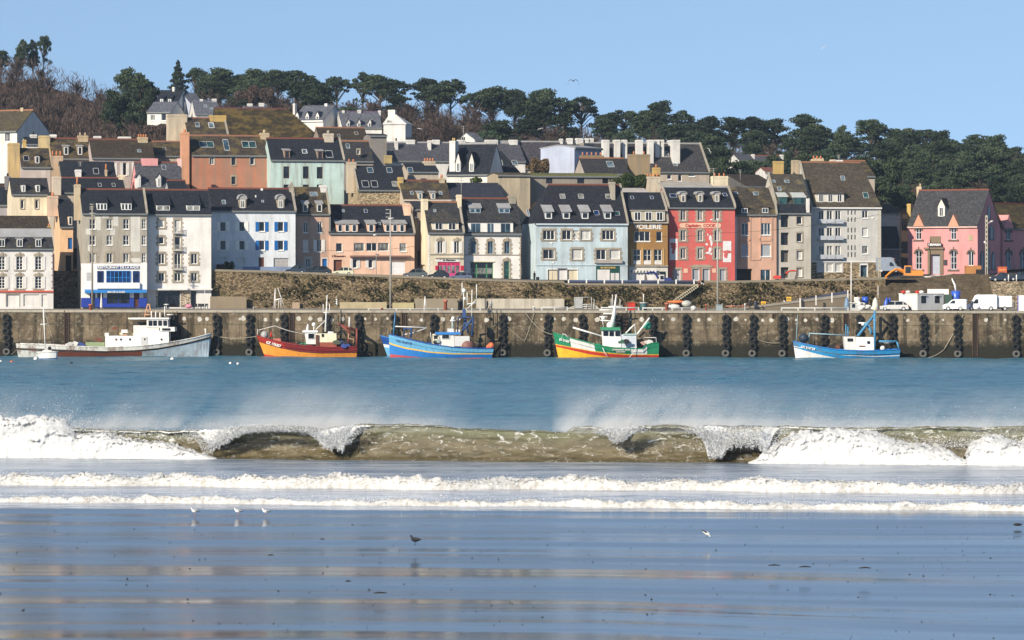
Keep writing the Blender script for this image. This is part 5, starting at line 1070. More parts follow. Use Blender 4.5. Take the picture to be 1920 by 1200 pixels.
bh('mint_house', 'pale mint walled house streaked with black stains under a dark slate roof', 508, 645, 385, 300, 261, 704, plaster((.47, .60, .57), .5), SLC, win=[(537, 312, 334.5, 11, dict(n=1, frame=BROWN, sill=False)), (573.5, 312, 335, 11, dict(n=1, frame=BROWN, sill=False)), (599.5, 313, 335, 11, dict(n=1, frame=BROWN, sill=False)), (537, 346, 360, 11, dict(n=1, frame=BROWN)), (573.5, 346, 360, 11, dict(n=1, frame=BROWN)), (599.5, 346, 360, 11, dict(n=1, frame=BROWN))],
   dorm=[(538, 282, 297, 11, dict(style='shed', ytop=279, winw=.65, wallm=plaster((.3, .24, .18), .3), roofm=ZINC, frame=BROWN)), (600, 283, 298, 11, dict(style='shed', ytop=280, winw=.65, wallm=plaster((.3, .24, .18), .3), roofm=ZINC, frame=BROWN))], sky=[(571, 285, 8, 7, dict(frame=WHITE)), (617, 290, 12, 12, dict(g='dark'))], chim=[(617, 250, 17, dict(d=1.8, mat=plaster((.58, .50, .40), .3), pots=3, potm=COPE))], D=10, cope='R')
h = bh('rubble_house', 'rubble stone house whose long slate roof is full of roof windows', 671, 762, 400, 356, 312, 690, rubble((.36, .28, .18), 4.5, .2, 'rubble_wall'), SLC, sky=[(694, 320, 10, 9, dict(g='blue')), (730, 320, 9, 9, dict(g='blue')), (769, 320, 9, 9, dict(g='blue')), (685, 346, 12, 11, dict(g='dark')), (702, 346, 11, 11, dict(g='dark')), (740, 346, 9, 9, dict(g='cur'))], chim=[(660, 304, 16, dict(d=1.6, mat=plaster((.50, .42, .32), .3), pots=2, down=4)), (752, 332, 9, dict(t=.8, d=1.2, mat=OCH, down=6))], D=10, ridge=None, cope='L')
bh('dormer_house', 'mossy roofed house with two narrow white dormers right of the rubble house', 757, 845, 400, 374, 340, 688, plaster((.5, .42, .34), .3), SLH, dorm=[(788, 361, 374, 9, dict(style='shed', ytop=358, winw=.6, g='teal', roofm=ZINC)), (812, 361, 374, 9, dict(style='shed', ytop=358, winw=.6, g='teal', roofm=ZINC))], sky=[(772, 363, 5, 6), (826, 363, 5, 6)], chim=[(829, 333, 10, dict(mat=TAN, pots=2, d=1.2)), ], D=9, gutter=plaster((.6, .5, .42), .2))
bh('pot_chimney_house', 'slate house with a wide tan chimney carrying orange pots right of the roof windows', 765, 822, 345, 322, 308, 699, BGE, SLC, chim=[(806, 302, 20, dict(d=2, mat=plaster((.5, .42, .32), .3), pots=4, down=6))], D=8, ridge=None)
bh('stone_gable_house', 'grey stone gable house with an orange ridge behind the rubble house', 640, 700, 325, 302, 266, 724, plaster((.30, .27, .25), .5), SLM, sky=[(652, 275, 6, 8, dict(g='sky'))], D=9, ridge=TILE2, hips=(None, None), win=[(672, 281, 289, 5, dict(n=1, sur='plain'))])
bh('orange_ridge_house', 'long low slate house with an orange ridge behind the stone gable', 600, 690, 285, 262, 241, 742, plaster((.3, .24, .2), .5), SLB, sky=[(668, 251, 5, 5), (635, 255, 4, 4)], chim=[], D=9, ridge=TILE2)
bh('weathered_block', 'tall dark weathered render block left of the long slate roofs', 694, 725, 315, 254, 252, 728, plaster((.22, .2, .19), .8), SLM, D=7, ridge=None, cat='building', chim=[(728, 291, 14, dict(t=.2, d=1.4, mat=plaster((.42, .32, .14), .5), down=4))])
# long slate roofs with white chimneys
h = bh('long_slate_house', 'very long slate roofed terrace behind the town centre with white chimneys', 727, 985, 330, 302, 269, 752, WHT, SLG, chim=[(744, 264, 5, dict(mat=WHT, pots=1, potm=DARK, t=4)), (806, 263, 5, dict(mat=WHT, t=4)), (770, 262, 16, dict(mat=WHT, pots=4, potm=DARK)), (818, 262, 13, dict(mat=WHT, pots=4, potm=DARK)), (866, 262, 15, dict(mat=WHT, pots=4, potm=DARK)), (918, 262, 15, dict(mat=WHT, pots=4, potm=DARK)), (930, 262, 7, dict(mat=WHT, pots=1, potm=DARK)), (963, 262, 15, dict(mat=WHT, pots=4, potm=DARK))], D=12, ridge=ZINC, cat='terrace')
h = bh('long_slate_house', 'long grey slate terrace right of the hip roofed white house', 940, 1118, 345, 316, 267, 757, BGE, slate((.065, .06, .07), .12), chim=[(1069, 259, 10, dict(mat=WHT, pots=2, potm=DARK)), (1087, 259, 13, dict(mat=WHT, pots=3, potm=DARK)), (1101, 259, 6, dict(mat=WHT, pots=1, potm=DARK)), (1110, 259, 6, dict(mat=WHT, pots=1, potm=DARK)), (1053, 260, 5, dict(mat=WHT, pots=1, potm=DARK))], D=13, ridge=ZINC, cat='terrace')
WC = WHT
h = bh('chimney_terrace', 'dark slate terrace with a picket of tall white chimneys on the right of the centre', 1120, 1330, 345, 322, 270, 750, BGE, slate((.055, .052, .055), .3), chim=[(1137, 262, 11, dict(t=3.0, mat=WC, pots=2, potm=DARK, d=1.8, down=1)), (1158, 262, 10, dict(t=3.0, mat=WC, pots=2, potm=DARK, d=1.8, down=1)), (1172, 262, 8, dict(t=3.8, mat=WC, pots=1, potm=DARK, d=1.4)), (1200, 262, 11, dict(t=3.6, mat=WC, pots=3, potm=DARK, d=1.6)), (1221, 262, 9, dict(t=2.8, mat=WC, pots=2, potm=DARK, d=1.8)), (1233, 262, 8, dict(t=4.0, mat=WC, pots=1, potm=DARK)), (1242, 262, 6, dict(t=4.2, mat=WC, pots=1, potm=DARK)), (1257, 263, 7, dict(mat=WC)), (1268, 262, 14, dict(t=2.8, mat=WC, pots=4, potm=DARK, d=1.8))], win=[(1275, 328, 340, 7, dict(n=1)), (1297, 327, 331, 12, dict(n=1, g='sky')), (1255, 328, 336, 8, dict(n=1))], sky=[(1266, 309, 7, 6), (1247, 290, 12, 10, dict(g='cur'))], D=14, ridge=ZINC, cope='R', cat='terrace')
h = bh('hip_roof_house', 'white house with a hipped slate roof and two blue windowed dormers', 838, 917, 360, 327, 271, 722, WHT, SLC, dorm=[(859, 304, 323, 9, dict(style='gable', ph=1.7, winw=.7, g='blue', wallm=WHT, nb=1)), (884, 304, 323, 9, dict(style='gable', ph=1.7, winw=.7, g='blue', wallm=WHT, nb=1))], sky=[], chim=[(848, 264, 11, dict(t=1.5, d=2.2, mat=WHT, pots=2, potm=OCH, down=8))], D=11, ridge=ZINC, th=-14, hips=(None, None))
bh('slate_wing', 'dark slate wing with two roof windows right of the hip roofed white house', 917, 977, 350, 327, 285, 731, plaster((.30, .32, .38), .2), SLC, sky=[(938, 306, 7, 9, dict(g='sky')), (965, 306, 9, 8, dict(g='sky'))], D=10, ridge=None, hips=(918, 940), cat='wing')
bh('concrete_workshop', 'flat topped weathered beige concrete workshop with a sloping pipe', 935, 994, 400, 328, 325, 706, plaster((.42, .35, .25), .5), SLH, D=10, ridge=None, cat='workshop', win=[(938, 329, 334, 8, dict(n=1, sill=False, frame=DARK))])
bh('concrete_shed', 'long low concrete building with three black openings and mossy flat top', 995, 1160, 400, 330, 326, 712, plaster((.27, .24, .21), .6), slate((.1, .09, .05), .9, (.14, .14, .05)), D=10, ridge=None, cat='shed', win=[(1030, 334, 344, 12, dict(n=1, frame=DARK, sill=False)), (1089, 333, 344, 13, dict(n=1, frame=DARK, sill=False)), (1135, 334, 344, 11, dict(n=1, frame=DARK, sill=False))])
bh('blue_white_block', 'plain flat topped pale blue building standing in shade in the town centre', 1077, 1128, 345, 278, 275, 730, plaster((.40, .44, .56), .1), ZINC, D=8, th=50, ridge=None, cat='building', chim=[(1105, 268, 20, dict(mat=plaster((.25, .22, .2), .3), t=6, d=1))])
bh('low_slate_house', 'low slate house with an orange ridge between a brown and an ochre chimney block', 1097, 1180, 345, 326, 298, 720, plaster((.4, .34, .3), .3), SLM, sky=[(1144, 309, 12, 10, dict(g='sky'))], chim=[(1111, 291, 42, dict(t=5.2, d=1.4, mat=plaster((.22, .17, .10), .7), pots=5, down=4)), (1200, 289, 38, dict(t=3.6, d=1.8, mat=plaster((.30, .22, .13), .9), pots=2, down=8))], D=9, ridge=TILE2)
bh('flat_roof_house', 'house with a long pale flat roof behind the red house', 1240, 1336, 372, 349, 342, 704, plaster((.45, .4, .34), .3), plaster((.42, .38, .33), .3), chim=[(1352, 330, 26, dict(d=2.5, mat=CREAM, pots=3, down=6)), (1226, 331, 24, dict(d=2, mat=plaster((.5, .43, .34), .4), pots=4, down=6)), (1232, 314, 12, dict(t=5, d=1.4, mat=OCH, pots=1, down=6))], D=8, ridge=None)
bh('flat_roof_house', 'low pale flat roofed house behind the ochre sailmaker house', 1164, 1216, 372, 361, 354, 702, plaster((.45, .4, .36), .3), plaster((.5, .46, .43), .3), D=8, ridge=None)
bh('grey_gable_house', 'dark grey slate gable house rising left of the teal dormers', 1398, 1456, 370, 349, 329, 712, plaster((.09, .088, .09), .3), SLB, D=12, ridge=None, th=30)
bh('far_slate_house', 'small slate roofed house with a bluish tint among the pines on the right', 1386, 1414, 325, 301, 290, 850, WHT, SLG, D=9, ridge=None, chim=[(1413, 289, 4, dict(mat=WHT))])
bh('far_slate_house', 'long bluish slate house among the pines right of the small one', 1416, 1472, 330, 315, 293, 856, WHT, SLG, D=10, ridge=TILE, chim=[(1466, 290, 6, dict(mat=WHT))])
bh('white_chimney_house', 'white fronted house with red roof edge peeping behind the ochre chimney', 1435, 1460, 340, 322, 315, 760, WHT, TILE, D=7, ridge=None)
bh('moss_gable_house', 'house with mossy hipped roof behind the large pale grey apartment block', 1590, 1640, 360, 330, 303, 722, BGE, SLH, D=12, ridge=TILE2, chim=[(1576, 300, 9, dict(mat=OFFW, pots=2, potm=DARK)), (1536, 296, 16, dict(mat=TAN, t=8, d=1.2))])
# villas among the trees on the hill
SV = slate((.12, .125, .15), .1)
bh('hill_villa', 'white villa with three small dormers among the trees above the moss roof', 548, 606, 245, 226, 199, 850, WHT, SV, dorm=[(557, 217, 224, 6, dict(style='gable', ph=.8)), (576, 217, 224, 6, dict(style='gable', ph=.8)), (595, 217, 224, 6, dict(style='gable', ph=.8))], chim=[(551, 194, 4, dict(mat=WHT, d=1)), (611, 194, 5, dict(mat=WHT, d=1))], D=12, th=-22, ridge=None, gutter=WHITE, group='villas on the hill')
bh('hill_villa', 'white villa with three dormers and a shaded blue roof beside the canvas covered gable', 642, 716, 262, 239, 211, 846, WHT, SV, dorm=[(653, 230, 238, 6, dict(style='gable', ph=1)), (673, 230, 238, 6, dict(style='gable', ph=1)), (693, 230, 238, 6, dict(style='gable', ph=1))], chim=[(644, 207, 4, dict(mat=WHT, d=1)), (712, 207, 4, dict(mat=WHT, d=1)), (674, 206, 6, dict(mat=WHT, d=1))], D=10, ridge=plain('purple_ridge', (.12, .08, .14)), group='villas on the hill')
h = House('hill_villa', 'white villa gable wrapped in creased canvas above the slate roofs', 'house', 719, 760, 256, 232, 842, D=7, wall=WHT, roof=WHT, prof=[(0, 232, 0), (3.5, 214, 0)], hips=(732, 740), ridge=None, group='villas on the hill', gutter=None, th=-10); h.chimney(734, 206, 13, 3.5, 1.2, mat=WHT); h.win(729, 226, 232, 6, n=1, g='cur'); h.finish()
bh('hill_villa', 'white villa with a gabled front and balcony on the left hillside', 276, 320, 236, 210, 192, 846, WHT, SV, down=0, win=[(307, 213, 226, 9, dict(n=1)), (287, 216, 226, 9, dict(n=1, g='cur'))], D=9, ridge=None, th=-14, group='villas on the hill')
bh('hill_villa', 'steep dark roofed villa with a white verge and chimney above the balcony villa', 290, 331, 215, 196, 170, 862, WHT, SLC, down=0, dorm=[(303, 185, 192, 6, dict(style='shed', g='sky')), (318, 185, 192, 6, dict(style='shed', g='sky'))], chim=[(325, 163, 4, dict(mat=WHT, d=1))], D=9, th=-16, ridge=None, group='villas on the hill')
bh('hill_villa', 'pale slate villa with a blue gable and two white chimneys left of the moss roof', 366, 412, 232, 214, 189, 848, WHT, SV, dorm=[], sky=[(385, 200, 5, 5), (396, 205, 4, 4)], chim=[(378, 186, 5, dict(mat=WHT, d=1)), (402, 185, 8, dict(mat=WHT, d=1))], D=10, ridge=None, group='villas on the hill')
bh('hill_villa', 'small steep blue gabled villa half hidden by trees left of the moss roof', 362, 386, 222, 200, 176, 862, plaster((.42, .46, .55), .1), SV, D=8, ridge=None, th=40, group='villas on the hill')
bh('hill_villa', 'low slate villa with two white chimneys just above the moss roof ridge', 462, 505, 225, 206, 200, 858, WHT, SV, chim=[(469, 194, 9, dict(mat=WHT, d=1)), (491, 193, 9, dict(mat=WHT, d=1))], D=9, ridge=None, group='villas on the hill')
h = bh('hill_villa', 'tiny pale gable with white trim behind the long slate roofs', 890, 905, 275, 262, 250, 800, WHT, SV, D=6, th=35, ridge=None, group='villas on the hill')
# ---------------------------------------------------------------- trees
def leafmat(name, c, c2):
    t = NT(name); oi = t.n.new("ShaderNodeObjectInfo"); n = t.noise((.35, .35, .35), 1, 4); f = t.noise((3, 3, 3), 1, 2)
    a = t.mix(t.ramp(n, [(.35, 0), (.65, 1)]), c, c2); a = t.mix(t.ramp(f, [(.4, 0), (.6, 1)]), a, sc3(c2, 1.5)) if False else a
    h_ = t.n.new("ShaderNodeHueSaturation"); t.l.new(t.math('ADD', t.math('MULTIPLY', oi.outputs['Random'], .9), .6), h_.inputs['Value']); t.l.new(a, h_.inputs['Color'])
    t.set(h_.outputs[0], .85, .15); return t.m
PINE = leafmat('pine_needles', (.020, .036, .024), (.055, .072, .036)); TWIG = leafmat('bare_twigs', (.055, .038, .034), (.095, .068, .055)); BARK = plain('bark', (.09, .065, .045), .95)
IVY = leafmat('ivy_leaves', (.025, .045, .012), (.06, .08, .02)); TWIG2 = leafmat('golden_twigs', (.11, .075, .04), (.16, .11, .06))
def tris_mesh(name, pts, sizes, rng, mat, flat=1.0, elong=None):
    pts = np.asarray(pts)
    m = len(pts); d1 = rng.normal(size=(m, 3)); d1 /= np.linalg.norm(d1, axis=1)[:, None]; d2 = rng.normal(size=(m, 3)); d2 -= d1 * (d1 * d2).sum(1)[:, None]; d2 /= np.linalg.norm(d2, axis=1)[:, None]
    if elong is not None: d1 = elong; d2 = d2 * .10
    s = sizes[:, None]
    vs = np.stack([pts - d1 * s, pts + d2 * s, pts + d1 * s, pts - d2 * s], 1).reshape(-1, 3)
    f = np.arange(m * 4).reshape(m, 4); me = bpy.data.meshes.new(name); me.vertices.add(len(vs)); me.vertices.foreach_set('co', vs.ravel()); me.loops.add(f.size); me.loops.foreach_set('vertex_index', f.ravel().astype(int)); me.polygons.add(m)
    me.polygons.foreach_set('loop_start', np.arange(0, m * 4, 4)); me.polygons.foreach_set('loop_total', np.full(m, 4)); me.update(calc_edges=True); me.materials.append(mat); return me
def pine_meshes(seed, umbrella=True, H=12.0, Wd=8.0, lo=.22):
    rng = np.random.RandomState(seed); mb = MB(); pts = []; sz = []
    top = Vector((rng.uniform(-.6, .6), rng.uniform(-.6, .6), H * .86)); base = Vector((0, 0, -2)); mid = Vector((rng.uniform(-.4, .4), 0, H * .45)); mb.tube([base, mid, top], [.32, .24, .1], 0, 6)
    nc = 44 if umbrella else 60
    for i in range(nc):
        if umbrella:
            a = rng.uniform(0, 2 * math.pi); r = Wd / 2 * math.sqrt(rng.rand()) * .9; zc = H * (.93 - .20 * (r / (Wd / 2)) ** 1.5) - rng.exponential(H * .09) * (.5 + r / Wd); rr = rng.uniform(.55, 1.35); fl = .42
        else:
            a = rng.uniform(0, 2 * math.pi); f = rng.rand() ** .8; zc = H * (lo + (.95 - lo) * f); r = Wd / 2 * math.sqrt(max(0.05, 1 - ((f - .4) / .65) ** 2)) * rng.uniform(.2, .95); rr = rng.uniform(.6, 1.5); fl = .5
        c = np.array([r * math.cos(a) + top.x * .6, r * math.sin(a) + top.y * .6, zc])
        st = Vector((mid.x, mid.y, max(H * .3, zc - 1.5 - r * .5))); mb.tube([st, (st + Vector(c)) / 2 + Vector((0, 0, .3)), Vector(c)], [.11, .08, .03], 0, 4, cap=False)
        n = int(90 * rr); d = rng.normal(size=(n, 3)); d /= np.linalg.norm(d, axis=1)[:, None]; q = c + d * (rr * rng.uniform(.45, 1.25, n)[:, None]) * np.array([1, 1, fl]); pts.append(q); sz.append(rng.uniform(.10, .28, n))
    return tris_mesh('crown', np.concatenate(pts), np.concatenate(sz), rng, PINE), mb
def bare_meshes(seed, H=9.0, Wd=6.0, mat=None, nb=70):
    rng = np.random.RandomState(seed); mb = MB(); mb.tube([(0, 0, -2), (rng.uniform(-.3, .3), 0, H * .5), (rng.uniform(-.5, .5), 0, H * .8)], [.16, .11, .04], 0, 5)
    pts = []; dr = []; sz = []
    for i in range(nb):
        z0 = H * rng.uniform(.15, .75); a = rng.uniform(0, 2 * math.pi); el = rng.uniform(.5, 1.3); L = H * rng.uniform(.12, .38) * (1 - .3 * z0 / H)
        d = np.array([math.cos(a) * math.cos(el), math.sin(a) * math.cos(el), math.sin(el)]); p0 = np.array([0, 0, z0]); 
        for k in range(16):
            f = rng.rand(); dd = d + rng.normal(size=3) * .35; dd[2] += .3; dd /= np.linalg.norm(dd); s_ = rng.uniform(.35, .9); pts.append(p0 + d * L * (Wd / 6) * f * 1.3 + dd * s_ * .5); dr.append(dd); sz.append(s_)
    return tris_mesh('twigs', np.array(pts), np.array(sz), rng, mat or TWIG, elong=np.array(dr)), mb
PROTO = {}
for k in range(4): PROTO['umb', k] = (pine_meshes(100 + k, True, 12, 8 + k * .7), 12.)
for k in range(4): PROTO['pine', k] = (pine_meshes(200 + k, False, 12, 7 + k * .6, .5 if k < 2 else .25), 12.)
for k in range(4): PROTO['bare', k] = (bare_meshes(300 + k), 9.)
def conifer(seed, H=12.):
    rng = np.random.RandomState(seed); mb = MB(); mb.tube([(0, 0, -2), (0, 0, H)], [.25, .04], 0, 6); pts = []; 
    n = 2200; f = rng.rand(n) ** .7; z = H * (.12 + .88 * (1 - f)); r = f ** .8 * 2.8 * rng.uniform(.1, 1, n) ** .7 * (1 + .25 * np.sin(z * 5)); a = rng.uniform(0, 6.28, n)
    return tris_mesh('crown', np.stack([r * np.cos(a), r * np.sin(a), z - r * .2], 1), rng.uniform(.12, .28, n), rng, PINE), mb
PROTO['cone', 0] = (conifer(5), 12.)
_tm = {}
def tree(kind, px, ptop, Y, wpx, label, group, base=None, name=None, cat='tree', rz=None):
    (cm, mb), H0 = PROTO[kind]
    x = (px - CX) * Y / F; zt = CZ + (HY - ptop) * Y / F; zb = tz(x, Y) if base is None else base
    H = max(3.0, zt - zb); s = H / H0; w = {'umb': 8.5, 'pine': 8., 'bare': 6., 'cone': 5.}[kind[0]]; sw = wpx * Y / F / w
    nm = name or {'umb': 'umbrella_pine', 'pine': 'pine_tree', 'bare': 'bare_tree', 'cone': 'spruce_tree'}[kind[0]]
    r = empty(nm, (x, Y, zb), label, cat, group, rz=rz if rz is not None else rnd.uniform(0, 6.28)); r.scale = (sw, sw, s)
    if kind not in _tm:
        t_ = mb.build('trunk', BARK, r); c = bpy.data.objects.new('twigs' if kind[0] == 'bare' else 'crown', cm); col.objects.link(c); c.parent = r; _tm[kind] = (t_.data, cm)
    else:
        for nm2, me in (('trunk', _tm[kind][0]), (cm.name.split('.')[0], cm)): o = bpy.data.objects.new(nm2, me); col.objects.link(o); o.parent = r
    return r
rnd = random.Random(11)
SKYL = [('umb', 42, 71, 30, 'small flat topped pine left of the lone tall ones on the hill top'), ('umb', 61, 66, 22, 'small pine second from the left on the hill top'), ('umb', 82, 59, 32, 'tallest lone umbrella pine on the left hill top'),
 ('pine', 2, 86, 40, 'dark pine at the left edge of the hill top'), ('pine', 40, 88, 34, 'low dark pine under the small flat topped pine'), ('pine', 62, 86, 30, 'low dark pine under the lone pines'),
 ('pine', 238, 126, 46, 'big dark pine above the balcony villa on the left hillside'), ('pine', 262, 136, 52, 'broad dark pine beside the big one above the villas'), ('pine', 213, 168, 44, 'dark pine with visible pale trunks left of the villas'), ('pine', 280, 165, 30, 'dark pine touching the steep roofed villa'),
 ('cone', 334, 113, 44, 'pointed spruce on the skyline'), ('umb', 366, 119, 34, 'airy umbrella pine beside the pointed spruce'), ('pine', 412, 126, 52, 'dark round pine right of the airy umbrella pine'), ('pine', 385, 140, 36, 'short dark pine between the umbrella pine and the round pine'),
 ('pine', 452, 138, 44, 'low skyline pine above the moss roof'), ('pine', 484, 128, 50, 'skyline pine above the right half of the moss roof'), ('pine', 520, 130, 52, 'thick skyline pine left of the widest one'), ('umb', 556, 125, 56, 'widest skyline pine above the three dormer villa'), ('pine', 588, 148, 36, 'low skyline pine in the dip right of the widest one'),
 ('umb', 630, 136, 44, 'skyline umbrella pine standing alone in the gap'), ('umb', 680, 132, 40, 'round headed skyline pine left of the broad pair'), ('pine', 712, 139, 54, 'broad skyline pine of a pair above the canvas gable'), ('umb', 742, 144, 44, 'spreading skyline pine of a pair above the canvas gable'),
 ('pine', 600, 160, 70, 'broad dark pine in front of the skyline right of the three dormer villa'), ('pine', 800, 146, 56, 'tall skyline pine left of the highest central one'), ('umb', 845, 140, 48, 'highest central skyline umbrella pine'), ('pine', 820, 158, 60, 'dark pine below the highest central one'),
 ('umb', 888, 168, 40, 'thin skyline pine with bare stem'), ('pine', 925, 161, 60, 'skyline pine right of the thin stemmed one'), ('pine', 965, 166, 54, 'round skyline pine under the flying gull gap'), ('pine', 1020, 165, 56, 'peaked skyline pine left of the broad flat crown'), ('umb', 1050, 176, 60, 'skyline pine joining the broad flat crown'), ('umb', 1090, 178, 60, 'broad flat crowned skyline pine ending the central ridge'),
 ('umb', 1172, 199, 62, 'low spreading pine in the skyline dip'), ('pine', 1140, 212, 44, 'small pine left of the spreading pine in the dip'), ('pine', 1215, 205, 44, 'pine left of the tall double headed one'), ('pine', 1240, 188, 52, 'tall double headed skyline pine above the white chimneys'), ('umb', 1280, 199, 34, 'thin grey green pine right of the double headed one'),
 ('pine', 1330, 218, 60, 'broad skyline pine right of the thin grey green one'), ('pine', 1375, 219, 54, 'skyline pine in the long even row, first'), ('pine', 1412, 218, 54, 'skyline pine in the middle of the long even row'), ('pine', 1450, 222, 54, 'skyline pine at the right end of the long even row'),
 ('pine', 1508, 213, 60, 'tall leaning skyline pine above the teal dormers'), ('umb', 1545, 240, 46, 'umbrella pine reaching right over the gap'), ('umb', 1582, 232, 34, 'pale wispy skyline tree right of the gap'), ('pine', 1632, 223, 66, 'rounded skyline pine above the apartment block'), ('umb', 1690, 234, 60, 'flat skyline pine right of the rounded one'), ('umb', 1735, 236, 60, 'second flat skyline pine above the pink house'), ('pine', 1765, 244, 46, 'skyline pine on the edge of the right dip'),
 ('umb', 1836, 245, 52, 'tallest pine of the right end group'), ('pine', 1868, 252, 50, 'dark pine right of the tallest one of the right end group'), ('pine', 1900, 275, 46, 'last low pine before the right edge'), ('pine', 1935, 282, 46, 'pine cut by the right edge of the photo')]
for i, (k, px, pt, w, lb) in enumerate(SKYL):
    Yt = 1000 if k != 'umb' else 1004
    if w >= 60 and pt > 155 and px < 620: Yt = 930
    if px in (238, 262, 213, 280): Yt = 900
    tree((k, 0 if k == 'cone' else i % 4 if k == 'umb' else i % 2 if px < 1150 and px not in (213, 238, 262, 280, 600) else 2 + i % 2), px, pt + (8 if px < 70 and k == 'pine' else 0), Yt + (i * 7) % 9, w * (.85 if px < 100 else 1.22), lb, 'pines along the skyline' )
# nearer pines behind the right hand houses
for i, (px, pt, w, Yt, lb) in enumerate(((1352, 293, 56, 800, 'near dark pine left of the cream chimney block behind the red house'), (1392, 300, 60, 804, 'near dark pine behind the salmon house'), (1622, 291, 80, 790, 'big near pine right behind the apartment block roof'), (1672, 298, 70, 792, 'near pine with bare limbs above the white annexe'), (1640, 330, 80, 780, 'low dark pine filling the gap right of the apartment roof'), (1690, 345, 60, 785, 'low dark pine left of the pink house chimney'))):
    tree(('pine', i % 4), px, pt, Yt, w, lb, 'dark pines close behind the houses')
# wood on the slope: dark evergreens to the right, bare brown trees to the left
n_p = n_b = 0
for i in range(520):
    px = rnd.uniform(-40, 2010); f = rnd.random(); Yt = 850 + 140 * f
    if px > 1300: Yt = 800 + 190 * f
    x = (px - CX) * Yt / F; gy_ = HY - (tz(x, Yt) - CZ) * F / Yt; evg = px > 1280 and rnd.random() < .66 or 900 < px <= 1280 and rnd.random() < .22 or px <= 900 and px > 260 and rnd.random() < .06
    if any(a < px < b and Yt < 905 for a, b in ((262, 420), (455, 510), (540, 765))): continue
    hpx = (9.5 if evg else 6.2) * rnd.uniform(.8, 1.2) * F / Yt; pt = gy_ - hpx; lim = interp(px, SKY) + (6 if evg else 10); pt = max(pt, lim)
    if gy_ < lim: continue
    if evg and n_p < 130: tree(('pine', i % 4), px, pt, Yt, 64 * rnd.uniform(.8, 1.25), 'dark pine standing among the wood on the slope below the skyline', 'pines in the hillside wood'); n_p += 1
    elif n_b < 260: tree(('bare', i % 4), px, pt, Yt, 52 * rnd.uniform(.8, 1.2), 'leafless brown tree in the wood on the slope', 'bare trees in the hillside wood'); n_b += 1
# undergrowth of the wood, too dense to count
rng = np.random.RandomState(77)
N = 95000; ppx = rng.uniform(-60, 1990, N); Yt = rng.uniform(840, 1010, N); x = (ppx - CX) * Yt / F; z = terr(x, Yt)
hh = rng.rand(N) * np.where(ppx < 330, 6.0, 3.5); d = rng.normal(size=(N, 3)) * .4; d[:, 2] += 1.2; d /= np.linalg.norm(d, axis=1)[:, None]
me = tris_mesh('undergrowth', np.stack([x, Yt, z + hh], 1), rng.uniform(.35, 1.1, N), rng, TWIG, elong=d)
o = bpy.data.objects.new('undergrowth', me); col.objects.link(o); tag(o, 'dense brown thicket of bare stems covering the hill', 'undergrowth', kind='stuff')
def bush(px, py, w, h, Y, mat, label, name='bush', cat='bush', dens=220, sz=.16, seed=1):
    rng = np.random.RandomState(seed); c = P(px, py, Y); k = Y / F; n = int(dens * w * h / 60)
    r = rng.normal(size=(n, 3)); r /= np.linalg.norm(r, axis=1)[:, None]; r *= rng.uniform(.35, 1.05, n)[:, None] ** .6
    pts = r * np.array([w * k / 2, min(w, h) * k / 2, h * k / 2]) * (1 + .25 * np.sin(r[:, :1] * 7 + seed))
    me = tris_mesh(name, pts, rng.uniform(.5, 1.3, n) * sz, rng, mat); o = bpy.data.objects.new(name, me); col.objects.link(o); o.location = c; return tag(o, label, cat)
bush(1182, 340, 66, 26, 708, IVY, 'dense dark ivy hanging over the end of the concrete building', 'ivy', 'ivy', seed=3)
bush(1010, 312, 46, 26, 726, TWIG2, 'golden leafless bush beside the wooden frame behind the workshop', seed=4, sz=.22)
bush(430, 499, 22, 15, 657.5, IVY, 'round green bush on the street corner by the blue white house', seed=5)
bush(415, 502, 18, 12, 656.8, TWIG, 'dry brown bush left of the round green one', seed=6)
bush(338, 290, 30, 40, 748, TWIG, 'brown leafless bush beside the broad stone chimney', seed=7)
bush(893, 338, 18, 11, 712, IVY, 'small dark shrubs in front of the hip roofed white house', seed=8)
bush(480, 178, 66, 30, 910, TWIG, 'pale golden crown of a leafless tree above the moss roof', 'bare_tree', 'tree', seed=9, sz=.16, dens=500)
bush(300, 242, 60, 16, 842, TWIG, 'brown scrub below the balcony villa', seed=13, dens=500)
bush(1010, 398, 40, 28, 690, TWIG2, 'dry bramble patch left of the light blue corner house', seed=10, sz=.2)
bush(1720, 455, 14, 60, 704, IVY, 'ivy climbing the corner left of the pink house', 'ivy', 'ivy', seed=12) if False else None
# scrub on the retaining wall
N = 9000; rng = np.random.RandomState(5); ppx = rng.uniform(400, 1640, N); ppy = rng.uniform(512, 574, N); nn_ = fbm(ppx * .035, ppy * .09, 4); lim = np.where((ppx > 1055) & (ppx < 1300), .40, np.where(ppx > 1380, .45, .57)); keep = (nn_ > lim) & (ppy > np.interp(ppx, *zip(*TOPW)) + 3); ppx, ppy = ppx[keep], ppy[keep]
pts = np.stack([(ppx - CX) * YW / F, np.full(len(ppx), YW - .15) - rng.rand(len(ppx)) * .35, CZ + (HY - ppy) * YW / F], 1)
me = tris_mesh('wall_scrub', pts, rng.uniform(.10, .28, len(pts)), rng, leafmat('scrub', (.04, .042, .015), (.11, .085, .04))); o = bpy.data.objects.new('wall_scrub', me); col.objects.link(o); tag(o, 'brown and green scrub growing on the retaining wall', 'scrub', kind='stuff')
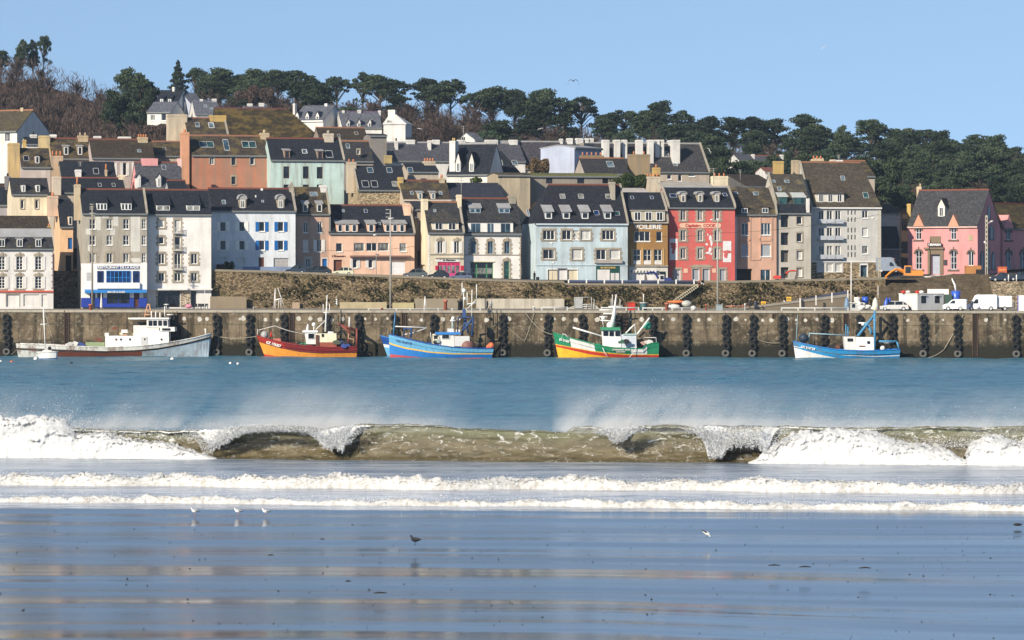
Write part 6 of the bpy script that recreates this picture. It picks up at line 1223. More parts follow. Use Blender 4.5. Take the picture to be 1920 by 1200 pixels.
# ---------------------------------------------------------------- fittings of the quay
RUBBER = plain('black_rubber', (.006, .006, .006), .85); RUBG = plain('worn_grey_rubber', (.10, .095, .085), .9); CHAIN = plain('rusty_chain', (.10, .05, .03), .9)
TIM = plain('dark_timber', (.018, .014, .010), .95); STEEL = plain('pale_galvanised_steel', (.48, .48, .46), .6); RUST = plain('rust_paint', (.15, .055, .03), .9)
def qx(px):      # point on the quay face seen at column px
    Y = 610.0
    for _ in range(5): Y = yq((px - CX) * Y / F)
    return (px - CX) * Y / F, Y
FC_ = [(13, 6, 'leftmost stack of tyre fenders beside the stern of the rusty white trawler'), (325, 4, 'stack of tyre fenders behind the wheelhouse of the rusty white trawler'), (406, 6, 'stack of tyre fenders just right of the bow of the rusty white trawler'), (467.5, 6, 'stack of tyre fenders just left of the orange boat bow'), (533, 5, 'stack of tyre fenders over the foredeck of the orange boat'),
 (612, 4, 'stack of tyre fenders behind the white mast of the orange boat'), (672, 6, 'stack of tyre fenders at the stern of the orange boat'), (740, 4, 'stack of tyre fenders behind the bow mast of the light blue boat'), (813, 4, 'stack of tyre fenders behind the wheelhouse of the light blue boat'), (943, 6, 'stack of tyre fenders at the stern of the light blue boat'),
 (1027, 6, 'stack of tyre fenders touching the bow of the green boat'), (1092, 5, 'stack of tyre fenders over the foredeck of the green boat'), (1158, 4, 'stack of tyre fenders behind the mast of the green boat'), (1223, 5, 'stack of tyre fenders at the stern of the green boat'), (1286, 6, 'first stack of tyre fenders on the bare wall right of the green boat'), (1360, 6, 'second stack of tyre fenders on the bare wall, under the tall lamp'),
 (1411, 6, 'third stack of tyre fenders on the bare wall right of the green boat'), (1466, 6, 'last stack of tyre fenders before the bow of the blue boat on the right'), (1545, 5, 'stack of tyre fenders over the foredeck of the blue boat on the right'), (1612, 4, 'stack of tyre fenders behind the blue gallows of the right hand boat'), (1673, 4, 'stack of tyre fenders at the stern of the right hand boat'), (1731, 6, 'stack of tyre fenders below the grey and white site office'), (1795, 6, 'stack of tyre fenders crossed by the slanting rope'), (1904, 6, 'rightmost stack of tyre fenders below the white box trailer')]
rnq = random.Random(4)
for px, n, lb in FC_:
    x, Y = qx(px); r = empty('tyre_fender_stack', (x, Y, 0), lb, 'tyre fenders', 'tyre fender stacks on the quay wall')
    mb = MB(); mb.tube([(0, -.12, QT), (0, -.35, QT - 1), (0, -.3, QT - n * 1.02)], .04, 0, 5); mb.build('chain', CHAIN, r)
    for k in range(n):
        mb = MB(); dx = rnq.uniform(-.10, .10); z = QT - 1.15 - k * 1.06
        mb.torus((dx, -.42 - rnq.uniform(0, .12), z), .40, .205, 'y', 0, 18, 8)
        if k < n - 2: mb.tube([(dx, -.2, z), (dx, -.38, z)], .34, 0, 12)
        mb.build('tyre', RUBG if k >= n - 1 and n > 5 else RUBBER, r)
for px, w, y0, y1, lb in ((125, .75, 582, 655, 'dark timber ladder slot left of the sailboat mast'), (336, .8, 583, 640, 'dark timber ladder slot above the bow of the rusty trawler'), (547, .8, 584, 645, 'dark timber ladder slot above the orange boat'), (757, .7, 584, 620, 'dark ladder slot above the bow of the light blue boat'), (1170, .9, 586, 625, 'dark ladder slot right of the green boat mast'), (1586, .8, 588, 620, 'dark timber ladder slot left of the blue gallows'), (1828, .8, 588, 670, 'dark timber ladder slot below the white van'), (1450, .4, 588, 597, 'short dark slot in the quay top')):
    x, Y = qx(px); r = empty('quay_ladder', (x, Y, 0), lb, 'ladder', 'ladders in the quay wall'); z0, z1 = CZ + (HY - y1) * Y / F, CZ + (HY - y0) * Y / F
    mb = MB(); mb.box(-w / 2, w / 2, -.06, .02, max(z0, -.5), z1); mb.build('timber_backing', TIM, r)
    mb = MB(); mb.box(-w / 2, -w / 2 + .08, -.22, -.06, max(z0, -.5), z1); mb.box(w / 2 - .08, w / 2, -.22, -.06, max(z0, -.5), z1)
    k = max(z0, -.5) + .2
    while k < z1: mb.box(-w / 2 + .08, w / 2 - .08, -.16, -.12, k, k + .04); k += .35
    mb.build('ladder_frame', CHAIN, r)
# pale painted discs on the wall face
mb = MB(); WD = plaster((.50, .47, .42), .4)
for px in (345, 374, 388, 450, 456, 498, 520, 560, 582, 600, 622, 643, 685, 704, 726, 768, 790, 830, 860, 912, 955, 1015, 1040, 1057, 1080, 1120, 1182, 1203, 1243, 1262, 1310, 1330, 1380, 1398, 1430, 1446, 1476, 1493, 1510, 1532, 1560, 1606, 1640, 1702, 1768, 1849, 1885):
    x, Y = qx(px); r_ = rnq.uniform(.18, .42); c = Vector((x, Y - .012, 5.75 + rnq.uniform(-.12, .12))); nn = 9; ring = [(c.x + r_ * rnq.uniform(.75, 1.15) * math.cos(2 * math.pi * k / nn), c.y - .12 * 0 + .12 * r_ * 0, c.z + r_ * rnq.uniform(.75, 1.1) * math.sin(2 * math.pi * k / nn)) for k in range(nn)]
    ring = [(a, yq(a) - .014, b) for a, _, b in ring]; mb.add(ring, [tuple(range(nn))])
o = mb.build('painted_marks', WD, q); 
# rails, kerbs and bollards along the edge
def rail(px0, px1, py, name, label, posts, mat=STEEL, h=None, r=.12, dY=2.0, both=False):
    x0, Y0 = qx(px0); x1, Y1 = qx(px1); z = CZ + (HY - py) * (Y0 + dY) / F; rt = empty(name, (x0, Y0 + dY, QT), label, 'railing')
    mb = MB(); mb.tube([(x0, Y0 + dY, z), (x1, Y1 + dY, z)], r, 0, 6); mb.build('rail_pipe', mat, rt, off=rt.location)
    for k in range(posts):
        f = k / max(1, posts - 1); x, Y = x0 + (x1 - x0) * f, Y0 + dY + (Y1 - Y0) * f; mb = MB(); mb.box(x - .1, x + .1, Y - .1, Y + .1, QT, z + .12); mb.build('post', mat, rt, off=rt.location)
rail(1016, 1064, 576.3, 'low_rail', 'short low pale pipe rail left of the gated gangway', 3); rail(1128, 1198, 577, 'low_rail', 'low pale pipe rail behind the mast of the green boat', 4); rail(1206, 1298, 577.5, 'low_rail', 'long low pale pipe rail right of the green boat', 6); rail(1467, 1592, 577.5, 'low_rail', 'long low pale pipe rail above the bow of the blue boat on the right', 5); rail(690, 900, 579, 'low_rail', 'thin low rail above the light blue boat', 9, r=.05)
def bollard(px, w, h, mat, label, base_py=None, name='bollard'):
    x, Y = qx(px); Y += 1.5; mb = MB(); mb.tube([(0, 0, 0), (0, 0, h * .8), (0, 0, h * .82), (0, 0, h)], [w * .42, w * .36, w * .55, w * .5], 0, 10); o = mb.build(name, mat, None, loc=(x, Y, QT)); return tag(o, label, 'bollard')
RED = plain('faded_red', (.45, .13, .08)); bollard(168, .7, .9, RED, 'small red capped bollard above the sailboat'); bollard(835, .7, 1.6, RED, 'red drum shaped bollard above the stern of the light blue boat'); bollard(1251, .7, 1.2, RED, 'red drum bollard right of the green boat stern'); bollard(475, .4, .5, STEEL, 'low grey bollard above the fenders left of the orange boat'); bollard(1001, .5, .6, WHITE, 'small white mooring bollard left of the green boat bow'); bollard(1325, .35, 1.0, RED, 'thin red and white post left of the tall lamp', name='marker_post'); bollard(1398, .25, 1.1, WHITE, 'thin white post beside the two standing people', name='marker_post'); bollard(715, .4, .4, RED, 'little red bollard below the tall mid quay mast'); bollard(862, .8, 1.5, DARK, 'dark drum beside the aerials of the light blue boat')
# tall poles
def pole(name, label, px, ptop, pbot, Y, r, mat, arms=(), cat='lamp post', group=None):
    b = P(px, pbot, Y); t_ = P(px, ptop, Y); rt = empty(name, b, label, cat, group); mb = MB(); mb.tube([(0, 0, -.3), (0, 0, t_.z - b.z)], [r, r * .6], 0, 8); mb.build('pole', mat, rt)
    for (x0, y0, x1, y1, rr, nm, m) in arms:
        mb = MB(); mb.tube([P(x0, y0, Y) - b, P(x1, y1, Y) - b], rr, 0, 6); mb.build(nm, m, rt)
    return rt
GP = plain('pale_pole', (.36, .35, .32), .6); TP = plain('tan_pole', (.30, .26, .20), .8)
pole('mast', 'tall pale mast with ladder aerial standing on the quay behind the orange and blue boats', 732, 393, 582, 632, .15, GP, [(723, 393, 733, 393, .06, 'aerial_bar', GP), (723, 400, 733, 400, .06, 'aerial_bar', GP), (723, 407, 733, 407, .06, 'aerial_bar', GP), (728, 410, 738, 409, .12, 'lamp_head', OFFW), (731, 414, 740, 415, .05, 'bracket', CHAIN)], 'mast')
pole('mast', 'tall mast with ladder aerial in front of the patchy grey beige apartment block', 173, 385, 576, 632, .17, TP, [(168, 383, 177, 383, .06, 'aerial_bar', GP), (168, 388, 177, 388, .06, 'aerial_bar', GP), (168, 392, 176, 392, .06, 'aerial_bar', GP), (168, 400, 181, 400, .09, 'bracket', GP), (171, 404, 182, 406, .06, 'bracket', GP)], 'mast')
pole('street_lamp', 'tall lamp post in front of the red house', 1345.5, 411, 583, 622, .15, GP, [(1332, 412.5, 1336, 411.5, .13, 'lamp_head', OFFW), (1334, 412.5, 1346, 413, .05, 'arm', GP), (1343, 411, 1350, 411.5, .13, 'lamp_head', OFFW)])
pole('street_lamp', 'tall thin pole above the ramp in front of the pale apartment block', 1596, 490, 578, 630, .13, OFFW, [])
pole('street_lamp', 'small twin headed street lamp by the peach house windows', 705.5, 442, 517, 655, .05, GP, [(700, 441, 706, 440, .13, 'lamp_head', OFFW), (704, 476.5, 711, 477.5, .12, 'lamp_head', plain('lamp_grey', (.2, .2, .2)))])
pole('street_lamp', 'small twin headed street lamp in front of the light blue corner house', 1035.5, 457, 528, 656, .05, GP, [(1031, 455.5, 1038, 456, .13, 'lamp_head', OFFW), (1035, 492.5, 1041, 492, .14, 'lamp_head', OFFW)])
CONC = plain('pale_concrete_pole', (.42, .38, .30), .9)
def holed(px, ptop, pbot, Y, label, lamps):
    b = P(px, pbot, Y); H = P(px, ptop, Y).z - b.z; rt = empty('utility_pole', b, label, 'utility pole', 'perforated concrete poles'); mb = MB(); mb.box(-.2, -.09, -.15, .15, -.3, H); mb.box(.09, .2, -.15, .15, -.3, H); k = 1.5
    while k < H: mb.box(-.09, .09, -.13, .13, k, k + .35); k += .75
    mb.build('pole', CONC, rt)
    for (x0, y0, x1, y1, r_) in lamps: mb = MB(); mb.tube([P(x0, y0, Y) - b, P(x1, y1, Y) - b], r_, 0, 6); mb.build('bracket', OFFW, rt)
holed(1648.5, 396, 526, 660, 'tall perforated concrete pole at the right corner of the pale apartment block', [(1634, 409, 1640, 408, .14), (1638, 409, 1648, 410, .05)])
holed(1849.5, 404, 517, 668, 'tall perforated concrete pole before the shaded gable of the pink house', [(1851, 420, 1858, 415, .06), (1857, 415.5, 1862, 414.5, .15), (1845, 453, 1850, 457, .16)])
pole('utility_pole', 'thin dark pole between the annexe and the pink house', 1688, 396, 515, 690, .12, TIM, [(1680, 404, 1690, 402, .04, 'bracket', TIM), (1680, 410, 1688, 411, .04, 'bracket', TIM)], 'utility pole')
# overhead wires
def wire(pts, Y, label):
    mb = MB(); P_ = [P(px, py, Y) for px, py in pts]; full = []
    for a, b in zip(P_[:-1], P_[1:]):
        for k in range(8): f = k / 8; full.append(a.lerp(b, f) - Vector((0, 0, .6 * 4 * f * (1 - f))))
    full.append(P_[-1]); mb.tube(full, .022, 0, 4); o = mb.build('overhead_wire', TIM, None, off=full[0], loc=full[0]); tag(o, label, 'wire')
wire([(553, 465), (777, 462)], 656, 'thin wire sagging across the peach house'); wire([(1345, 437), (1648, 402)], 657, 'long thin wire from the red house up to the perforated pole'); wire([(1178, 437), (1345, 437)], 657, 'thin wire across the ochre and red houses'); wire([(1648, 402), (1688, 404)], 665, 'short wire between the perforated pole and the thin dark pole')
# digits sign
rt = empty('number_sign', P(631, 578, 640), 'small black sign with the white number 24 above the stern of the orange boat', 'sign'); mb = MB(); mb.tube([(0, 0, 0), (0, 0, 2.0)], .05, 0, 6); mb.build('post', GP, rt); mb = MB(); mb.box(-.28, .28, -.12, -.05, .5, 1.45); mb.build('board', DARK, rt); put_text('2', .62, (0, -.15, 1.2), WHITE, rt, 0, 'digit'); put_text('4', .62, (0, -.15, .75), WHITE, rt, 0, 'digit')
# street railing with white posts and blue bars
rt = empty('street_railing', P(1066, 533, 652.3), 'blue railing with white posts above the scrubby wall in front of the ochre house', 'railing'); mb = MB(); BLR = plain('blue_rail', (.08, .13, .28))
for k in range(8):
    px = 1066 + k * 33.6; mb = MB(); a = P(px, 534, 652.3); b = P(px, 524, 652.3); mb.box(a.x - .11, a.x + .11, 652.2, 652.4, a.z - .2, b.z); mb.build('post', OFFW, rt, off=rt.location)
for y in (525.5, 528.5, 531.5): a, b = P(1066, y, 652.3), P(1304, y + .8, 652.3); mb = MB(); mb.tube([a, b], .05, 0, 5); mb.build('rail_bar', BLR, rt, off=rt.location)
rt = empty('steps_railing', P(1304, 533, 652.2), 'red and white barrier at the top of the quay steps', 'barrier')
for k, (px, m) in enumerate(((1310, RED), (1316, OFFW), (1318.5, OFFW))): mb = MB(); a = P(px, 536, 652.2); mb.box(a.x - .12, a.x + .12, 651.9, 652.1, a.z, a.z + .9); mb.build('bar', m, rt, off=rt.location)
# steps climbing the wall
rt = empty('stone_steps', P(1250, 574, 650), 'narrow flight of pale stone steps climbing the scrubby wall below the red house', 'steps'); mb = MB()
for k in range(17): a = P(1250 + k * 3.4, 571 - k * 2.35, 651); mb.box(a.x - .1, a.x + .42, 650.6, 651.9, a.z - .5, a.z)
mb.build('treads', plaster((.40, .36, .26), .4), rt, off=rt.location)
# low walls and patches at the foot of the retaining wall
def lowwall(px0, px1, py0, py1, Y, mat, label, name='low_wall', th=.4):
    a, b = P(px0, py1, Y), P(px1, py0, Y); mb = MB(); mb.box(a.x, b.x, Y, Y + th, QT - .2, b.z); o = mb.build(name, mat, None, off=a, loc=a); return tag(o, label, 'wall')
lowwall(637, 725, 566.5, 578, 650.9, plaster((.42, .35, .22), .3), 'smooth ochre rendered low wall left of the tall mid quay mast'); lowwall(736, 776, 567.5, 578, 650.9, plaster((.42, .36, .2), .3), 'short ochre rendered low wall right of the tall mid quay mast'); lowwall(777, 862, 560, 578, 651.2, plaster((.26, .22, .16), .5), 'brown rendered low wall above the wheelhouse of the light blue boat'); lowwall(893, 1058, 560, 578, 651.1, plaster((.46, .42, .35), .7), 'pale whitewashed masonry wall behind the two strolling people'); lowwall(548, 562, 567, 578, 651.3, plaster((.38, .28, .2), .3), 'small brown rendered panel above the orange boat'); lowwall(394, 462, 556, 578, 650.8, plaster((.24, .19, .13), .6), 'earthy low wall with a ledge beside the white apartment block')
# sloping concrete ramp with posts and blue boards
rt = empty('ramp', P(1400, 580, 630), 'pale concrete ramp climbing right with white posts and blue boards', 'ramp'); mb = MB(); A, B = P(1398, 579, 628), P(1592, 553, 634)
mb.hexa([(A.x, 627, QT), (B.x, 633, QT), (B.x, 645, QT), (A.x, 645, QT), (A.x, 627, A.z + .1), (B.x, 633, B.z), (B.x, 645, B.z), (A.x, 645, A.z + .1)]); mb.build('ramp_slab', [plaster((.24, .19, .13), .5)], rt, off=rt.location)
mb = MB(); mb.hexa([(A.x, 626.9, A.z), (B.x, 632.9, B.z - .25), (B.x, 634, B.z - .25), (A.x, 628, A.z), (A.x, 626.9, A.z + .3), (B.x, 632.9, B.z + .2), (B.x, 634, B.z + .2), (A.x, 628, A.z + .3)]); mb.build('kerb', COPE, rt, off=rt.location)
for k in range(5): px = 1470 + k * 29.8; a = P(px, 578 - k * 4.9 - 2, 630); mb = MB(); mb.box(a.x - .09, a.x + .09, 629.5, 629.7, a.z - .5, a.z + 1.05); mb.build('post', OFFW, rt, off=rt.location)
a, b = P(1485, 567, 636), P(1589, 550, 638); mb = MB(); mb.hexa([(a.x, 636, a.z - .3), (b.x, 638, b.z - .4), (b.x, 638.1, b.z - .4), (a.x, 636.1, a.z - .3), (a.x, 636, a.z + .3), (b.x, 638, b.z + .45), (b.x, 638.1, b.z + .45), (a.x, 636.1, a.z + .3)]); mb.build('blue_boards', plain('slate_blue_board', (.06, .07, .12)), rt, off=rt.location)
# gated gangway
rt = empty('gangway', P(1070, 580, 640), 'pale slatted gangway with a tubular gate on the quay behind the green boat', 'gangway'); mb = MB(); A = P(1060, 582, 640); B = P(1125, 582, 640); C0 = P(1085, 570, 640)
mb.add([(A.x, 640, QT), (B.x, 640, QT), (C0.x + 2.6, 640, C0.z), (C0.x, 640, C0.z), (A.x, 642, QT), (B.x, 642, QT), (C0.x + 2.6, 642, C0.z), (C0.x, 642, C0.z)], [(0, 1, 2, 3), (4, 7, 6, 5), (0, 3, 7, 4), (1, 5, 6, 2), (3, 2, 6, 7)]); mb.build('ramp_boards', plaster((.42, .39, .34), .3), rt, off=rt.location)
mb = MB()
for (x0, y0, x1, y1) in ((1077, 558, 1077, 578), (1077, 558, 1109, 557), (1092, 557, 1092, 578), (1109, 557, 1109, 580), (1092, 571, 1108, 571), (1114, 561, 1114, 578), (1092, 575, 1108, 575), (1100, 571, 1100, 580)): mb.tube([P(x0, y0, 639.8), P(x1, y1, 639.8)], .055, 0, 5)
mb.build('gate_frame', STEEL, rt, off=rt.location); mb = MB(); a, b = P(1078, 578, 639.9), P(1091, 559, 639.9); mb.box(a.x, b.x, 639.85, 639.9, a.z, b.z); mb.build('gate_panel', plain('pale_mesh', (.34, .35, .35)), rt, off=rt.location)
# earth bank and the right hand wall
TOPB = [(1638, 523), (1690, 522), (1745, 520), (1790, 514), (1830, 513), (1856, 516), (1862, 518)]
gx_ = np.linspace(P(1641, 0, 656).x, P(1862, 0, 656).x, 90); v_ = np.linspace(0, 1, 24); Xb, Vb = np.meshgrid(gx_, v_); Yb = 645 + 11.5 * Vb; pb = CX + Xb * F / 656; zt_ = CZ + (HY - np.interp(pb, *zip(*TOPB))) * 656 / F
Zb = QT + (zt_ - QT) * np.clip(Vb * 1.15, 0, 1) ** .85 + (fbm(Xb * .9, Vb * 9, 4) - .5) * .9 * np.sin(np.clip(Vb, 0, 1) * 3.14)
t = NT('bank_earth'); n1 = t.noise((.6, .6, 1.2), 1, 6, .75); n2 = t.noise((3, 3, 5), 1, 4, .7)
t.set(t.mix(t.ramp(n2, [(.45, 0), (.62, 1)]), t.ramp(n1, [(.3, (.055, .042, .025)), (.5, (.15, .11, .07)), (.7, (.22, .17, .12))]), (.10, .08, .05)), .97, .05); t.bump(t.math('ADD', n1, n2), 1.0, .4)
tag(grid_mesh('earth_bank', Xb, Yb, Zb, t.m), kind='structure')
xs0, xs1 = gx_[0], 130.; gx2 = np.linspace(xs0, xs1, 60); gy2 = np.linspace(656, 702, 8); Xc, Yc = np.meshgrid(gx2, gy2); pb = CX + Xc * F / 656; z0_ = CZ + (HY - np.interp(pb, *zip(*(TOPB + [(1900, 522), (2300, 522)])))) * 656 / F; Zc = np.maximum(terr(Xc, Yc) + .05, z0_ - .02 * (Yc - 656))
tag(grid_mesh('street', Xc, Yc, Zc, STREETM), kind='structure')
a = P(1862, 527.5, 648); mb = MB(); mb.box(a.x, 130, 648, 664, QT - .3, a.z); tag(mb.build('retaining_wall', rubble((.24, .19, .13), 3.2, .2), None, off=a, loc=a), 'brown stone wall under the parked dark cars at the right edge', 'wall')
# ---------------------------------------------------------------- boats
def hullm(name, c, rust=.25):
    key = ('h', name)
    if key not in _mc:
        t = NT(name); n1 = t.noise((.8, .8, .25), 1, 5, .7); n2 = t.noise((2.5, 2.5, 1.0), 1, 4, .7)
        a = t.mix(t.ramp(n2, [(.4, 0), (.7, 1)]), sc3(c, .85), sc3(c, 1.1)); a = t.mix(t.math('MULTIPLY', t.ramp(n1, [(.50, 0), (.64, 1)]), rust), a, (.16, .06, .025))
        t.set(a, .42, .4); _mc[key] = t.m
    return _mc[key]
class Boat:
    def __init__(s, name, label, xb, xs, yc, beam, sheer, lines, mats, xw, xsw, deckdrop=.55, sternf=.85, zb=-.5, nst=26, bow=.55, group='fishing boats moored along the quay', cat='fishing boat'):
        s.yc = yc; c = P((xb + xs) / 2, 0, yc); s.root = empty(name, (c.x, yc, 0), label, cat, group); s.beam = beam; s.sheer = sorted(sheer); s.sg = 1 if xb < xs else -1; s.xb, s.xs = xb, xs; s.bowp = bow; s.sternf = sternf
        A = [k / nst for k in range(nst + 1)]; A = sorted(set(A + [.01, .025, .06]))
        mb = MB(); rows = []
        for a in A:
            pxs_ = xb + (xs - xb) * a; zt = s.zof(interp(pxs_, s.sheer)); col_ = []
            lv = [zb, 0.0] + [min(zt - .02 * (len(lines) - k), max(0.02 * (k + 1), s.zof(interp(pxs_, sorted(l))))) for k, l in enumerate(lines)] + [zt]
            pw = xw + (xsw - xw) * a
            for j, z in enumerate(lv):
                f = max(0, z) / max(.1, zt); px = pw + (pxs_ - pw) * f; b = s.half(a, f)
                col_.append((px, z, b))
            rows.append(col_)
        nr = len(rows[0])
        for sd in (-1, 1):
            base = len(mb.v)
            for c_ in rows:
                for px, z, b in c_: mb.v.append(((px - CX) * yc / F - c.x, sd * b, z))
            for i in range(len(rows) - 1):
                for j in range(nr - 1):
                    pm = (rows[i][j][0] + rows[i + 1][j][0]) / 2; m = mats[j](pm) if callable(mats[j]) else mats[j]
                    mb.f.append((base + i * nr + j, base + (i + 1) * nr + j, base + (i + 1) * nr + j + 1, base + i * nr + j + 1)); mb.m.append(m); mb.sm.append(False)
        n = len(rows); k = n * nr
        for j in range(nr - 1):
            i = n - 1; mb.f.append((i * nr + j, i * nr + j + 1, k + i * nr + j + 1, k + i * nr + j)); mb.m.append(mats[j] if not callable(mats[j]) else mats[j](xs)); mb.sm.append(False)
        s.rows = rows; s.cx = c.x; s.mb = mb; s.A = A; s.deckdrop = deckdrop
    def half(s, a, f):
        g = min(1, (a / s.bowp) ** (.55 + .35 * (1 - f))) if a > 0 else 0; g *= 1 - (1 - s.sternf) * max(0, (a - .6) / .4) ** 2
        return max(.03, s.beam / 2 * g * (.70 + .30 * f ** .7))
    def zof(s, py): return CZ + (HY - py) * s.yc / F
    def end(s, mats, rail=None):
        s.mb.build('hull', mats, s.root); mb = MB(); pts = []
        for i in range(len(s.rows) - 1):
            (p0, z0, b0), (p1, z1, b1) = s.rows[i][-1], s.rows[i + 1][-1]; x0, x1 = (p0 - CX) * s.yc / F - s.cx, (p1 - CX) * s.yc / F - s.cx; d = s.deckdrop
            mb.quad((x0, -b0 * .97, z0 - d), (x1, -b1 * .97, z1 - d), (x1, b1 * .97, z1 - d), (x0, b0 * .97, z0 - d))
        mb.build('deck', plain('grey_deck', (.16, .14, .12)), s.root)
        for sd in (-1, 1):
            mb = MB(); mb.tube([((p - CX) * s.yc / F - s.cx, sd * b, z + .04) for (p, z, b) in [r[-1] for r in s.rows]], .08, 0, 5); mb.build('gunwale', rail or WHITE, s.root)
        return s
    def p(s, px, py, dy=0): Y = s.yc + dy; return Vector(((px - CX) * Y / F - s.cx, dy, CZ + (HY - py) * Y / F))
    def box(s, nm, x0, x1, y0, y1, w, mat, dy=0, slant=0, top=None, parent=None):
        a, b = s.p(x0, y1, dy), s.p(x1, y0, dy); mb = MB(); sl = slant * s.yc / F
        mb.hexa([(a.x, dy - w / 2, a.z), (b.x, dy - w / 2, a.z), (b.x, dy + w / 2, a.z), (a.x, dy + w / 2, a.z), (a.x + sl, dy - w / 2 + .05, b.z), (b.x - .05, dy - w / 2 + .05, b.z), (b.x - .05, dy + w / 2 - .05, b.z), (a.x + sl, dy + w / 2 - .05, b.z)])
        return mb.build(nm, mat, parent or s.root)
    def win(s, nm, x0, x1, y0, y1, dy, mat=None, parent=None, frame=None):
        a, b = s.p(x0, y1, dy), s.p(x1, y0, dy); mb = MB(); mb.box(a.x, b.x, dy - .03, dy + .03, a.z, b.z, 0)
        if frame: mb.box(a.x - .07, b.x + .07, dy - .015, dy + .02, a.z - .07, b.z + .07, 1)
        return mb.build(nm, [mat or GL['dark'], frame or WHITE], parent or s.root)
    def tube(s, nm, pts, r, mat, n=6, parent=None):
        mb = MB(); mb.tube([s.p(*q_) for q_ in pts], r, 0, n); return mb.build(nm, mat, parent or s.root)
    def tubes(s, nm, segs, r, mat, parent=None):
        mb = MB()
        for g in segs: mb.tube([s.p(*q_) for q_ in g], r, 0, 5)
        return mb.build(nm, mat, parent or s.root)
    def ball(s, nm, px, py, r, mat, dy=0): mb = MB(); mb.ball(s.p(px, py, dy), r); return mb.build(nm, mat, s.root)
    def text(s, txt, px, py, h, w, mat, rollpx=0):
        a = (px - s.xb) / (s.xs - s.xb); zt = s.zof(interp(px, s.sheer)); z = s.zof(py); f = max(0, z) / zt; b = s.half(a, f); a2 = a + .06 * 1; b2 = s.half(min(1, a2), f); dx = .06 * abs(s.xs - s.xb) * s.yc / F
        yaw = -math.atan2(b2 - b, dx) * s.sg * .9; q_ = s.p(px, py, -b - .14)
        return put_text(txt, h * s.yc / F * 1.42, q_, mat, s.root, yaw, 'lettering', w * s.yc / F, roll=rollpx, ext=.03)
    def clutter(s, nm, px, py, n, r, mats, spread, seed=0, dy=0):
        rg = random.Random(seed)
        for k in range(n):
            q_ = s.p(px + rg.uniform(-1, 1) * spread, py + rg.uniform(-1.0, 1.5), dy + rg.uniform(-.8, .8)); mb = MB(); an = rg.uniform(0, 3); rr = r * rg.uniform(.6, 1.3)
            pl = [(rr * rg.uniform(.6, 1.2) * math.cos(an + i_ * 1.05), rr * rg.uniform(.4, .8) * math.sin(an + i_ * 1.05)) for i_ in range(6)]; h_ = rr * rg.uniform(.4, 1.0)
            vs = [(q_.x + a_, q_.y - h_ * .6, q_.z + b_) for a_, b_ in pl] + [(q_.x + a_ * .7, q_.y + h_ * .6, q_.z + b_ * .7) for a_, b_ in pl]; mb.add(vs, [tuple(range(6)), tuple(range(6, 12))[::-1]] + [(i_, (i_ + 1) % 6, 6 + (i_ + 1) % 6, 6 + i_) for i_ in range(6)]); mb.build(nm, mats[k % len(mats)], s.root)
YB = lambda px: qx(px)[1]
GRN = hullm('green_hull', (.015, .23, .11), .1); WHT_H = hullm('white_hull', (.75, .73, .70), .12); REDH = hullm('red_hull', (.52, .035, .02), .1); YEL = hullm('yellow_hull', (.80, .42, .02), .1)
# green, white, red and yellow trawler
b = Boat('fishing_boat', 'green and white fishing boat with red and yellow lower hull and a white mast', 1037, 1235, YB(1136) - 3.6, 5.2, [(1037, 624), (1070, 634), (1100, 642), (1120, 647), (1150, 652), (1180, 653.5), (1210, 653.5), (1213, 644), (1235, 642.5)],
         [[(1037, 650), (1060, 655), (1100, 664), (1140, 669), (1236, 671.3)], [(1037, 646.5), (1070, 652.5), (1110, 659.5), (1145, 663), (1180, 665.5), (1236, 665.5)], [(1037, 645), (1070, 651), (1110, 658), (1145, 661.5), (1180, 664), (1236, 664)]],
         [3, 3, 2, 3, lambda px: 1 if 1068 < px < 1119 or 1183 < px < 1212 else 0], 1047, 1234)
b.end([GRN, WHT_H, REDH, YEL], GRN); RGN = plain('green_roof', (.02, .22, .10))
b.box('wheelhouse', 1130, 1164, 619, 651, 3.2, WHITE, slant=-2); b.win('window', 1131, 1140, 620.5, 629.5, -1.66); b.win('window', 1142.5, 1150.5, 620.5, 630, -1.66); b.win('window', 1153.5, 1162.5, 621, 630, -1.66); b.box('wheelhouse_roof', 1126, 1163, 613.5, 618.8, 3.8, RGN)
b.box('deckhouse', 1164, 1193, 627, 652, 3.0, plain('pale_blue_grey', (.50, .54, .60))); b.box('deckhouse_roof', 1168, 1194, 625.5, 627.5, 3.3, plain('pale_green', (.3, .45, .38)))
b.tube('mast', [(1147, 613, 0), (1151, 590, 0), (1155.5, 552, 0)], [.42, .26, .07], WHITE, 8); b.tubes('crossbars', [[(1141, 575, 0), (1168, 574.5, 0)], [(1124, 581, 0), (1153, 581.5, 0)], [(1131, 588, 0), (1156, 588.5, 0)], [(1124, 594, 0), (1139, 594, 0)], [(1126, 600.5, 0), (1148, 602, 0)]], .11, WHITE); b.tubes('aerials', [[(1146, 575, 0), (1146, 560, 0)], [(1148.5, 575, 0), (1148.5, 552, 0)], [(1162.5, 575, 0), (1162.5, 560, 0)], [(1132, 614, 0), (1129, 598, 0)]], .045, WHITE)
b.ball('radar_dome', 1144, 610, .55, WHITE); b.ball('radar_dome', 1131, 596.5, .3, WHITE); b.tube('derrick', [(1074, 614, -1), (1131, 631, -1)], .14, WHITE); b.tubes('stern_frame', [[(1173, 625, -1), (1190, 608, -1), (1192, 627, -1)], [(1180, 617, 1), (1191, 608, 1)]], .12, WHITE); b.tube('derrick', [(1194, 628, -1), (1218, 596, -1)], .16, WHITE)
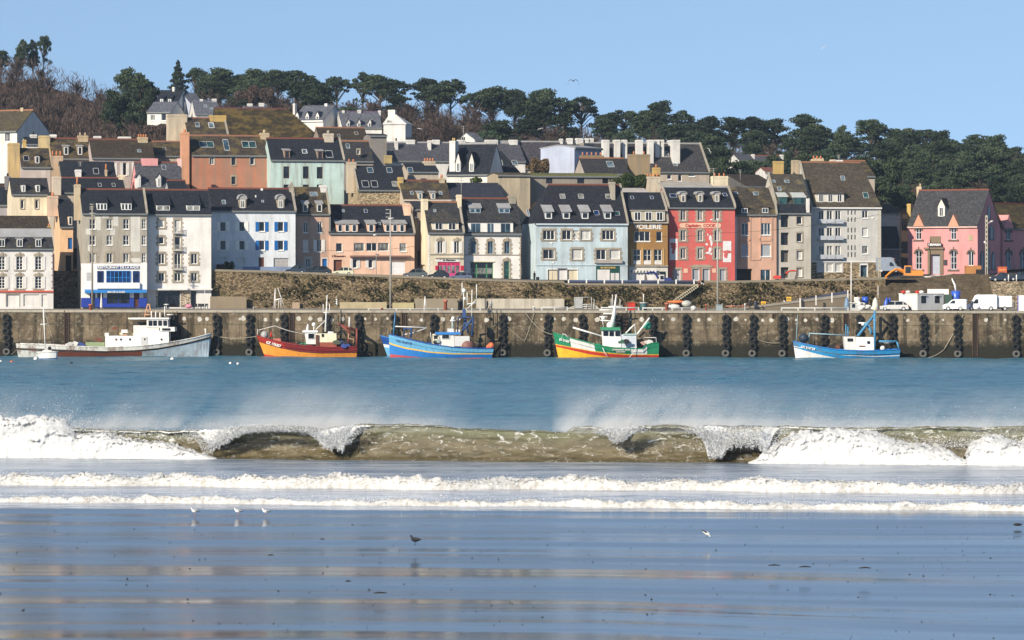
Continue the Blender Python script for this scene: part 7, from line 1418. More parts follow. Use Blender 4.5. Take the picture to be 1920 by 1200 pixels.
b.ball('fishing_float', 1214, 611, .62, plain('bright_green_float', (.03, .36, .20))); b.tubes('deck_rail', [[(1053, 633, -1.5), (1055, 626, -1.5), (1060, 627, -1.5), (1066, 634, -1.5)]], .06, WHITE); b.clutter('winch', 1168, 640, 5, .45, [plain('dark_green_gear', (.03, .10, .06)), DARK, RUST], 8, 1, -1.8); b.clutter('deck_gear', 1113, 645, 5, .28, [GRN, STEEL], 10, 2, -1.0); b.clutter('net_pile', 1211, 642, 7, .5, [plain('pink_net', (.42, .25, .2)), DARK, OFFW], 8, 3, -.6)
b.tubes('stern_rail', [[(1207, 648, -2), (1207, 633, -2), (1230, 633, -2), (1231, 643, -2)]], .07, OFFW); b.tubes('fender_ropes', [[(1130, 652, -2.75), (1134, 662, -2.75), (1141, 670, -2.7)], [(1194, 650, -2.75), (1187, 662, -2.75), (1180, 670, -2.7)]], .05, OFFW)
b.text('GV 311655', 1058, 638.5, 4.2, 20, WHITE, -.22); b.text('STEREDEN MOR', 1165, 655.8, 2.6, 34, OFFW); b.text('LE GUILVINEC', 1164, 659.8, 1.8, 17, OFFW)
# orange and maroon boat
MAR = hullm('maroon_hull', (.22, .018, .02), .2); ORG = hullm('orange_hull', (.80, .30, .04), .15); BLK = hullm('black_line', (.02, .015, .015), 0)
b = Boat('fishing_boat', 'orange hulled fishing boat with maroon topsides and cream wheelhouse', 481, 671, YB(576) - 3.4, 4.8, [(481, 629), (510, 637.5), (545, 645), (580, 649), (620, 651.5), (671, 650)],
         [[(481, 664), (500, 667), (530, 670), (560, 673), (672, 674)], [(481, 641), (488, 643.5), (520, 652.5), (560, 660), (600, 662.5), (671, 661.5)], [(481, 640), (488, 642.3), (520, 651.3), (560, 658.7), (600, 661.2), (671, 660.2)]], [2, 2, 1, 3, lambda px: 4 if px < 540 else 0], 497, 669)
b.end([MAR, ORG, REDH, BLK, hullm('red_maroon_hull', (.40, .03, .02), .2)], MAR); CRM = plain('cream_paint', (.66, .60, .44)); RBR = plain('red_brown_paint', (.26, .05, .02))
b.box('wheelhouse', 575, 595, 623, 645, 2.4, OFFW, slant=-3); b.win('window', 578, 589, 625.5, 635, -1.28, frame=WHITE); b.box('deckhouse', 594, 632, 625, 641.5, 3.0, CRM); b.box('deckhouse_base', 596, 632, 641.5, 652, 3.05, RBR); b.win('window', 603, 607, 626, 631.5, -1.55); b.win('door', 592, 598, 628, 650, -1.6, BROWN); b.box('wheelhouse_roof', 568, 597, 619.5, 623, 2.8, WHITE)
b.tube('mast', [(610, 622, 0), (613.5, 553, 0)], [.16, .07], WHITE); b.tubes('mast_struts', [[(592, 618, 0), (611, 600, 0)], [(606, 586, 0), (618, 586.5, 0)], [(606, 586, 0), (606, 570, 0)], [(618, 586.5, 0), (618, 570, 0)]], .06, WHITE); b.tube('funnel', [(576, 622, 0), (577.5, 608, 0)], [.28, .12], WHITE); b.ball('radar_dome', 588.5, 608.5, .33, WHITE); b.tube('radar_stalk', [(588.5, 620, 0), (588.5, 608, 0)], .09, WHITE); b.tube('life_raft', [(615, 625.5, -.6), (626, 625.5, -.6)], .32, WHITE, 8)
DR = plain('dark_red_steel', (.20, .04, .025)); b.tubes('stern_gallows', [[(669, 650, -1.6), (669, 617, -1.6)], [(669, 650, 1.6), (669, 618, 1.6)], [(669, 618, -1.6), (669, 618, 1.6)], [(634, 608, 0), (669, 620, 0)], [(640, 610, -1), (655, 622, -1), (652, 650, -1)]], .19, DR); b.tubes('hydraulic_hoses', [[(634, 608, 0), (645, 613, -.5), (650, 620, -.5)], [(633, 625, -.5), (640, 618, -.5), (648, 624, -.5)], [(636, 628, -.6), (644, 621, -.6), (649, 630, -.6)]], .12, DARK)
b.tubes('steel_pipes', [[(654, 626, -1.2), (653, 634, -1.2), (663, 636, -1.2), (663, 643, -1.2)]], .12, plain('tan_pipe', (.45, .25, .14))); b.tube('rolled_sail', [(655.5, 613, -.5), (655, 594, -.5)], [.22, .1], OFFW); b.clutter('net_pile', 640, 641, 9, .55, [plain('olive_net', (.06, .07, .04)), DARK, plain('blue_net', (.02, .05, .22))], 9, 5, -.6); b.clutter('deck_gear', 568, 645, 6, .32, [DARK, RGN], 8, 6, -.8); b.clutter('blue_tarp', 650, 648, 4, .5, [plain('blue_net', (.02, .05, .22))], 8, 7, -1.5)
b.ball('anchor_net', 496, 628, .62, plain('grey_net', (.35, .34, .33)), -.3); b.tube('red_horn', [(508.5, 632, 0), (508.5, 621, 0)], [.28, .05], REDH); b.box('red_locker', 513, 527, 634.5, 641, 1.2, plain('faded_red', (.45, .13, .08))); b.tubes('forestay', [[(485, 619, 0), (515, 611, 0), (540, 620, 0), (572, 627, 0)], [(483, 630, 0), (483, 617, 0)]], .05, OFFW); b.text('GZ 176257', 513, 645.5, 4.6, 30, WHITE, -.26)
# light blue boat and the blue one behind it
LB = hullm('light_blue_hull', (.13, .38, .60), .1); MBL = hullm('mid_blue_hull', (.02, .18, .52), .08); YL = hullm('ochre_line', (.75, .46, .06), 0); RDK = hullm('faded_red_bottom', (.45, .06, .06), .1); DBL = hullm('deep_blue', (.01, .07, .30), .1)
b2 = Boat('fishing_boat', 'deep blue boat of which only the bow shows behind the light blue one', 713, 860, YB(790) - 2.2, 3.2, [(713, 630), (730, 634), (760, 641), (860, 648)], [[(713, 651), (735, 652), (860, 658)], [(713, 645), (735, 648), (860, 655)]], [1, 1, 2, 0], 727, 858); b2.end([DBL, LB, WHT_H, DBL], MBL); b2.tube('foremast', [(723.5, 634, 0), (724.5, 614, 0)], .07, TIM)
b = Boat('fishing_boat', 'light blue fishing boat with mid blue lower hull and an ochre stripe', 729, 926, YB(827) - 6.0, 5.0, [(729, 627), (770, 637), (800, 644), (850, 651), (900, 653.5), (926, 653)],
         [[(729, 664), (760, 667), (800, 670.5), (830, 673), (927, 674)], [(729, 645), (736, 647.5), (760, 654), (806, 661), (850, 664), (926, 664)], [(729, 642), (736, 644.5), (760, 651), (806, 658.6), (850, 661.8), (926, 662)]], [2, 2, 1, 3, 0], 731, 922)
b.end([LB, MBL, RDK, YL], DBL); b.box('wheelhouse', 824, 852, 627, 650, 2.8, OFFW, slant=-1); b.win('window', 829, 842, 627.5, 635, -1.46, frame=WHITE); b.box('deckhouse', 850, 881, 630, 649, 2.7, plain('pale_grey_paint', (.55, .55, .55))); b.box('wheelhouse_roof', 816, 864, 622.5, 627, 3.2, MBL); b.box('roof_locker', 839, 851, 616, 622.5, 1.2, OFFW); b.box('roof_locker', 855, 863, 618, 623, 1.0, OFFW)
b.box('cabin_frame', 811, 823, 626, 645, 1.8, plain('cream_paint', (.66, .60, .44))); b.win('window', 814, 820, 629, 635, -.95); b.tubes('deck_rail', [[(810, 645, -1.5), (807, 623, -1.5)], [(825, 646, -1.5), (823, 630, -1.5)]], .05, OFFW); b.tube('radar_stalk', [(849.5, 617, 0), (848, 602, 0)], [.3, .12], plain('grey_green_paint', (.3, .36, .36))); b.tube('radar_bar', [(844, 601, 0), (854, 601, 0)], .14, WHITE); b.ball('radar_dome', 849.5, 597, .3, WHITE)
b.tubes('mast_gantry', [[(858, 628, -1), (859, 596, -1), (887, 594, -1), (885, 630, -1)], [(858, 628, 1), (859, 596, 1), (887, 594, 1), (885, 630, 1)], [(866, 630, 0), (873, 594, 0)], [(872, 595, 0), (878, 625, 0)], [(868, 620, -1), (886, 598, -1)]], .17, plain('navy_steel', (.02, .06, .18))); b.box('mast_head', 867, 874, 579, 596, .9, plain('navy_steel', (.02, .06, .18)))
b.tubes('aerials', [[(869, 580, 0), (869.5, 540, 0)], [(866.5, 553, 0), (866.5, 530, 0)], [(884.5, 596, 0), (885, 543, 0)], [(893.5, 562, 0), (893.5, 533, 0)], [(876, 573, 0), (876, 548, 0)], [(877, 578, 0), (893, 562, 0)], [(876, 570, 0), (893, 568, 0)]], .07, WHITE); b.ball('lamp', 870, 545, .3, WHITE); b.ball('lamp', 871, 560, .25, WHITE); b.tubes('loops', [[(880, 628, -.8), (884, 618, -.8), (888, 624, -.8), (884, 632, -.8)]], .16, DARK)
b.tube('foremast', [(738, 627, 0), (741, 584, 0)], [.13, .06], plain('blue_mast', (.05, .22, .45))); b.tubes('boom', [[(741, 612, 0), (801, 614.5, 0)], [(801, 614.5, 0), (775, 624, 0), (755, 628, 0)]], .09, OFFW); b.tubes('bow_frame', [[(757, 631, -.8), (758, 616, -.8), (772, 616, -.8), (770, 633, -.8)], [(757, 631, .8), (758, 616, .8), (772, 616, .8), (770, 633, .8)]], .2, plain('navy_steel', (.02, .06, .18))); b.tube('aft_pole', [(910, 650, 0), (910.5, 609, 0)], .08, TIM)
b.ball('orange_float', 921, 648, .5, plain('orange_float', (.75, .16, .06)), -1); b.ball('orange_float', 916, 650, .35, plain('orange_float', (.75, .16, .06)), -.6); b.ball('net_drum', 876, 650, 1.2, plain('rust_drum', (.20, .09, .07)), -.6); b.clutter('net_pile', 888, 649, 5, .45, [DARK, RUST], 8, 9, -.6); b.clutter('deck_gear', 817, 641, 6, .4, [DARK, plain('grey_green_paint', (.3, .36, .36))], 7, 10, -1); b.text('CC 544997', 757, 641.7, 3.8, 32, plain('navy_letter', (.03, .10, .30)), -.21)
# blue and white boat on the right
BL3 = hullm('bright_blue_hull', (.03, .28, .58), .45)
b = Boat('fishing_boat', 'blue fishing boat with a white lower bow and blue gallows at the right', 1487, 1686, YB(1586) - 3.2, 5.0, [(1487, 640), (1510, 645.5), (1540, 651.5), (1570, 656), (1620, 657.5), (1655, 656.5), (1686, 655)],
         [[(1487, 651.5), (1492, 653), (1520, 661), (1545, 667), (1567, 671.5), (1600, 675), (1687, 675)], [(1487, 649.5), (1492, 650.7), (1540, 660), (1580, 666), (1640, 668.8), (1686, 667)], [(1487, 648), (1492, 649.4), (1540, 658.4), (1580, 664.4), (1640, 667), (1686, 665.3)]], [1, 1, 0, 1, 0], 1491.5, 1684)
b.end([BL3, WHT_H, REDH], MBL); b.box('wheelhouse', 1584, 1603, 631, 657, 2.9, OFFW, slant=-3); b.win('window', 1589, 1599, 634.5, 640, -1.5); b.box('deckhouse', 1603, 1637, 632, 657, 3.0, WHITE); b.win('window', 1626, 1631, 639.5, 644.5, -1.55); b.win('panel', 1611, 1622, 648, 650, -1.55, RUST); GB = plain('gallows_blue', (.06, .24, .42))
b.tubes('gallows', [[(1640, 657, -1.3), (1640, 583, -1.3)], [(1640, 632, 1.3), (1640, 585, 1.3)], [(1608, 630, -.5), (1640, 590, -.5)], [(1622, 606, 0), (1633, 620, 0), (1633, 626, 0)], [(1640, 585, -1.3), (1640, 586, 1.3)]], .2, GB); b.tubes('cross_strut', [[(1625, 603, -.5), (1636, 622, -.5)]], .1, GB); b.tubes('strut', [[(1586, 632, 0), (1586, 608, 0)]], .1, GB); b.tubes('strut', [[(1590, 632, 0), (1590, 612, 0)]], .1, GB); b.tube('deck_light_bar', [(1610, 605.5, 0), (1625, 605.5, 0)], .12, WHITE); b.ball('lamp', 1618, 608, .25, WHITE); b.tube('derrick', [(1518, 625, 0), (1586, 628.5, 0)], .10, plain('pale_blue_steel', (.25, .38, .45))); b.tubes('derrick_post', [[(1515, 645, 0), (1518, 624, 0)]], .08, plain('pale_blue_steel', (.25, .38, .45)))
b.tube('bow_pole', [(1493, 640, 0), (1495.5, 590, 0)], [.10, .04], plain('pale_blue_steel', (.25, .38, .45))); b.ball('covered_winch', 1507, 634, .75, plain('navy_cover', (.015, .03, .05))); b.ball('white_float', 1503.5, 636, .3, WHITE); b.clutter('net_pile', 1566, 651, 7, .5, [DARK, TIM, RUST], 10, 12, -.6); b.clutter('deck_gear', 1660, 650, 5, .45, [DARK, TIM], 10, 13, -.6); b.ball('white_float', 1655, 653, .38, WHITE, -1.5); b.tubes('stern_frame', [[(1682, 641, -1.8), (1686, 655, -1.8)], [(1648, 640, -1.5), (1682, 640, -1.5)]], .15, GB); b.tube('furled_awning', [(1650, 640, -1.3), (1663, 642, -1.3), (1678, 640, -1.3)], .2, OFFW); b.text('GV 314933', 1515, 652.3, 3.6, 27, WHITE, -.19)
# rusty white trawler, bow to the right
RW = hullm('rusty_white_hull', (.74, .72, .67), .7); RBD = hullm('rust_red_bottom', (.20, .055, .03), .5); PGB = hullm('pale_grey_blue_bottom', (.46, .54, .60), .5); BLS = hullm('black_rubbing_strake', (.05, .035, .03), .6)
b = Boat('trawler', 'long rusty white trawler with a tall wheelhouse and its bow to the right', 397, 34, YB(215) - 3.6, 6.4, [(34, 645), (60, 645.5), (120, 648), (200, 651), (260, 649), (300, 645), (340, 638.5), (370, 632.5), (397, 625)],
         [[(34, 655.5), (100, 658.5), (200, 661), (260, 659), (300, 655.5), (350, 646), (397, 634)], [(34, 652.5), (100, 655), (200, 658), (260, 656), (300, 652.5), (350, 643), (397, 631)]], [lambda px: 1 if 100 < px < 290 else 2, lambda px: 1 if 100 < px < 275 else (2 if px > 275 else 0), 3, 0], 391, 37, group=None, cat='trawler', bow=.35)
b.end([RW, RBD, PGB, BLS], RW); b.box('deckhouse', 200, 278, 629.5, 650, 4.2, WHITE); b.box('bridge_deck', 276, 319, 620, 648, 4.2, WHITE); b.box('lower_bridge', 252, 300, 610, 631, 3.4, plain('ivory_paint', (.72, .69, .60))); b.box('wheelhouse', 277, 317, 598, 614, 3.6, OFFW); b.box('bridge_wing', 302, 330, 613, 621, 4.4, OFFW); b.box('wheelhouse_roof', 245, 319, 595.5, 598.5, 3.9, OFFW)
for x0 in (278.5, 287, 296.5, 306): b.win('window', x0, x0 + 6.5, 601, 610.5, -1.86)
b.win('window', 258, 263, 603, 609, -1.76); b.win('window', 304, 319, 615.5, 619.5, -2.26)
for x0 in (216, 225, 242, 270, 301): b.win('porthole', x0, x0 + 3, 634.5, 638, -2.16, DARK if x0 != 216 else RUST)
b.win('door', 264, 276, 631, 648, -2.14, plain('grey_white_door', (.5, .5, .5))); b.tubes('roof_rails', [[(284, 598, -1), (284, 583, -1)], [(292, 598, -1), (292, 584, -1)], [(300, 598, -1), (300, 586, -1)], [(309, 596, 0), (309, 574, 0)], [(313, 590, 0), (325, 590, 0)], [(309, 571, 0), (316, 571, 0)]], .1, OFFW); b.tubes('lattice_mast', [[(270, 598, 0), (277, 571, 0)], [(286, 598, 0), (280, 571, 0)], [(272, 590, 0), (284, 590, 0)], [(274, 582, 0), (283, 582, 0)], [(276, 571, 0), (282, 571, 0)]], .13, plain('tan_pipe', (.45, .25, .14))); b.tube('derrick', [(240, 597, 0), (262, 599, 0)], .14, plain('cream_paint', (.66, .60, .44)))
b.box('green_locker', 162, 198, 641.5, 650, 2.6, plain('sage_green', (.22, .28, .15))); b.box('deck_crate', 228, 240, 618, 624, 1.4, OFFW); b.box('deck_crate', 197, 205, 624, 630, 1.4, OFFW); b.clutter('deck_gear', 236, 626, 6, .4, [plain('tan_pipe', (.45, .25, .14)), OFFW, plain('yellow_gear', (.6, .45, .1))], 12, 21, 0); b.clutter('winch', 134, 645, 7, .55, [OFFW, STEEL, DARK], 9, 22, -1); b.clutter('blue_tarp', 152, 647, 3, .55, [plain('blue_net', (.02, .05, .22))], 5, 23, -1); b.clutter('red_crane', 214, 615, 3, .45, [RUST], 4, 24, 0); b.clutter('rust_heap', 190, 637, 5, .5, [RUST, plain('olive_net', (.06, .07, .04))], 8, 25, -.5)
b.tube('anchor_post', [(386, 628, 0), (385, 616, 0)], .14, OFFW); b.text('MARIE', 365, 638.5, 2.4, 10, plain('grey_letter', (.3, .3, .3)), .2) if False else None
# sailboat and buoys
b = Boat('sailboat', 'small white sailboat with a bare mast in front of the rusty trawler', 70, 107, 592, 2.4, [(70, 662), (88, 660), (107, 660)], [[(70, 672), (107, 671)]], [1, 1, 0], 74, 106, group=None, cat='sailboat', deckdrop=.1, sternf=.8); b.end([WHITE, DBL], OFFW); b.box('cabin', 80, 98, 656.5, 661.5, 1.3, OFFW, slant=1); b.tube('mast', [(85, 660, 0), (81.5, 577, 0)], .08, WHITE); b.tubes('spreader', [[(75, 608, 0), (90, 607.5, 0)]], .05, WHITE); b.tube('boom', [(84, 655, 0), (101, 655, 0)], .09, STEEL); b.tubes('stays', [[(81.5, 577, 0), (70, 661, 0)], [(81.5, 577, 0), (106, 660, 0)]], .015, STEEL); b.ball('outboard', 93, 653, .28, DARK)
for px, py, r_, m, lb in ((67, 673, .33, WHITE, 'white mooring buoy at the bow of the sailboat'), (22, 679, .28, RED, 'small red mooring buoy near the left edge'), (134, 681, .22, DARK, 'tiny dark buoy right of the sailboat'), (323, 673.5, .30, WHITE, 'white mooring buoy under the rusty trawler bow'), (1, 678, .25, WHITE, 'white mooring buoy cut by the left edge'), (432, 681, .22, WHITE, 'left of two small white buoys below the gap between the trawler and the orange boat'), (446, 681.5, .2, WHITE, 'right of two small white buoys below the gap before the orange boat')):
    Y = 90000 / (py + 1.5 - HY); mb = MB(); mb.ball((0, 0, 0), (r_, r_, r_ * .9), 0, 10, 6); tag(mb.build('mooring_buoy', m, None, loc=((px - CX) * Y / F, Y, r_ * .4)), lb, 'buoy', 'mooring buoys')
# mooring ropes
def rope(pts, label, sag=.8, r=.045, m=None):
    P_ = [Vector(q_) for q_ in pts]; full = []
    for a, c in zip(P_[:-1], P_[1:]):
        for k in range(10): f = k / 10; full.append(a.lerp(c, f) - Vector((0, 0, sag * 4 * f * (1 - f))))
    full.append(P_[-1]); mb = MB(); mb.tube(full, r, 0, 4); tag(mb.build('mooring_rope', m or plain('rope', (.35, .30, .22)), None, off=full[0], loc=full[0]), label, 'rope')
def qp(px, py): x, Y = qx(px); return (x, Y - .25, CZ + (HY - py) * Y / F)
rope([P(1037, 627, YB(1037) - 3.6), qp(984, 584)], 'mooring rope from the green boat bow up to the quay'); rope([qp(1806, 590), qp(1770, 655)], 'slanting rope crossing the fenders right of the site office', .1, .07); rope([qp(1770, 655), qp(1735, 671)], 'slack rope hanging low on the wall below the site office', .3); rope([P(483, 630, YB(481) - 3.4), qp(408, 631)], 'mooring rope from the orange boat bow to the left fenders', .3); rope([qp(1002, 585), qp(983, 640)], 'slack rope hanging left of the green boat', .3); rope([qp(1400, 625), qp(1466, 642)], 'rope sagging between fender stacks left of the right hand boat', .6); rope([qp(940, 600), qp(984, 640)], 'rope hanging right of the light blue boat stern', .2); rope([qp(20, 665), (P(36, 648, YB(40) - 3.6))], 'stern rope of the rusty white trawler', .2)
# ---------------------------------------------------------------- vehicles
def carpaint(n, c): 
    m = plain(n, c, .25); m.node_tree.nodes['Principled BSDF'].inputs['Coat Weight'].default_value = .6; return m
GLC = glassm('car_glass', (.02, .025, .03), .06); TYR = RUBBER; HUB = plain('alloy_hub', (.5, .5, .52), .3)
def wheels(rt, xs_, r, w, mb=None):
    for x in xs_:
        for y in (-w, w):
            mb = MB(); mb.tube([(x, y - .1, r), (x, y + .1, r)], r, 0, 14); wo = mb.build('wheel', TYR, rt); mb = MB(); sg = -1 if y < 0 else 1; mb.tube([(x, y + sg * .1, r), (x, y + sg * .12, r)], r * .6, 0, 10); mb.build('hub', HUB, wo)
def car(name, label, loc, mat, rz=0, L=4.0, H=1.45, W=1.7, kind='hatch', group=None, cat='car'):   # nose toward -x
    rt = empty(name, loc, label, cat, group, rz=rz); hl = L / 2
    low = [(-hl, .25), (-hl - .02, .55), (-hl + .1, .72), (-hl + .95, .88), (hl - .1, .92), (hl, .6), (hl, .25)]
    mb = MB(); mb.prism(low, 'y', -W / 2, W / 2); mb.build('body', mat, rt)
    g = [(-hl + .85, .87), (-hl + 1.55, H - .04), (hl - .75 if kind == 'hatch' else hl - 1.0, H - .04), (hl - .12, .92)]
    mb = MB(); n = 4; ins = .16; vs = [(x, -W / 2 + .05 + (ins if z > 1 else 0), z) for x, z in g] + [(x, W / 2 - .05 - (ins if z > 1 else 0), z) for x, z in g]
    mb.add(vs, [(0, 1, 2, 3), (7, 6, 5, 4)] + [(i, 4 + i, 4 + (i + 1) % 4, (i + 1) % 4) for i in range(4)]); mb.build('windows', GLC, rt)
    mb = MB(); mb.hexa([(g[1][0] - .05, -W / 2 + .2, H - .05), (g[2][0] + .08, -W / 2 + .2, H - .05), (g[2][0] + .08, W / 2 - .2, H - .05), (g[1][0] - .05, W / 2 - .2, H - .05), (g[1][0] + .1, -W / 2 + .3, H + .03), (g[2][0] - .1, -W / 2 + .3, H + .03), (g[2][0] - .1, W / 2 - .3, H + .03), (g[1][0] + .1, W / 2 - .3, H + .03)]); mb.build('roof', mat, rt)
    mb = MB()
    for (x0, x1) in ((0.05, .13), (hl - .82, hl - .70)): mb.add([(x0, -W / 2 + .03, .9), (x1, -W / 2 + .03, .9), (x1 - (.0 if x0 < .5 else .1), -W / 2 + .19, H - .02), (x0 - (.0 if x0 < .5 else .1), -W / 2 + .19, H - .02)], [(0, 1, 2, 3)])
    mb.build('door_pillar', mat, rt)
    for y in (-.55, .55): mb = MB(); mb.box(-hl - .03, -hl + .12, y - .2, y + .2, .55, .70); mb.build('headlight', WHITE, rt); mb = MB(); mb.box(hl - .06, hl + .02, y - .14, y + .14, .6, .85); mb.build('tail_light', REDH, rt)
    mb = MB(); mb.box(-hl - .05, -hl + .05, -.7, .7, .28, .45); mb.box(hl - .05, hl + .04, -.7, .7, .28, .5); mb.build('bumper', plain('dark_bumper', (.04, .04, .045)), rt)
    wheels(rt, (-hl + .75, hl - .75), .31, W / 2 - .1); return rt
def van(name, label, loc, mat, rz=0, L=4.6, H=2.0, W=1.85, cat='van', win=True, group=None):
    rt = empty(name, loc, label, cat, group, rz=rz); hl = L / 2
    low = [(-hl, .3), (-hl, .8), (-hl + .25, 1.0), (-hl + .75, 1.1), (-hl + 1.35, H - .12), (-hl + 1.7, H), (hl - .1, H), (hl, H - .2), (hl, .3)]
    mb = MB(); mb.prism(low, 'y', -W / 2, W / 2); mb.build('body', mat, rt); k = (H - 1.22) / .6
    mb = MB(); mb.add([(-hl + .76, -W / 2 + .12, 1.14), (-hl + .76, W / 2 - .12, 1.14), (-hl + 1.33, W / 2 - .12, H - .16), (-hl + 1.33, -W / 2 + .12, H - .16)], [(0, 1, 2, 3)]); 
    mb.v = [(x - .02, y, z + .02) for x, y, z in mb.v]; mb.build('windscreen', GLC, rt)
    for sy in (-1, 1):
        mb = MB(); y = sy * (W / 2 + .012); mb.add([(-hl + 1.05, y, 1.1), (-hl + 1.9, y, 1.1), (-hl + 1.9, y, min(H - .2, 1.75)), (-hl + 1.5, y, min(H - .2, 1.75))], [(0, 1, 2, 3)]); mb.build('side_window', GLC, rt)
    if win: mb = MB(); mb.box(hl, hl + .015, -W / 2 + .2, W / 2 - .2, 1.1, H - .25); mb.build('rear_window', GLC, rt)
    for y in (-.65, .65): mb = MB(); mb.box(-hl - .03, -hl + .1, y - .15, y + .15, .6, .8); mb.build('headlight', WHITE, rt); mb = MB(); mb.box(hl - .03, hl + .02, y - .1, y + .1, .7, 1.1); mb.build('tail_light', REDH, rt)
    wheels(rt, (-hl + .85, hl - .9), .34, W / 2 - .1); return rt
for i, (x0, x1, yt, m, lb) in enumerate(((536, 574, 497, ('dark_blue_car', (.02, .03, .05)), 'dark blue car parked left of the pink house door'), (575, 620, 499, ('black_car', (.015, .015, .017)), 'black car parked in front of the blue door of the pink house'), (625, 662, 500.5, ('cream_car', (.62, .60, .42)), 'pale cream car parked by the arched gate of the peach house'), (757, 800, 504, ('grey_green_car', (.09, .10, .10)), 'grey green car parked right of the white garage door'), (803, 841, 506.5, ('black_car', (.015, .015, .017)), 'black car parked left of the pink shopfront'), (843, 884, 509.5, ('slate_blue_car', (.10, .12, .18)), 'slate blue car parked between the pink and the green shopfront'))):
    p = P((x0 + x1) / 2, yt, 654.9); car('parked_car', lb, (p.x, 654.9, p.z - 1.48), carpaint(*m), L=(x1 - x0) * 654.9 / F * 1.06, group='cars parked along the street wall')
def qz(px, dY): x, Y = qx(px); return (x, Y + dY, QT)
car('parked_car', 'silver estate car parked on the quay beside the site office', qz(1681, 3.2), carpaint('silver_car', (.55, .54, .52)), L=4.3, rz=R(-8))
for (x0, x1, yt, lb) in ((1858, 1890, 511, 'dark blue car parked in the shade by the perforated pole'), (1892, 1932, 510, 'dark car with curved roof cut by the right edge')):
    p = P((x0 + x1) / 2, yt, 653); car('parked_car', lb, (p.x, 653, p.z - 1.45), carpaint('dark_blue_car', (.02, .03, .05)), L=(x1 - x0) * 653 / F * 1.1, group='dark cars above the right hand wall')
van('parked_van', 'grey blue van parked beside the pale apartment block', (P(1667, 0, 680).x, 680, CZ + (HY - 510) * 680 / F - .1), carpaint('grey_van', (.22, .25, .30)), rz=R(180 - 12), L=4.2, H=2.6, win=False)
van('parked_van', 'small white van just right of the site office', qz(1797, 4.2), carpaint('white_van', (.75, .76, .78)), L=3.6, H=1.75, rz=R(-14))
van('parked_van', 'big white van behind the standing worker', qz(1848, 5), carpaint('white_van', (.75, .76, .78)), L=4.7, H=2.45, rz=R(-10))
rt = empty('box_trailer', qz(1890, 5.6), 'white box trailer right of the big white van', 'trailer'); mb = MB(); mb.box(-1.25, 1.15, -1.0, 1.0, .55, 2.25); mb.build('box', carpaint('white_van', (.75, .76, .78)), rt); mb = MB(); mb.box(-1.6, 1.2, -.9, .9, .35, .55); mb.build('chassis', DARK, rt); wheels(rt, (0.1,), .33, .95)
rt = empty('white_board', qz(1917, 3), 'white board with a violet edge cut by the right edge on the quay', 'board'); mb = MB(); mb.box(-.2, 1.5, 0, .1, 0, 2.35); mb.build('panel', WHITE, rt); mb = MB(); mb.box(-.34, -.2, -.02, .12, 0, 2.35); mb.build('edge_strip', plain('violet_edge', (.16, .12, .45)), rt)
# site office
rt = empty('site_office', qz(1723, 2.2), 'grey and white portable site office on the quay with two dark windows', 'site office', rz=R(36)); SO = plaster((.62, .62, .60), .08); mb = MB(); mb.box(0, 5.3, 0, 4.2, .1, 2.5); mb.build('cabin', SO, rt); mb = MB(); mb.box(-.05, 5.35, -.05, 4.25, 2.5, 2.62); mb.build('roof', OFFW, rt); mb = MB(); mb.box(.1, 5.2, .1, 4.1, 0, .1); mb.build('skid', DARK, rt)
for x in (.75, 3.5): mb = MB(); mb.box(x, x + .95, -.03, -.002, 1.15, 2.25); w_ = mb.build('window', GLC, rt); mb = MB(); mb.box(x - .08, x + 1.03, -.16, -.002, 2.27, 2.36); mb.build('window_canopy', OFFW, w_)
for k in range(2): mb = MB(); mb.box(-.02, -.002, .4 + k * 2.0, 1.9 + k * 2.0, .25, 2.35); mb.build('wall_panel', OFFW, rt)
rt = empty('sign_board', P(1758, 556, 616), 'blank white board on two legs above the site office', 'sign'); mb = MB(); a, b = P(1739, 552, 616), P(1779, 542, 616); mb.box(a.x, b.x, 616, 616.25, a.z, b.z); mb.build('board', WHITE, rt, off=rt.location)
for px in (1747, 1771): a = P(px, 552, 616); mb = MB(); mb.box(a.x - .05, a.x + .05, 616.05, 616.15, QT, a.z); mb.build('leg', GUT, rt, off=rt.location)
for px, py, m, lb in ((1699, 553, REDH, 'red float on the site office roof, left'), (1708, 553.5, OFFW, 'white float on the site office roof'), (1726, 552.5, REDH, 'red float on the site office roof, right'), (1733, 553, OFFW, 'pale float beside the right red one on the site office roof')):
    x, Y = qx(px); mb = MB(); mb.ball((0, 0, .22), (.42, .3, .25)); tag(mb.build('float', m, None, loc=(x, Y + 4.2, QT + 2.62)), lb, 'float', 'floats on the site office roof')
# upended boats and barrels on the quay
def upboat(px, h, w, m, label, lean=0, dY=5):
    x, Y, z = qz(px, dY); mb = MB(); n = 10; pts = []; rr = []
    for k in range(n + 1): f = k / n; pts.append((lean * f, 0, h * f)); rr.append(w / 2 * max(.12, math.sin(math.pi * (.16 + .84 * f) ** .9) ** .6) if f < 1 else .06)
    mb.tube(pts, rr, 0, 10); return tag(mb.build('upended_dinghy', m, None, loc=(x, Y, z)), label, 'dinghy')
KB = plain('kayak_blue', (.03, .10, .50), .35); upboat(1665.5, 2.0, .75, KB, 'left one of two blue hulls stood on end beside the silver car', .25); upboat(1672, 2.0, .75, KB, 'right one of two blue hulls stood on end beside the silver car', .25, 5.6); upboat(1647, 2.0, 1.0, plain('ivory_hull', (.62, .60, .52)), 'ivory hull stood on end left of the blue ones'); upboat(1593, 2.1, .8, plain('grey_blue_hull', (.15, .24, .36)), 'grey blue hull stood on end behind the thin lamp pole')
pole('antenna_pole', 'white pole rising from the ivory upended hull', 1646.5, 536, 556, 617, .07, OFFW, cat='pole')
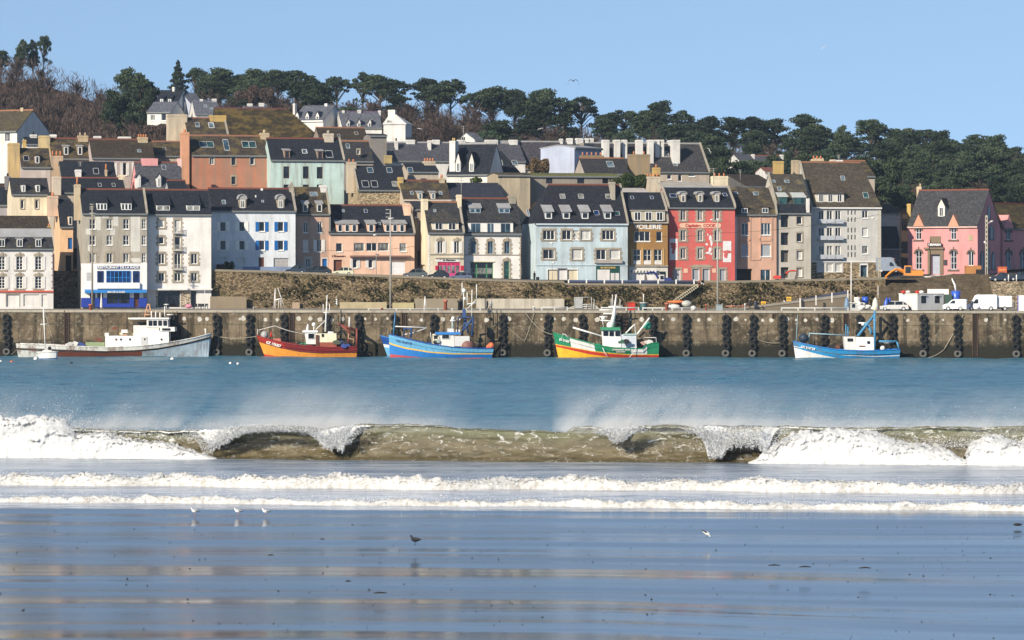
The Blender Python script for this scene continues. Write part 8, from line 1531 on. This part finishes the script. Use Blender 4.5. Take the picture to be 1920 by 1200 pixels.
bx_, by_, bz_ = qz(1802, 7); rt = empty('crane_tank', (bx_, by_, bz_), 'blue tank with a curved white pipe rising against the earth bank', 'tank'); mb = MB(); mb.tube([(0, 0, 0), (0, 0, 1.5), (0, 0, 2.9), (0, 0, 3.0)], [.45, .5, .75, .5], 0, 12); mb.build('tank', KB, rt); mb = MB(); mb.tube([(0, 0, 2.9), (-.15, 0, 3.9), (-.5, 0, 4.6), (-.6, 0, 4.9)], [.14, .16, .12, .08], 0, 8); mb.build('pipe', WHITE, rt)
rt = empty('net_crate', qz(1786, 6.5), 'stack of dark green crates behind the small white van', 'crate'); mb = MB(); mb.box(-.5, .6, -.4, .4, 0, 2.4); mb.build('crates', plain('dark_green_crate', (.03, .07, .05)), rt)
rt = empty('kiosk', qz(1609, 4), 'small grey kiosk on the quay above the bow gallows of the right hand boat', 'kiosk'); mb = MB(); mb.box(-.8, .8, 0, 1.4, 0, 1.15); mb.build('cabin', plain('light_grey_panel', (.45, .46, .45)), rt); mb = MB(); mb.box(-.95, .95, -.15, 1.5, 1.15, 1.25); mb.build('roof', OFFW, rt); mb = MB(); mb.box(-.6, -.1, -.03, -.002, .45, 1.0); mb.build('window', GLC, rt)
rt = empty('white_buoy_pile', qz(1630, 4.5), 'heap of white fenders and pale gear between the kiosk and the ivory hull', 'gear heap'); rg = random.Random(9); mb = MB()
for k in range(9): mb.ball((rg.uniform(-1.3, 1.3), rg.uniform(-.5, .5), rg.uniform(.3, 1.3)), (rg.uniform(.3, .6), .35, rg.uniform(.2, .4)), 0, 8, 5)
mb.build('heap', OFFW, rt)
mb = MB(); mb.tube([(0, 0, 0), (0, 0, .8)], [.42, .5], 0, 12); tag(mb.build('plastic_tub', OFFW, None, loc=(qz(1612, 4.6)[0], qz(1612, 4.6)[1], QT + 1.25)), 'white plastic tub on top of the small grey kiosk', 'tub')
mb = MB(); mb.tube([(0, 0, 0), (0, 0, 1.0)], [.5, .5], 0, 12); tag(mb.build('plastic_barrel', KB, None, loc=(qz(1629, 6.2)[0], qz(1629, 6.2)[1], QT + 1.1)), 'blue plastic barrel behind the heap of white fenders', 'barrel')
# mid quay gear
rt = empty('oil_drum', qz(1209, 6), 'teal drum with a white rim and a little post on top', 'drum'); mb = MB(); mb.tube([(0, 0, 0), (0, 0, 1.1)], .52, 0, 12); mb.build('drum', plain('dark_teal', (.03, .09, .10)), rt); mb = MB(); mb.tube([(0, 0, 1.1), (0, 0, 1.2)], .6, 0, 12); mb.build('rim', OFFW, rt); mb = MB(); mb.tube([(0, 0, 1.2), (0, 0, 2.5)], [.05, .1], 0, 6); mb.build('post', OFFW, rt)
def dinghy(px, dY, L, W, H, m, label, z=0): 
    x, Y, zz = qz(px, dY); mb = MB(); n = 8; pts = [(-L / 2 + L * k / n, 0, H * .5 + .12 * abs(2 * k / n - 1) ** 2) for k in range(n + 1)]; mb.tube(pts, [max(.06, W / 2 * math.sin(math.pi * (k + .35) / (n + .7)) ** .6) for k in range(n + 1)], 0, 8); mb.v = [(a, b_, c * (H / W)) for a, b_, c in mb.v]; return tag(mb.build('dinghy', m, None, loc=(x, Y, QT + z)), label, 'dinghy')
dinghy(1271, 7, 2.6, .7, .5, plain('orange_canoe', (.70, .17, .04)), 'orange canoe laid across two white boats by the steps', 1.1); dinghy(1267, 6, 1.7, .8, .9, OFFW, 'small white dinghy under the orange canoe'); dinghy(1291, 6.5, 1.5, 1.0, 1.1, plain('grey_dinghy', (.42, .42, .38)), 'grey dinghy right of the orange canoe', .4); dinghy(1303, 5, .9, .9, .8, OFFW, 'white bundled fender left of the low grey boxes')
for px, m, lb in ((1180, RUST, 'brown bin behind the mast of the green boat'), (1187, REDH, 'small red bin beside the brown one'), (1353, plain('blue_grey_bin', (.25, .30, .32)), 'blue grey utility box right of the tall lamp')): mb = MB(); mb.box(-.5, .5, -.3, .3, 0, 1.1 if px != 1353 else .8); mb.box(-.56, .56, -.36, .36, 1.1 if px != 1353 else .8, 1.2 if px != 1353 else .9); tag(mb.build('storage_bin', m, None, loc=qz(px, 7)), lb, 'bin')
YLW = plain('yellow_board', (.75, .42, .03))
for px, py, lb in ((1431.5, 569, 'yellow works sign leaning at the foot of the ramp'), (1479, 560.5, 'yellow works sign at the first white post of the ramp')):
    p = P(px, py, 636); mb = MB(); mb.box(-.38, .38, 0, .05, -.33, .33, 0); mb.box(-.3, .3, -.01, -.002, .02, .10, 1); mb.box(-.3, .3, -.01, -.002, -.14, -.06, 1); mb.box(-.05, .05, .02, .06, -.9, -.33, 1); tag(mb.build('works_sign', [YLW, DARK], None, loc=p), lb, 'sign')
mb = MB(); mb.tube([(-1.8, 0, 0), (1.8, 0, .05)], .06, 0, 5); mb.tube([(-.9, 0, -.3), (-.9, 0, .25)], .05, 0, 5); mb.tube([(.9, 0, -.3), (.9, 0, .3)], .05, 0, 5); tag(mb.build('barrier', plain('red_white_barrier', (.6, .25, .18)), None, loc=P(1382, 574, 626)), 'low red and white barrier left of the two standing people', 'barrier')
for px, py0, py1, lb in ((516, 578, 540, 'white pole frame of a small boat on the quay above the orange boat bow'), (797, 580, 555, 'small white A shaped frame on the quay above the light blue boat')):
    b0 = P(px, py0, 622); mb = MB(); h = (py0 - py1) * 622 / F; mb.tube([(0, 0, 0), (0, 0, h)], [.14, .06], 0, 6); mb.tube([(1.5 if px == 516 else .25, 0, 0), (.4 if px == 516 else 0, 0, h)], .05, 0, 5); mb.tube([(-.25, 0, 0), (0, 0, h)], .05, 0, 5)
    if px == 516: mb.tube([(0, 0, 1.3), (1.1, 0, 1.5)], .12, 0, 6); mb.tube([(.5, 0, 0), (.6, 0, 1.4)], .06, 0, 5); mb.tube([(.9, 0, 0), (.9, 0, 1.4)], .06, 0, 5)
    tag(mb.build('pole_frame', OFFW, None, loc=b0), lb, 'frame')
for px, py, lb in ((384, 543, 'left one of two thin white flag poles before the white apartment block'), (388, 572, 'short slanting white pole before the white apartment block')): pole('flag_pole', lb, px, py, 578, 628, .06, OFFW, cat='pole')
for px, m, lb in ((354, plain('pink_parasol', (.60, .22, .30)), 'closed pink striped parasol outside the white apartment block shop'), (312, OFFW, 'round white terrace table outside the dark shop window'), (190, OFFW, 'closed white parasol at the restaurant door')):
    b0 = P(px, 575, 640.5); mb = MB()
    if px == 312: mb.tube([(0, 0, .0), (0, 0, .7)], .05, 0, 6); mb.tube([(0, 0, .7), (0, 0, .76)], .45, 0, 12)
    elif px == 354: mb.ball((0, 0, .45), (.6, .4, .35), 0, 10, 6); mb.tube([(0, 0, 0), (0, 0, .5)], .06, 0, 6)
    else: mb.tube([(0, 0, 0), (0, 0, .4), (0, 0, 1.2), (0, 0, 2.6)], [.05, .22, .16, .03], 0, 8)
    tag(mb.build('terrace_table' if px == 312 else 'parasol', m, None, loc=(b0.x, b0.y, QT)), lb, 'table' if px == 312 else 'parasol')
for px in (367, 374, 380, 387): b0 = P(px, 575, 641); mb = MB(); mb.box(-.25, .25, -.2, .2, .35, .42); mb.box(-.25, .25, .15, .2, .42, .85); mb.box(-.22, -.17, -.2, .2, 0, .35); mb.box(.17, .22, -.2, .2, 0, .35); tag(mb.build('terrace_chair', DARK, None, loc=(b0.x, b0.y, QT)), 'dark terrace chair in the row right of the shop door of the white block', 'chair', 'terrace chairs')
# ---------------------------------------------------------------- excavators
EOR = carpaint('excavator_orange', (.72, .26, .03)); ERD = carpaint('excavator_red', (.60, .05, .02))
def excavator(label, loc, s, m, arm, cabm=None, body_dir=1, cat='excavator', tracks=True):
    rt = empty('excavator', loc, label, cat); 
    for y in (-.9, .9):
        mb = MB(); mb.prism([(-1.6 * s, .35 * s), (-1.4 * s, .05 * s), (1.4 * s, .05 * s), (1.6 * s, .35 * s), (1.4 * s, .7 * s), (-1.4 * s, .7 * s)], 'y', (y - .25) * s, (y + .25) * s); mb.build('track', DARK, rt)
    mb = MB(); d = body_dir; mb.prism([(-.6 * s * d, .8 * s), (1.9 * s * d, .8 * s), (2.05 * s * d, 1.3 * s), (1.7 * s * d, 1.75 * s), (.2 * s * d, 1.7 * s), (-.6 * s * d, 1.5 * s)], 'y', -1.1 * s, 1.1 * s); mb.build('engine_housing', m, rt)
    mb = MB(); x0, x1 = sorted((-1.3 * s * d, .0)); mb.hexa([(x0, -1.12 * s, .85 * s), (x1, -1.12 * s, .85 * s), (x1, -.2 * s, .85 * s), (x0, -.2 * s, .85 * s), (x0 + .15 * s, -1.05 * s, 2.5 * s), (x1, -1.05 * s, 2.5 * s), (x1, -.25 * s, 2.5 * s), (x0 + .15 * s, -.25 * s, 2.5 * s)]); cb = mb.build('cab', cabm or m, rt)
    mb = MB(); mb.box(x0 + .25 * s, x1 - .15 * s, -1.16 * s, -1.13 * s, 1.25 * s, 2.3 * s); mb.build('cab_window', GLC, cb)
    nm = ('boom', 'stick', 'bucket')
    for k in range(len(arm) - 1):
        a, b_ = Vector(arm[k]), Vector(arm[k + 1]); mb = MB(); r_ = .26 * s * (1 - .2 * k)
        if k == len(arm) - 2: mb.prism([(a.x - .1 * s, a.z), (a.x + .35 * s, a.z - .1), (b_.x + .5 * s, b_.z + .15 * s), (b_.x, b_.z), (b_.x - .35 * s, b_.z + .35 * s)], 'y', -.45 * s, .45 * s)
        else: mb.tube([a, (a + b_) / 2 + Vector((0, 0, .12 * s)), b_], [r_, r_ * 1.15, r_ * .8], 0, 4, smooth=False)
        mb.build(nm[min(k, 2)] if k < len(arm) - 2 else 'bucket', m if k < len(arm) - 2 or m is EOR else plain('steel_bucket', (.12, .1, .09)), rt)
e0 = P(1708, 526, 657); excavator('large orange excavator reaching its arm left over the earth bank', e0, .98, EOR, [(-.8, -.3, 1.2), (-2.4, -.3, 1.9), (-4.2, -.4, .6), (-5.9, -.5, -.7)], body_dir=1)
e0 = P(1463, 528, 655); excavator('mini excavator with bright red body and arm in front of the grey beige house', (e0.x, 655, e0.z), .58, ERD, [(.6, 0, .8), (1.5, 0, 1.75), (2.75, 0, 1.7), (2.5, 0, .1)], cabm=DARK, body_dir=-1)
e0 = P(1245, 533, 654); excavator('mini excavator with a white framed cab and red arm in front of the ochre house', (e0.x, 654, e0.z), .62, plain('navy_machine', (.02, .03, .16)), [(-.9, 0, .9), (-1.6, 0, 2.0), (-3.1, 0, 1.7), (-3.0, 0, .4)], cabm=OFFW, body_dir=1)
rt = empty('skip_container', P(1831, 516, 660), 'orange and brown skip beside the perforated pole by the pink house', 'skip'); mb = MB(); a, b_ = P(1811, 515, 660), P(1840, 498, 660); mb.box(a.x, b_.x, 660, 662, a.z - .3, b_.z); mb.build('bin', plain('orange_brown_skip', (.42, .18, .05)), rt, off=rt.location); mb = MB(); a, b_ = P(1830, 515, 659.8), P(1846, 505, 659.8); mb.box(a.x, b_.x, 659.8, 660, a.z - .3, b_.z); mb.build('opening', DARK, rt, off=rt.location)
for px, py, m, lb in ((1745, 519, OFFW, 'white and green pile of materials in front of the blue door'), (1772, 517, plaster((.35, .33, .27), .3), 'stack of pale concrete slabs on the earth bank')):
    rg = random.Random(px); b0 = P(px, py, 661); mb = MB()
    for k in range(6): x_ = rg.uniform(-1, 1) * (1.2 if px == 1745 else 2.2); mb.box(x_ - .5, x_ + .6, -.4, .4, k * .10 - .3, k * .10 - .2)
    tag(mb.build('material_pile', m, None, loc=b0), lb, 'material pile')
rt = empty('roof_barrier', P(1880, 508, 660), 'orange red barrier in front of the shaded pink wing', 'barrier'); mb = MB(); mb.box(-.8, .7, 0, .2, -.3, .7); mb.build('board', plain('orange_red_board', (.5, .10, .04)), rt); mb = MB(); mb.box(-.6, .5, -.03, -.002, .1, .25); mb.build('stripe', plain('amber_stripe', (.7, .35, .1)), rt)
for k, (px, lb) in enumerate(((1891, 'left one of two short white posts on the right hand wall'), (1906, 'right one of two short white posts on the right hand wall'))): mb = MB(); mb.tube([(0, 0, 0), (0, 0, 1.1)], .1, 0, 8); tag(mb.build('white_post', OFFW, None, loc=P(px, 527.6, 648.3)), lb, 'post')
# ---------------------------------------------------------------- people
def person(label, loc, rz, H, top, legs, skin=(.5, .32, .22), hair=(.03, .02, .015), pose='walk', hat=None):
    k = H / 1.75
    st = {'walk': ((.22, .04), (-.20, .02), .16, -.18), 'stand': ((.04, 0), (-.03, 0), .04, -.04), 'crouch': ((.25, .0), (.05, .0), .35, .3)}[pose]
    hz = .92 if pose != 'crouch' else .45; lean = {'walk': .05, 'stand': .0, 'crouch': .28}[pose]; T = Vector((0, 0, hz))
    V = [Vector((0, 0, hz)), Vector((lean * .4, 0, hz + .22)), Vector((lean * .8, 0, hz + .46)), Vector((lean, 0, hz + .58)), Vector((lean * 1.1, 0, hz + .72)), Vector((lean * 1.1 + .02, 0, hz + .83))]
    Rr = [.15, .14, .17, .055, .095, .08]; E = [(i, i + 1) for i in range(5)]
    for sgn, (fx, ft), ax in ((1, st[0], st[2]), (-1, st[1], st[3])):
        i0 = len(V); kn = .48 if pose != 'crouch' else .42; V += [Vector((0.0, .10 * sgn, hz - .06)), Vector((fx * .55 + (.12 if pose != 'stand' else .02), .11 * sgn, kn)), Vector((fx, .11 * sgn, .09)), Vector((fx + .16, .12 * sgn, .04))]; Rr += [.10, .07, .045, .04]; E += [(0, i0), (i0, i0 + 1), (i0 + 1, i0 + 2), (i0 + 2, i0 + 3)]
        i1 = len(V); sh = V[2]; V += [sh + Vector((0, .20 * sgn, .03)), sh + Vector((ax * .5 - .03, .25 * sgn, -.25)), sh + Vector((ax, .23 * sgn, -.48)), sh + Vector((ax + .03, .23 * sgn, -.58))]; Rr += [.065, .048, .035, .04]; E += [(2, i1), (i1, i1 + 1), (i1 + 1, i1 + 2), (i1 + 2, i1 + 3)]
    me = bpy.data.meshes.new('person'); me.from_pydata([tuple(v * k) for v in V], E, []); o = bpy.data.objects.new('person', me); col.objects.link(o); md = o.modifiers.new('skin', 'SKIN'); 
    for i, sv in enumerate(me.skin_vertices[0].data): sv.radius = (Rr[i] * k * 1.2, Rr[i] * k * 1.15); sv.use_root = (i == 0)
    s2 = o.modifiers.new('s', 'SUBSURF'); s2.levels = 1; s2.render_levels = 1
    bpy.context.view_layer.update(); m2 = bpy.data.meshes.new_from_object(o.evaluated_get(bpy.context.evaluated_depsgraph_get())); bpy.data.objects.remove(o)
    m2.materials.clear(); [m2.materials.append(m_) for m_ in (top, legs, plain('skin', skin), plain('shoe', (.03, .025, .02)), plain('hair', hair))]
    for p in m2.polygons:
        c = p.center / k; p.use_smooth = True; p.material_index = 4 if c.z > hz + .80 or (c.z > hz + .68 and c.x < lean * 1.1 - .02) else 2 if c.z > hz + .55 else 3 if c.z < .09 else 1 if c.z < hz - .02 and abs(c.y) < .185 else 2 if (abs(c.y) > .19 and c.z < hz - .05) else 0
    o = bpy.data.objects.new('person', m2); col.objects.link(o); o.location = loc; o.rotation_euler = (0, 0, rz); return tag(o, label, 'person')
CB = plain('black_cloth', (.012, .012, .014)); CG = plain('grey_cloth', (.25, .25, .27)); CN = plain('navy_cloth', (.02, .03, .07))
person('person in black walking left on the quay before the whitewashed wall', qz(914, 3), R(190), 1.75, CB, CB); person('person in a pale jacket and dark trousers walking right of the one in black', qz(921, 3.2), R(180), 1.72, plain('pale_jacket', (.5, .5, .52)), CB)
person('person in black standing at the foot of the ramp', (P(1406, 0, 626).x, 626, QT + .15), R(80), 1.7, CB, CB, pose='stand', hair=(.5, .48, .45)); person('person in dark clothes crouching beside the one standing by the ramp', (P(1418, 0, 626).x, 626, QT + .3), R(120), 1.65, CN, CN, pose='crouch', hair=(.4, .38, .35))
person('person in dark blue standing by the nose of the big white van', qz(1825, 2.2), R(60), 1.75, CN, CN, pose='stand'); person('person in grey at the far right standing behind the box trailer', qz(1907, 4), R(150), 1.7, CG, CG, pose='stand'); p0 = P(1002, 528, 655); person('person in black standing at the street corner left of the light blue house', (p0.x, 655, p0.z), R(150), 1.75, CB, CB, pose='stand'); rt = empty('wheelie_bin', P(1008, 528, 654.8), 'black bin beside the person at the street corner', 'bin'); mb = MB(); mb.hexa([(-.2, -.2, 0), (.25, -.2, 0), (.25, .2, 0), (-.2, .2, 0), (-.3, -.25, .7), (.3, -.25, .7), (.3, .25, .7), (-.3, .25, .7)]); mb.build('bin', CB, rt); mb = MB(); mb.box(-.32, .32, -.27, .27, .7, .76); mb.build('lid', CB, rt)
# ---------------------------------------------------------------- birds
GW = plain('white_feathers', (.82, .82, .82)); GG = plain('grey_feathers', (.25, .27, .30)); BB = plain('black_feathers', (.012, .012, .015)); BK = plain('orange_beak', (.55, .12, .03))
def bird(label, loc, rz, s, mats, name='gull', pose='stand', cat='gull', group=None):
    rt = empty(name, loc, label, cat, group, rz=rz); bt = .45 if pose == 'feed' else 0
    mb = MB(); body = [(-.21, 0, .20), (-.13, 0, .20), (0, 0, .19), (.10, 0, .21), (.15, 0, .25), (.165, 0, .30), (.19, 0, .325), (.215, 0, .33)]; rr = [.012, .05, .085, .078, .045, .036, .044, .02]
    if pose == 'feed': body = [(-.20, 0, .30), (-.12, 0, .27), (0, 0, .21), (.09, 0, .15), (.12, 0, .11), (.14, 0, .08), (.155, 0, .06), (.16, 0, .045)]
    mb.tube([Vector(p) * s for p in body], [r * s for r in rr], 0, 10); mb.build('body', mats[0], rt)
    for sy in (-1, 1):
        mb = MB(); w = [(.08, sy * .05, .225), (-.02, sy * .066, .22), (-.14, sy * .045, .205), (-.26, sy * .012, .195)] if pose != 'feed' else [(.06, sy * .05, .21), (-.02, sy * .06, .25), (-.13, sy * .04, .30), (-.25, sy * .01, .34)]
        mb.tube([Vector(p) * s for p in w], [.018 * s, .042 * s, .030 * s, .006 * s], 0, 6); mb.build('wing', mats[1], rt)
        mb = MB(); mb.tube([Vector((0, sy * .03, .14)) * s, Vector((.01, sy * .03, 0)) * s], .006 * s, 0, 4); mb.tube([Vector((-.01, sy * .03, .004)) * s, Vector((.045, sy * .03, .004)) * s], .008 * s, 0, 4); mb.build('leg', mats[2], rt)
    mb = MB(); e = Vector(body[-1]); d = Vector((.05, 0, -.012)) if pose != 'feed' else Vector((.015, 0, -.045)); mb.tube([e * s, (e + d) * s], [.011 * s, .003 * s], 0, 5); mb.build('beak', mats[2], rt); return rt
def sand_at(px, py):
    lo, hi = 100., 260.
    for _ in range(50):
        m = (lo + hi) / 2; x = (px - CX) * m / F; z = max(0, float(sand_z(x, m))); pp = HY + (CZ - z) * F / m
        if pp > py: lo = m
        else: hi = m
    x = (px - CX) * lo / F; return (x, lo, max(0, float(sand_z(x, lo))) + .0)
for px, py, lb, r_ in ((366, 965.5, 'left one of three white gulls standing on the wet sand', 188), (447, 965.5, 'middle one of three white gulls standing on the wet sand', 184), (499, 966, 'right one of three white gulls standing on the wet sand, nearest the others', 182)):
    bird(lb, sand_at(px, py), R(r_), 1.0, (GW, GG, BK), group='gulls standing on the wet sand')
bird('black crow standing on the wet sand left of centre', sand_at(779, 1022), R(150), 1.25, (BB, BB, BB), 'crow', cat='crow'); bird('black and white bird bending down to feed on the wet sand', sand_at(1325, 1008), R(-5), 1.0, (GW, BB, BB), 'wader', 'feed', 'wader')
x, y, z = sand_at(1908, 985); mb = MB(); mb.ball((0, 0, .04), (.22, .12, .07), 0, 8, 5); tag(mb.build('driftwood', WEED, None, loc=(x, y, z)), 'dark lump of driftwood at the right edge of the wet sand', 'driftwood')
for px, py, L in ((1452, 1061, .5), (1510, 1064, .5), (1622, 1066, .5), (653, 1091, .22), (713, 1113, .5), (508, 1042, .25), (605, 1012, .2)):
    x, y, z = sand_at(px, py); mb = MB(); mb.tube([(-L / 2, 0, .02), (0, .05, .04), (L / 2, 0, .02)], [.02, .035, .015], 0, 6); tag(mb.build('driftwood_stick', WEED, None, loc=(x, y, z)), 'thin dark stick lying flat on the wet sand', 'stick', 'sticks on the wet sand')
def flyer(label, px, py, Y, span, mat, tilt=0, drop=.35, name='gull', cat='gull'):
    rt = empty(name, P(px, py, Y), label, cat); rt.rotation_euler = (0, R(tilt), 0); h = span / 2; mb = MB(); mb.tube([(0, -.16 * span, 0), (0, 0, .01), (0, .2 * span, 0)], [.02 * span, .06 * span, .015 * span], 0, 8); mb.build('body', mat, rt)
    for sx in (-1, 1):
        mb = MB(); a = [(0, 0), (h * .35, .10 * span), (h * .75, .02 * span), (h, -drop * h)]
        for (x0, z0), (x1, z1), c0, c1 in zip(a[:-1], a[1:], (.14, .13, .09), (.13, .09, .02)): mb.hexa([(sx * x0, -c0 * span, z0), (sx * x1, -c1 * span, z1), (sx * x1, c1 * span * .6, z1), (sx * x0, c0 * span * .6, z0), (sx * x0, -c0 * span, z0 + .07), (sx * x1, -c1 * span, z1 + .04), (sx * x1, c1 * span * .6, z1 + .04), (sx * x0, c0 * span * .6, z0 + .07)])
        mb.build('wing', mat, rt)
flyer('dark bird gliding with drooped wings high over the hill', 1075, 152, 480, 1.45, BB, drop=.75); flyer('pale gull banking far up in the right of the sky', 1545, 89, 620, 1.0, plain('pale_gull_feathers', (.5, .52, .55)), -38, .0); flyer('white gull flying low in front of the dark pines on the right', 1330, 283, 740, 1.3, GW, 60, .1); flyer('white gull flying over the long slate roofs', 1013, 242, 740, 1.1, GW, -15, .1); flyer('white gull over the roofs left of the centre', 787, 242, 740, 1.0, GW, 10, .1)
# aerials on the roofs
for i, (px, pt, pb, Y, w, lb) in enumerate(((869, 236, 272, 748, 9, 'tall television aerial over the long slate roofs'), (865, 332, 372, 690, 12, 'television aerial above the cream chimney of the white house'), (151, 303, 330, 706, 10, 'television aerial above the shaded slate roof'), (1338, 315, 345, 704, 14, 'television aerial above the long pale flat roof'), (1388, 318, 340, 704, 8, 'small aerial on the cream chimney block'), (347, 192, 216, 738, 3, 'thin aerial on the broad stone chimney'), (634, 210, 242, 850, 6, 'thin pole between the two dormer villas'), (1573, 290, 312, 700, 8, 'aerial on the apartment block chimney'))):
    b0 = P(px, pb, Y); h = (pb - pt) * Y / F; ww = w * Y / F / 2; mb = MB(); mb.tube([(0, 0, 0), (0, 0, h)], .04, 0, 4)
    for k in range(3): mb.tube([(-ww * (1 - .2 * k), 0, h * (.97 - .12 * k)), (ww * (1 - .2 * k), 0, h * (.97 - .12 * k))], .03, 0, 4)
    tag(mb.build('television_aerial', GP, None, loc=b0), lb, 'aerial')
# ---------------------------------------------------------------- haze
if HAZE > 0:
    mb = MB(); mb.box(-420, 420, -30, 1700, -8, 130)
    hz = mb.build('haze', []) if False else None
    me = bpy.data.meshes.new('haze'); me.from_pydata(mb.v, [], mb.f); me.update()
    hz = bpy.data.objects.new('haze', me); col.objects.link(hz); tag(hz, kind='stuff')
    hm = bpy.data.materials.new('haze_air'); hm.use_nodes = True; nt = hm.node_tree
    for n_ in list(nt.nodes):
        if n_.type == 'BSDF_PRINCIPLED': nt.nodes.remove(n_)
    pv = nt.nodes.new('ShaderNodeVolumePrincipled'); pv.inputs['Color'].default_value = (0.60, 0.78, 1.0, 1); pv.inputs['Density'].default_value = HAZE
    nt.links.new(pv.outputs[0], nt.nodes['Material Output'].inputs['Volume'])
    me.materials.append(hm)
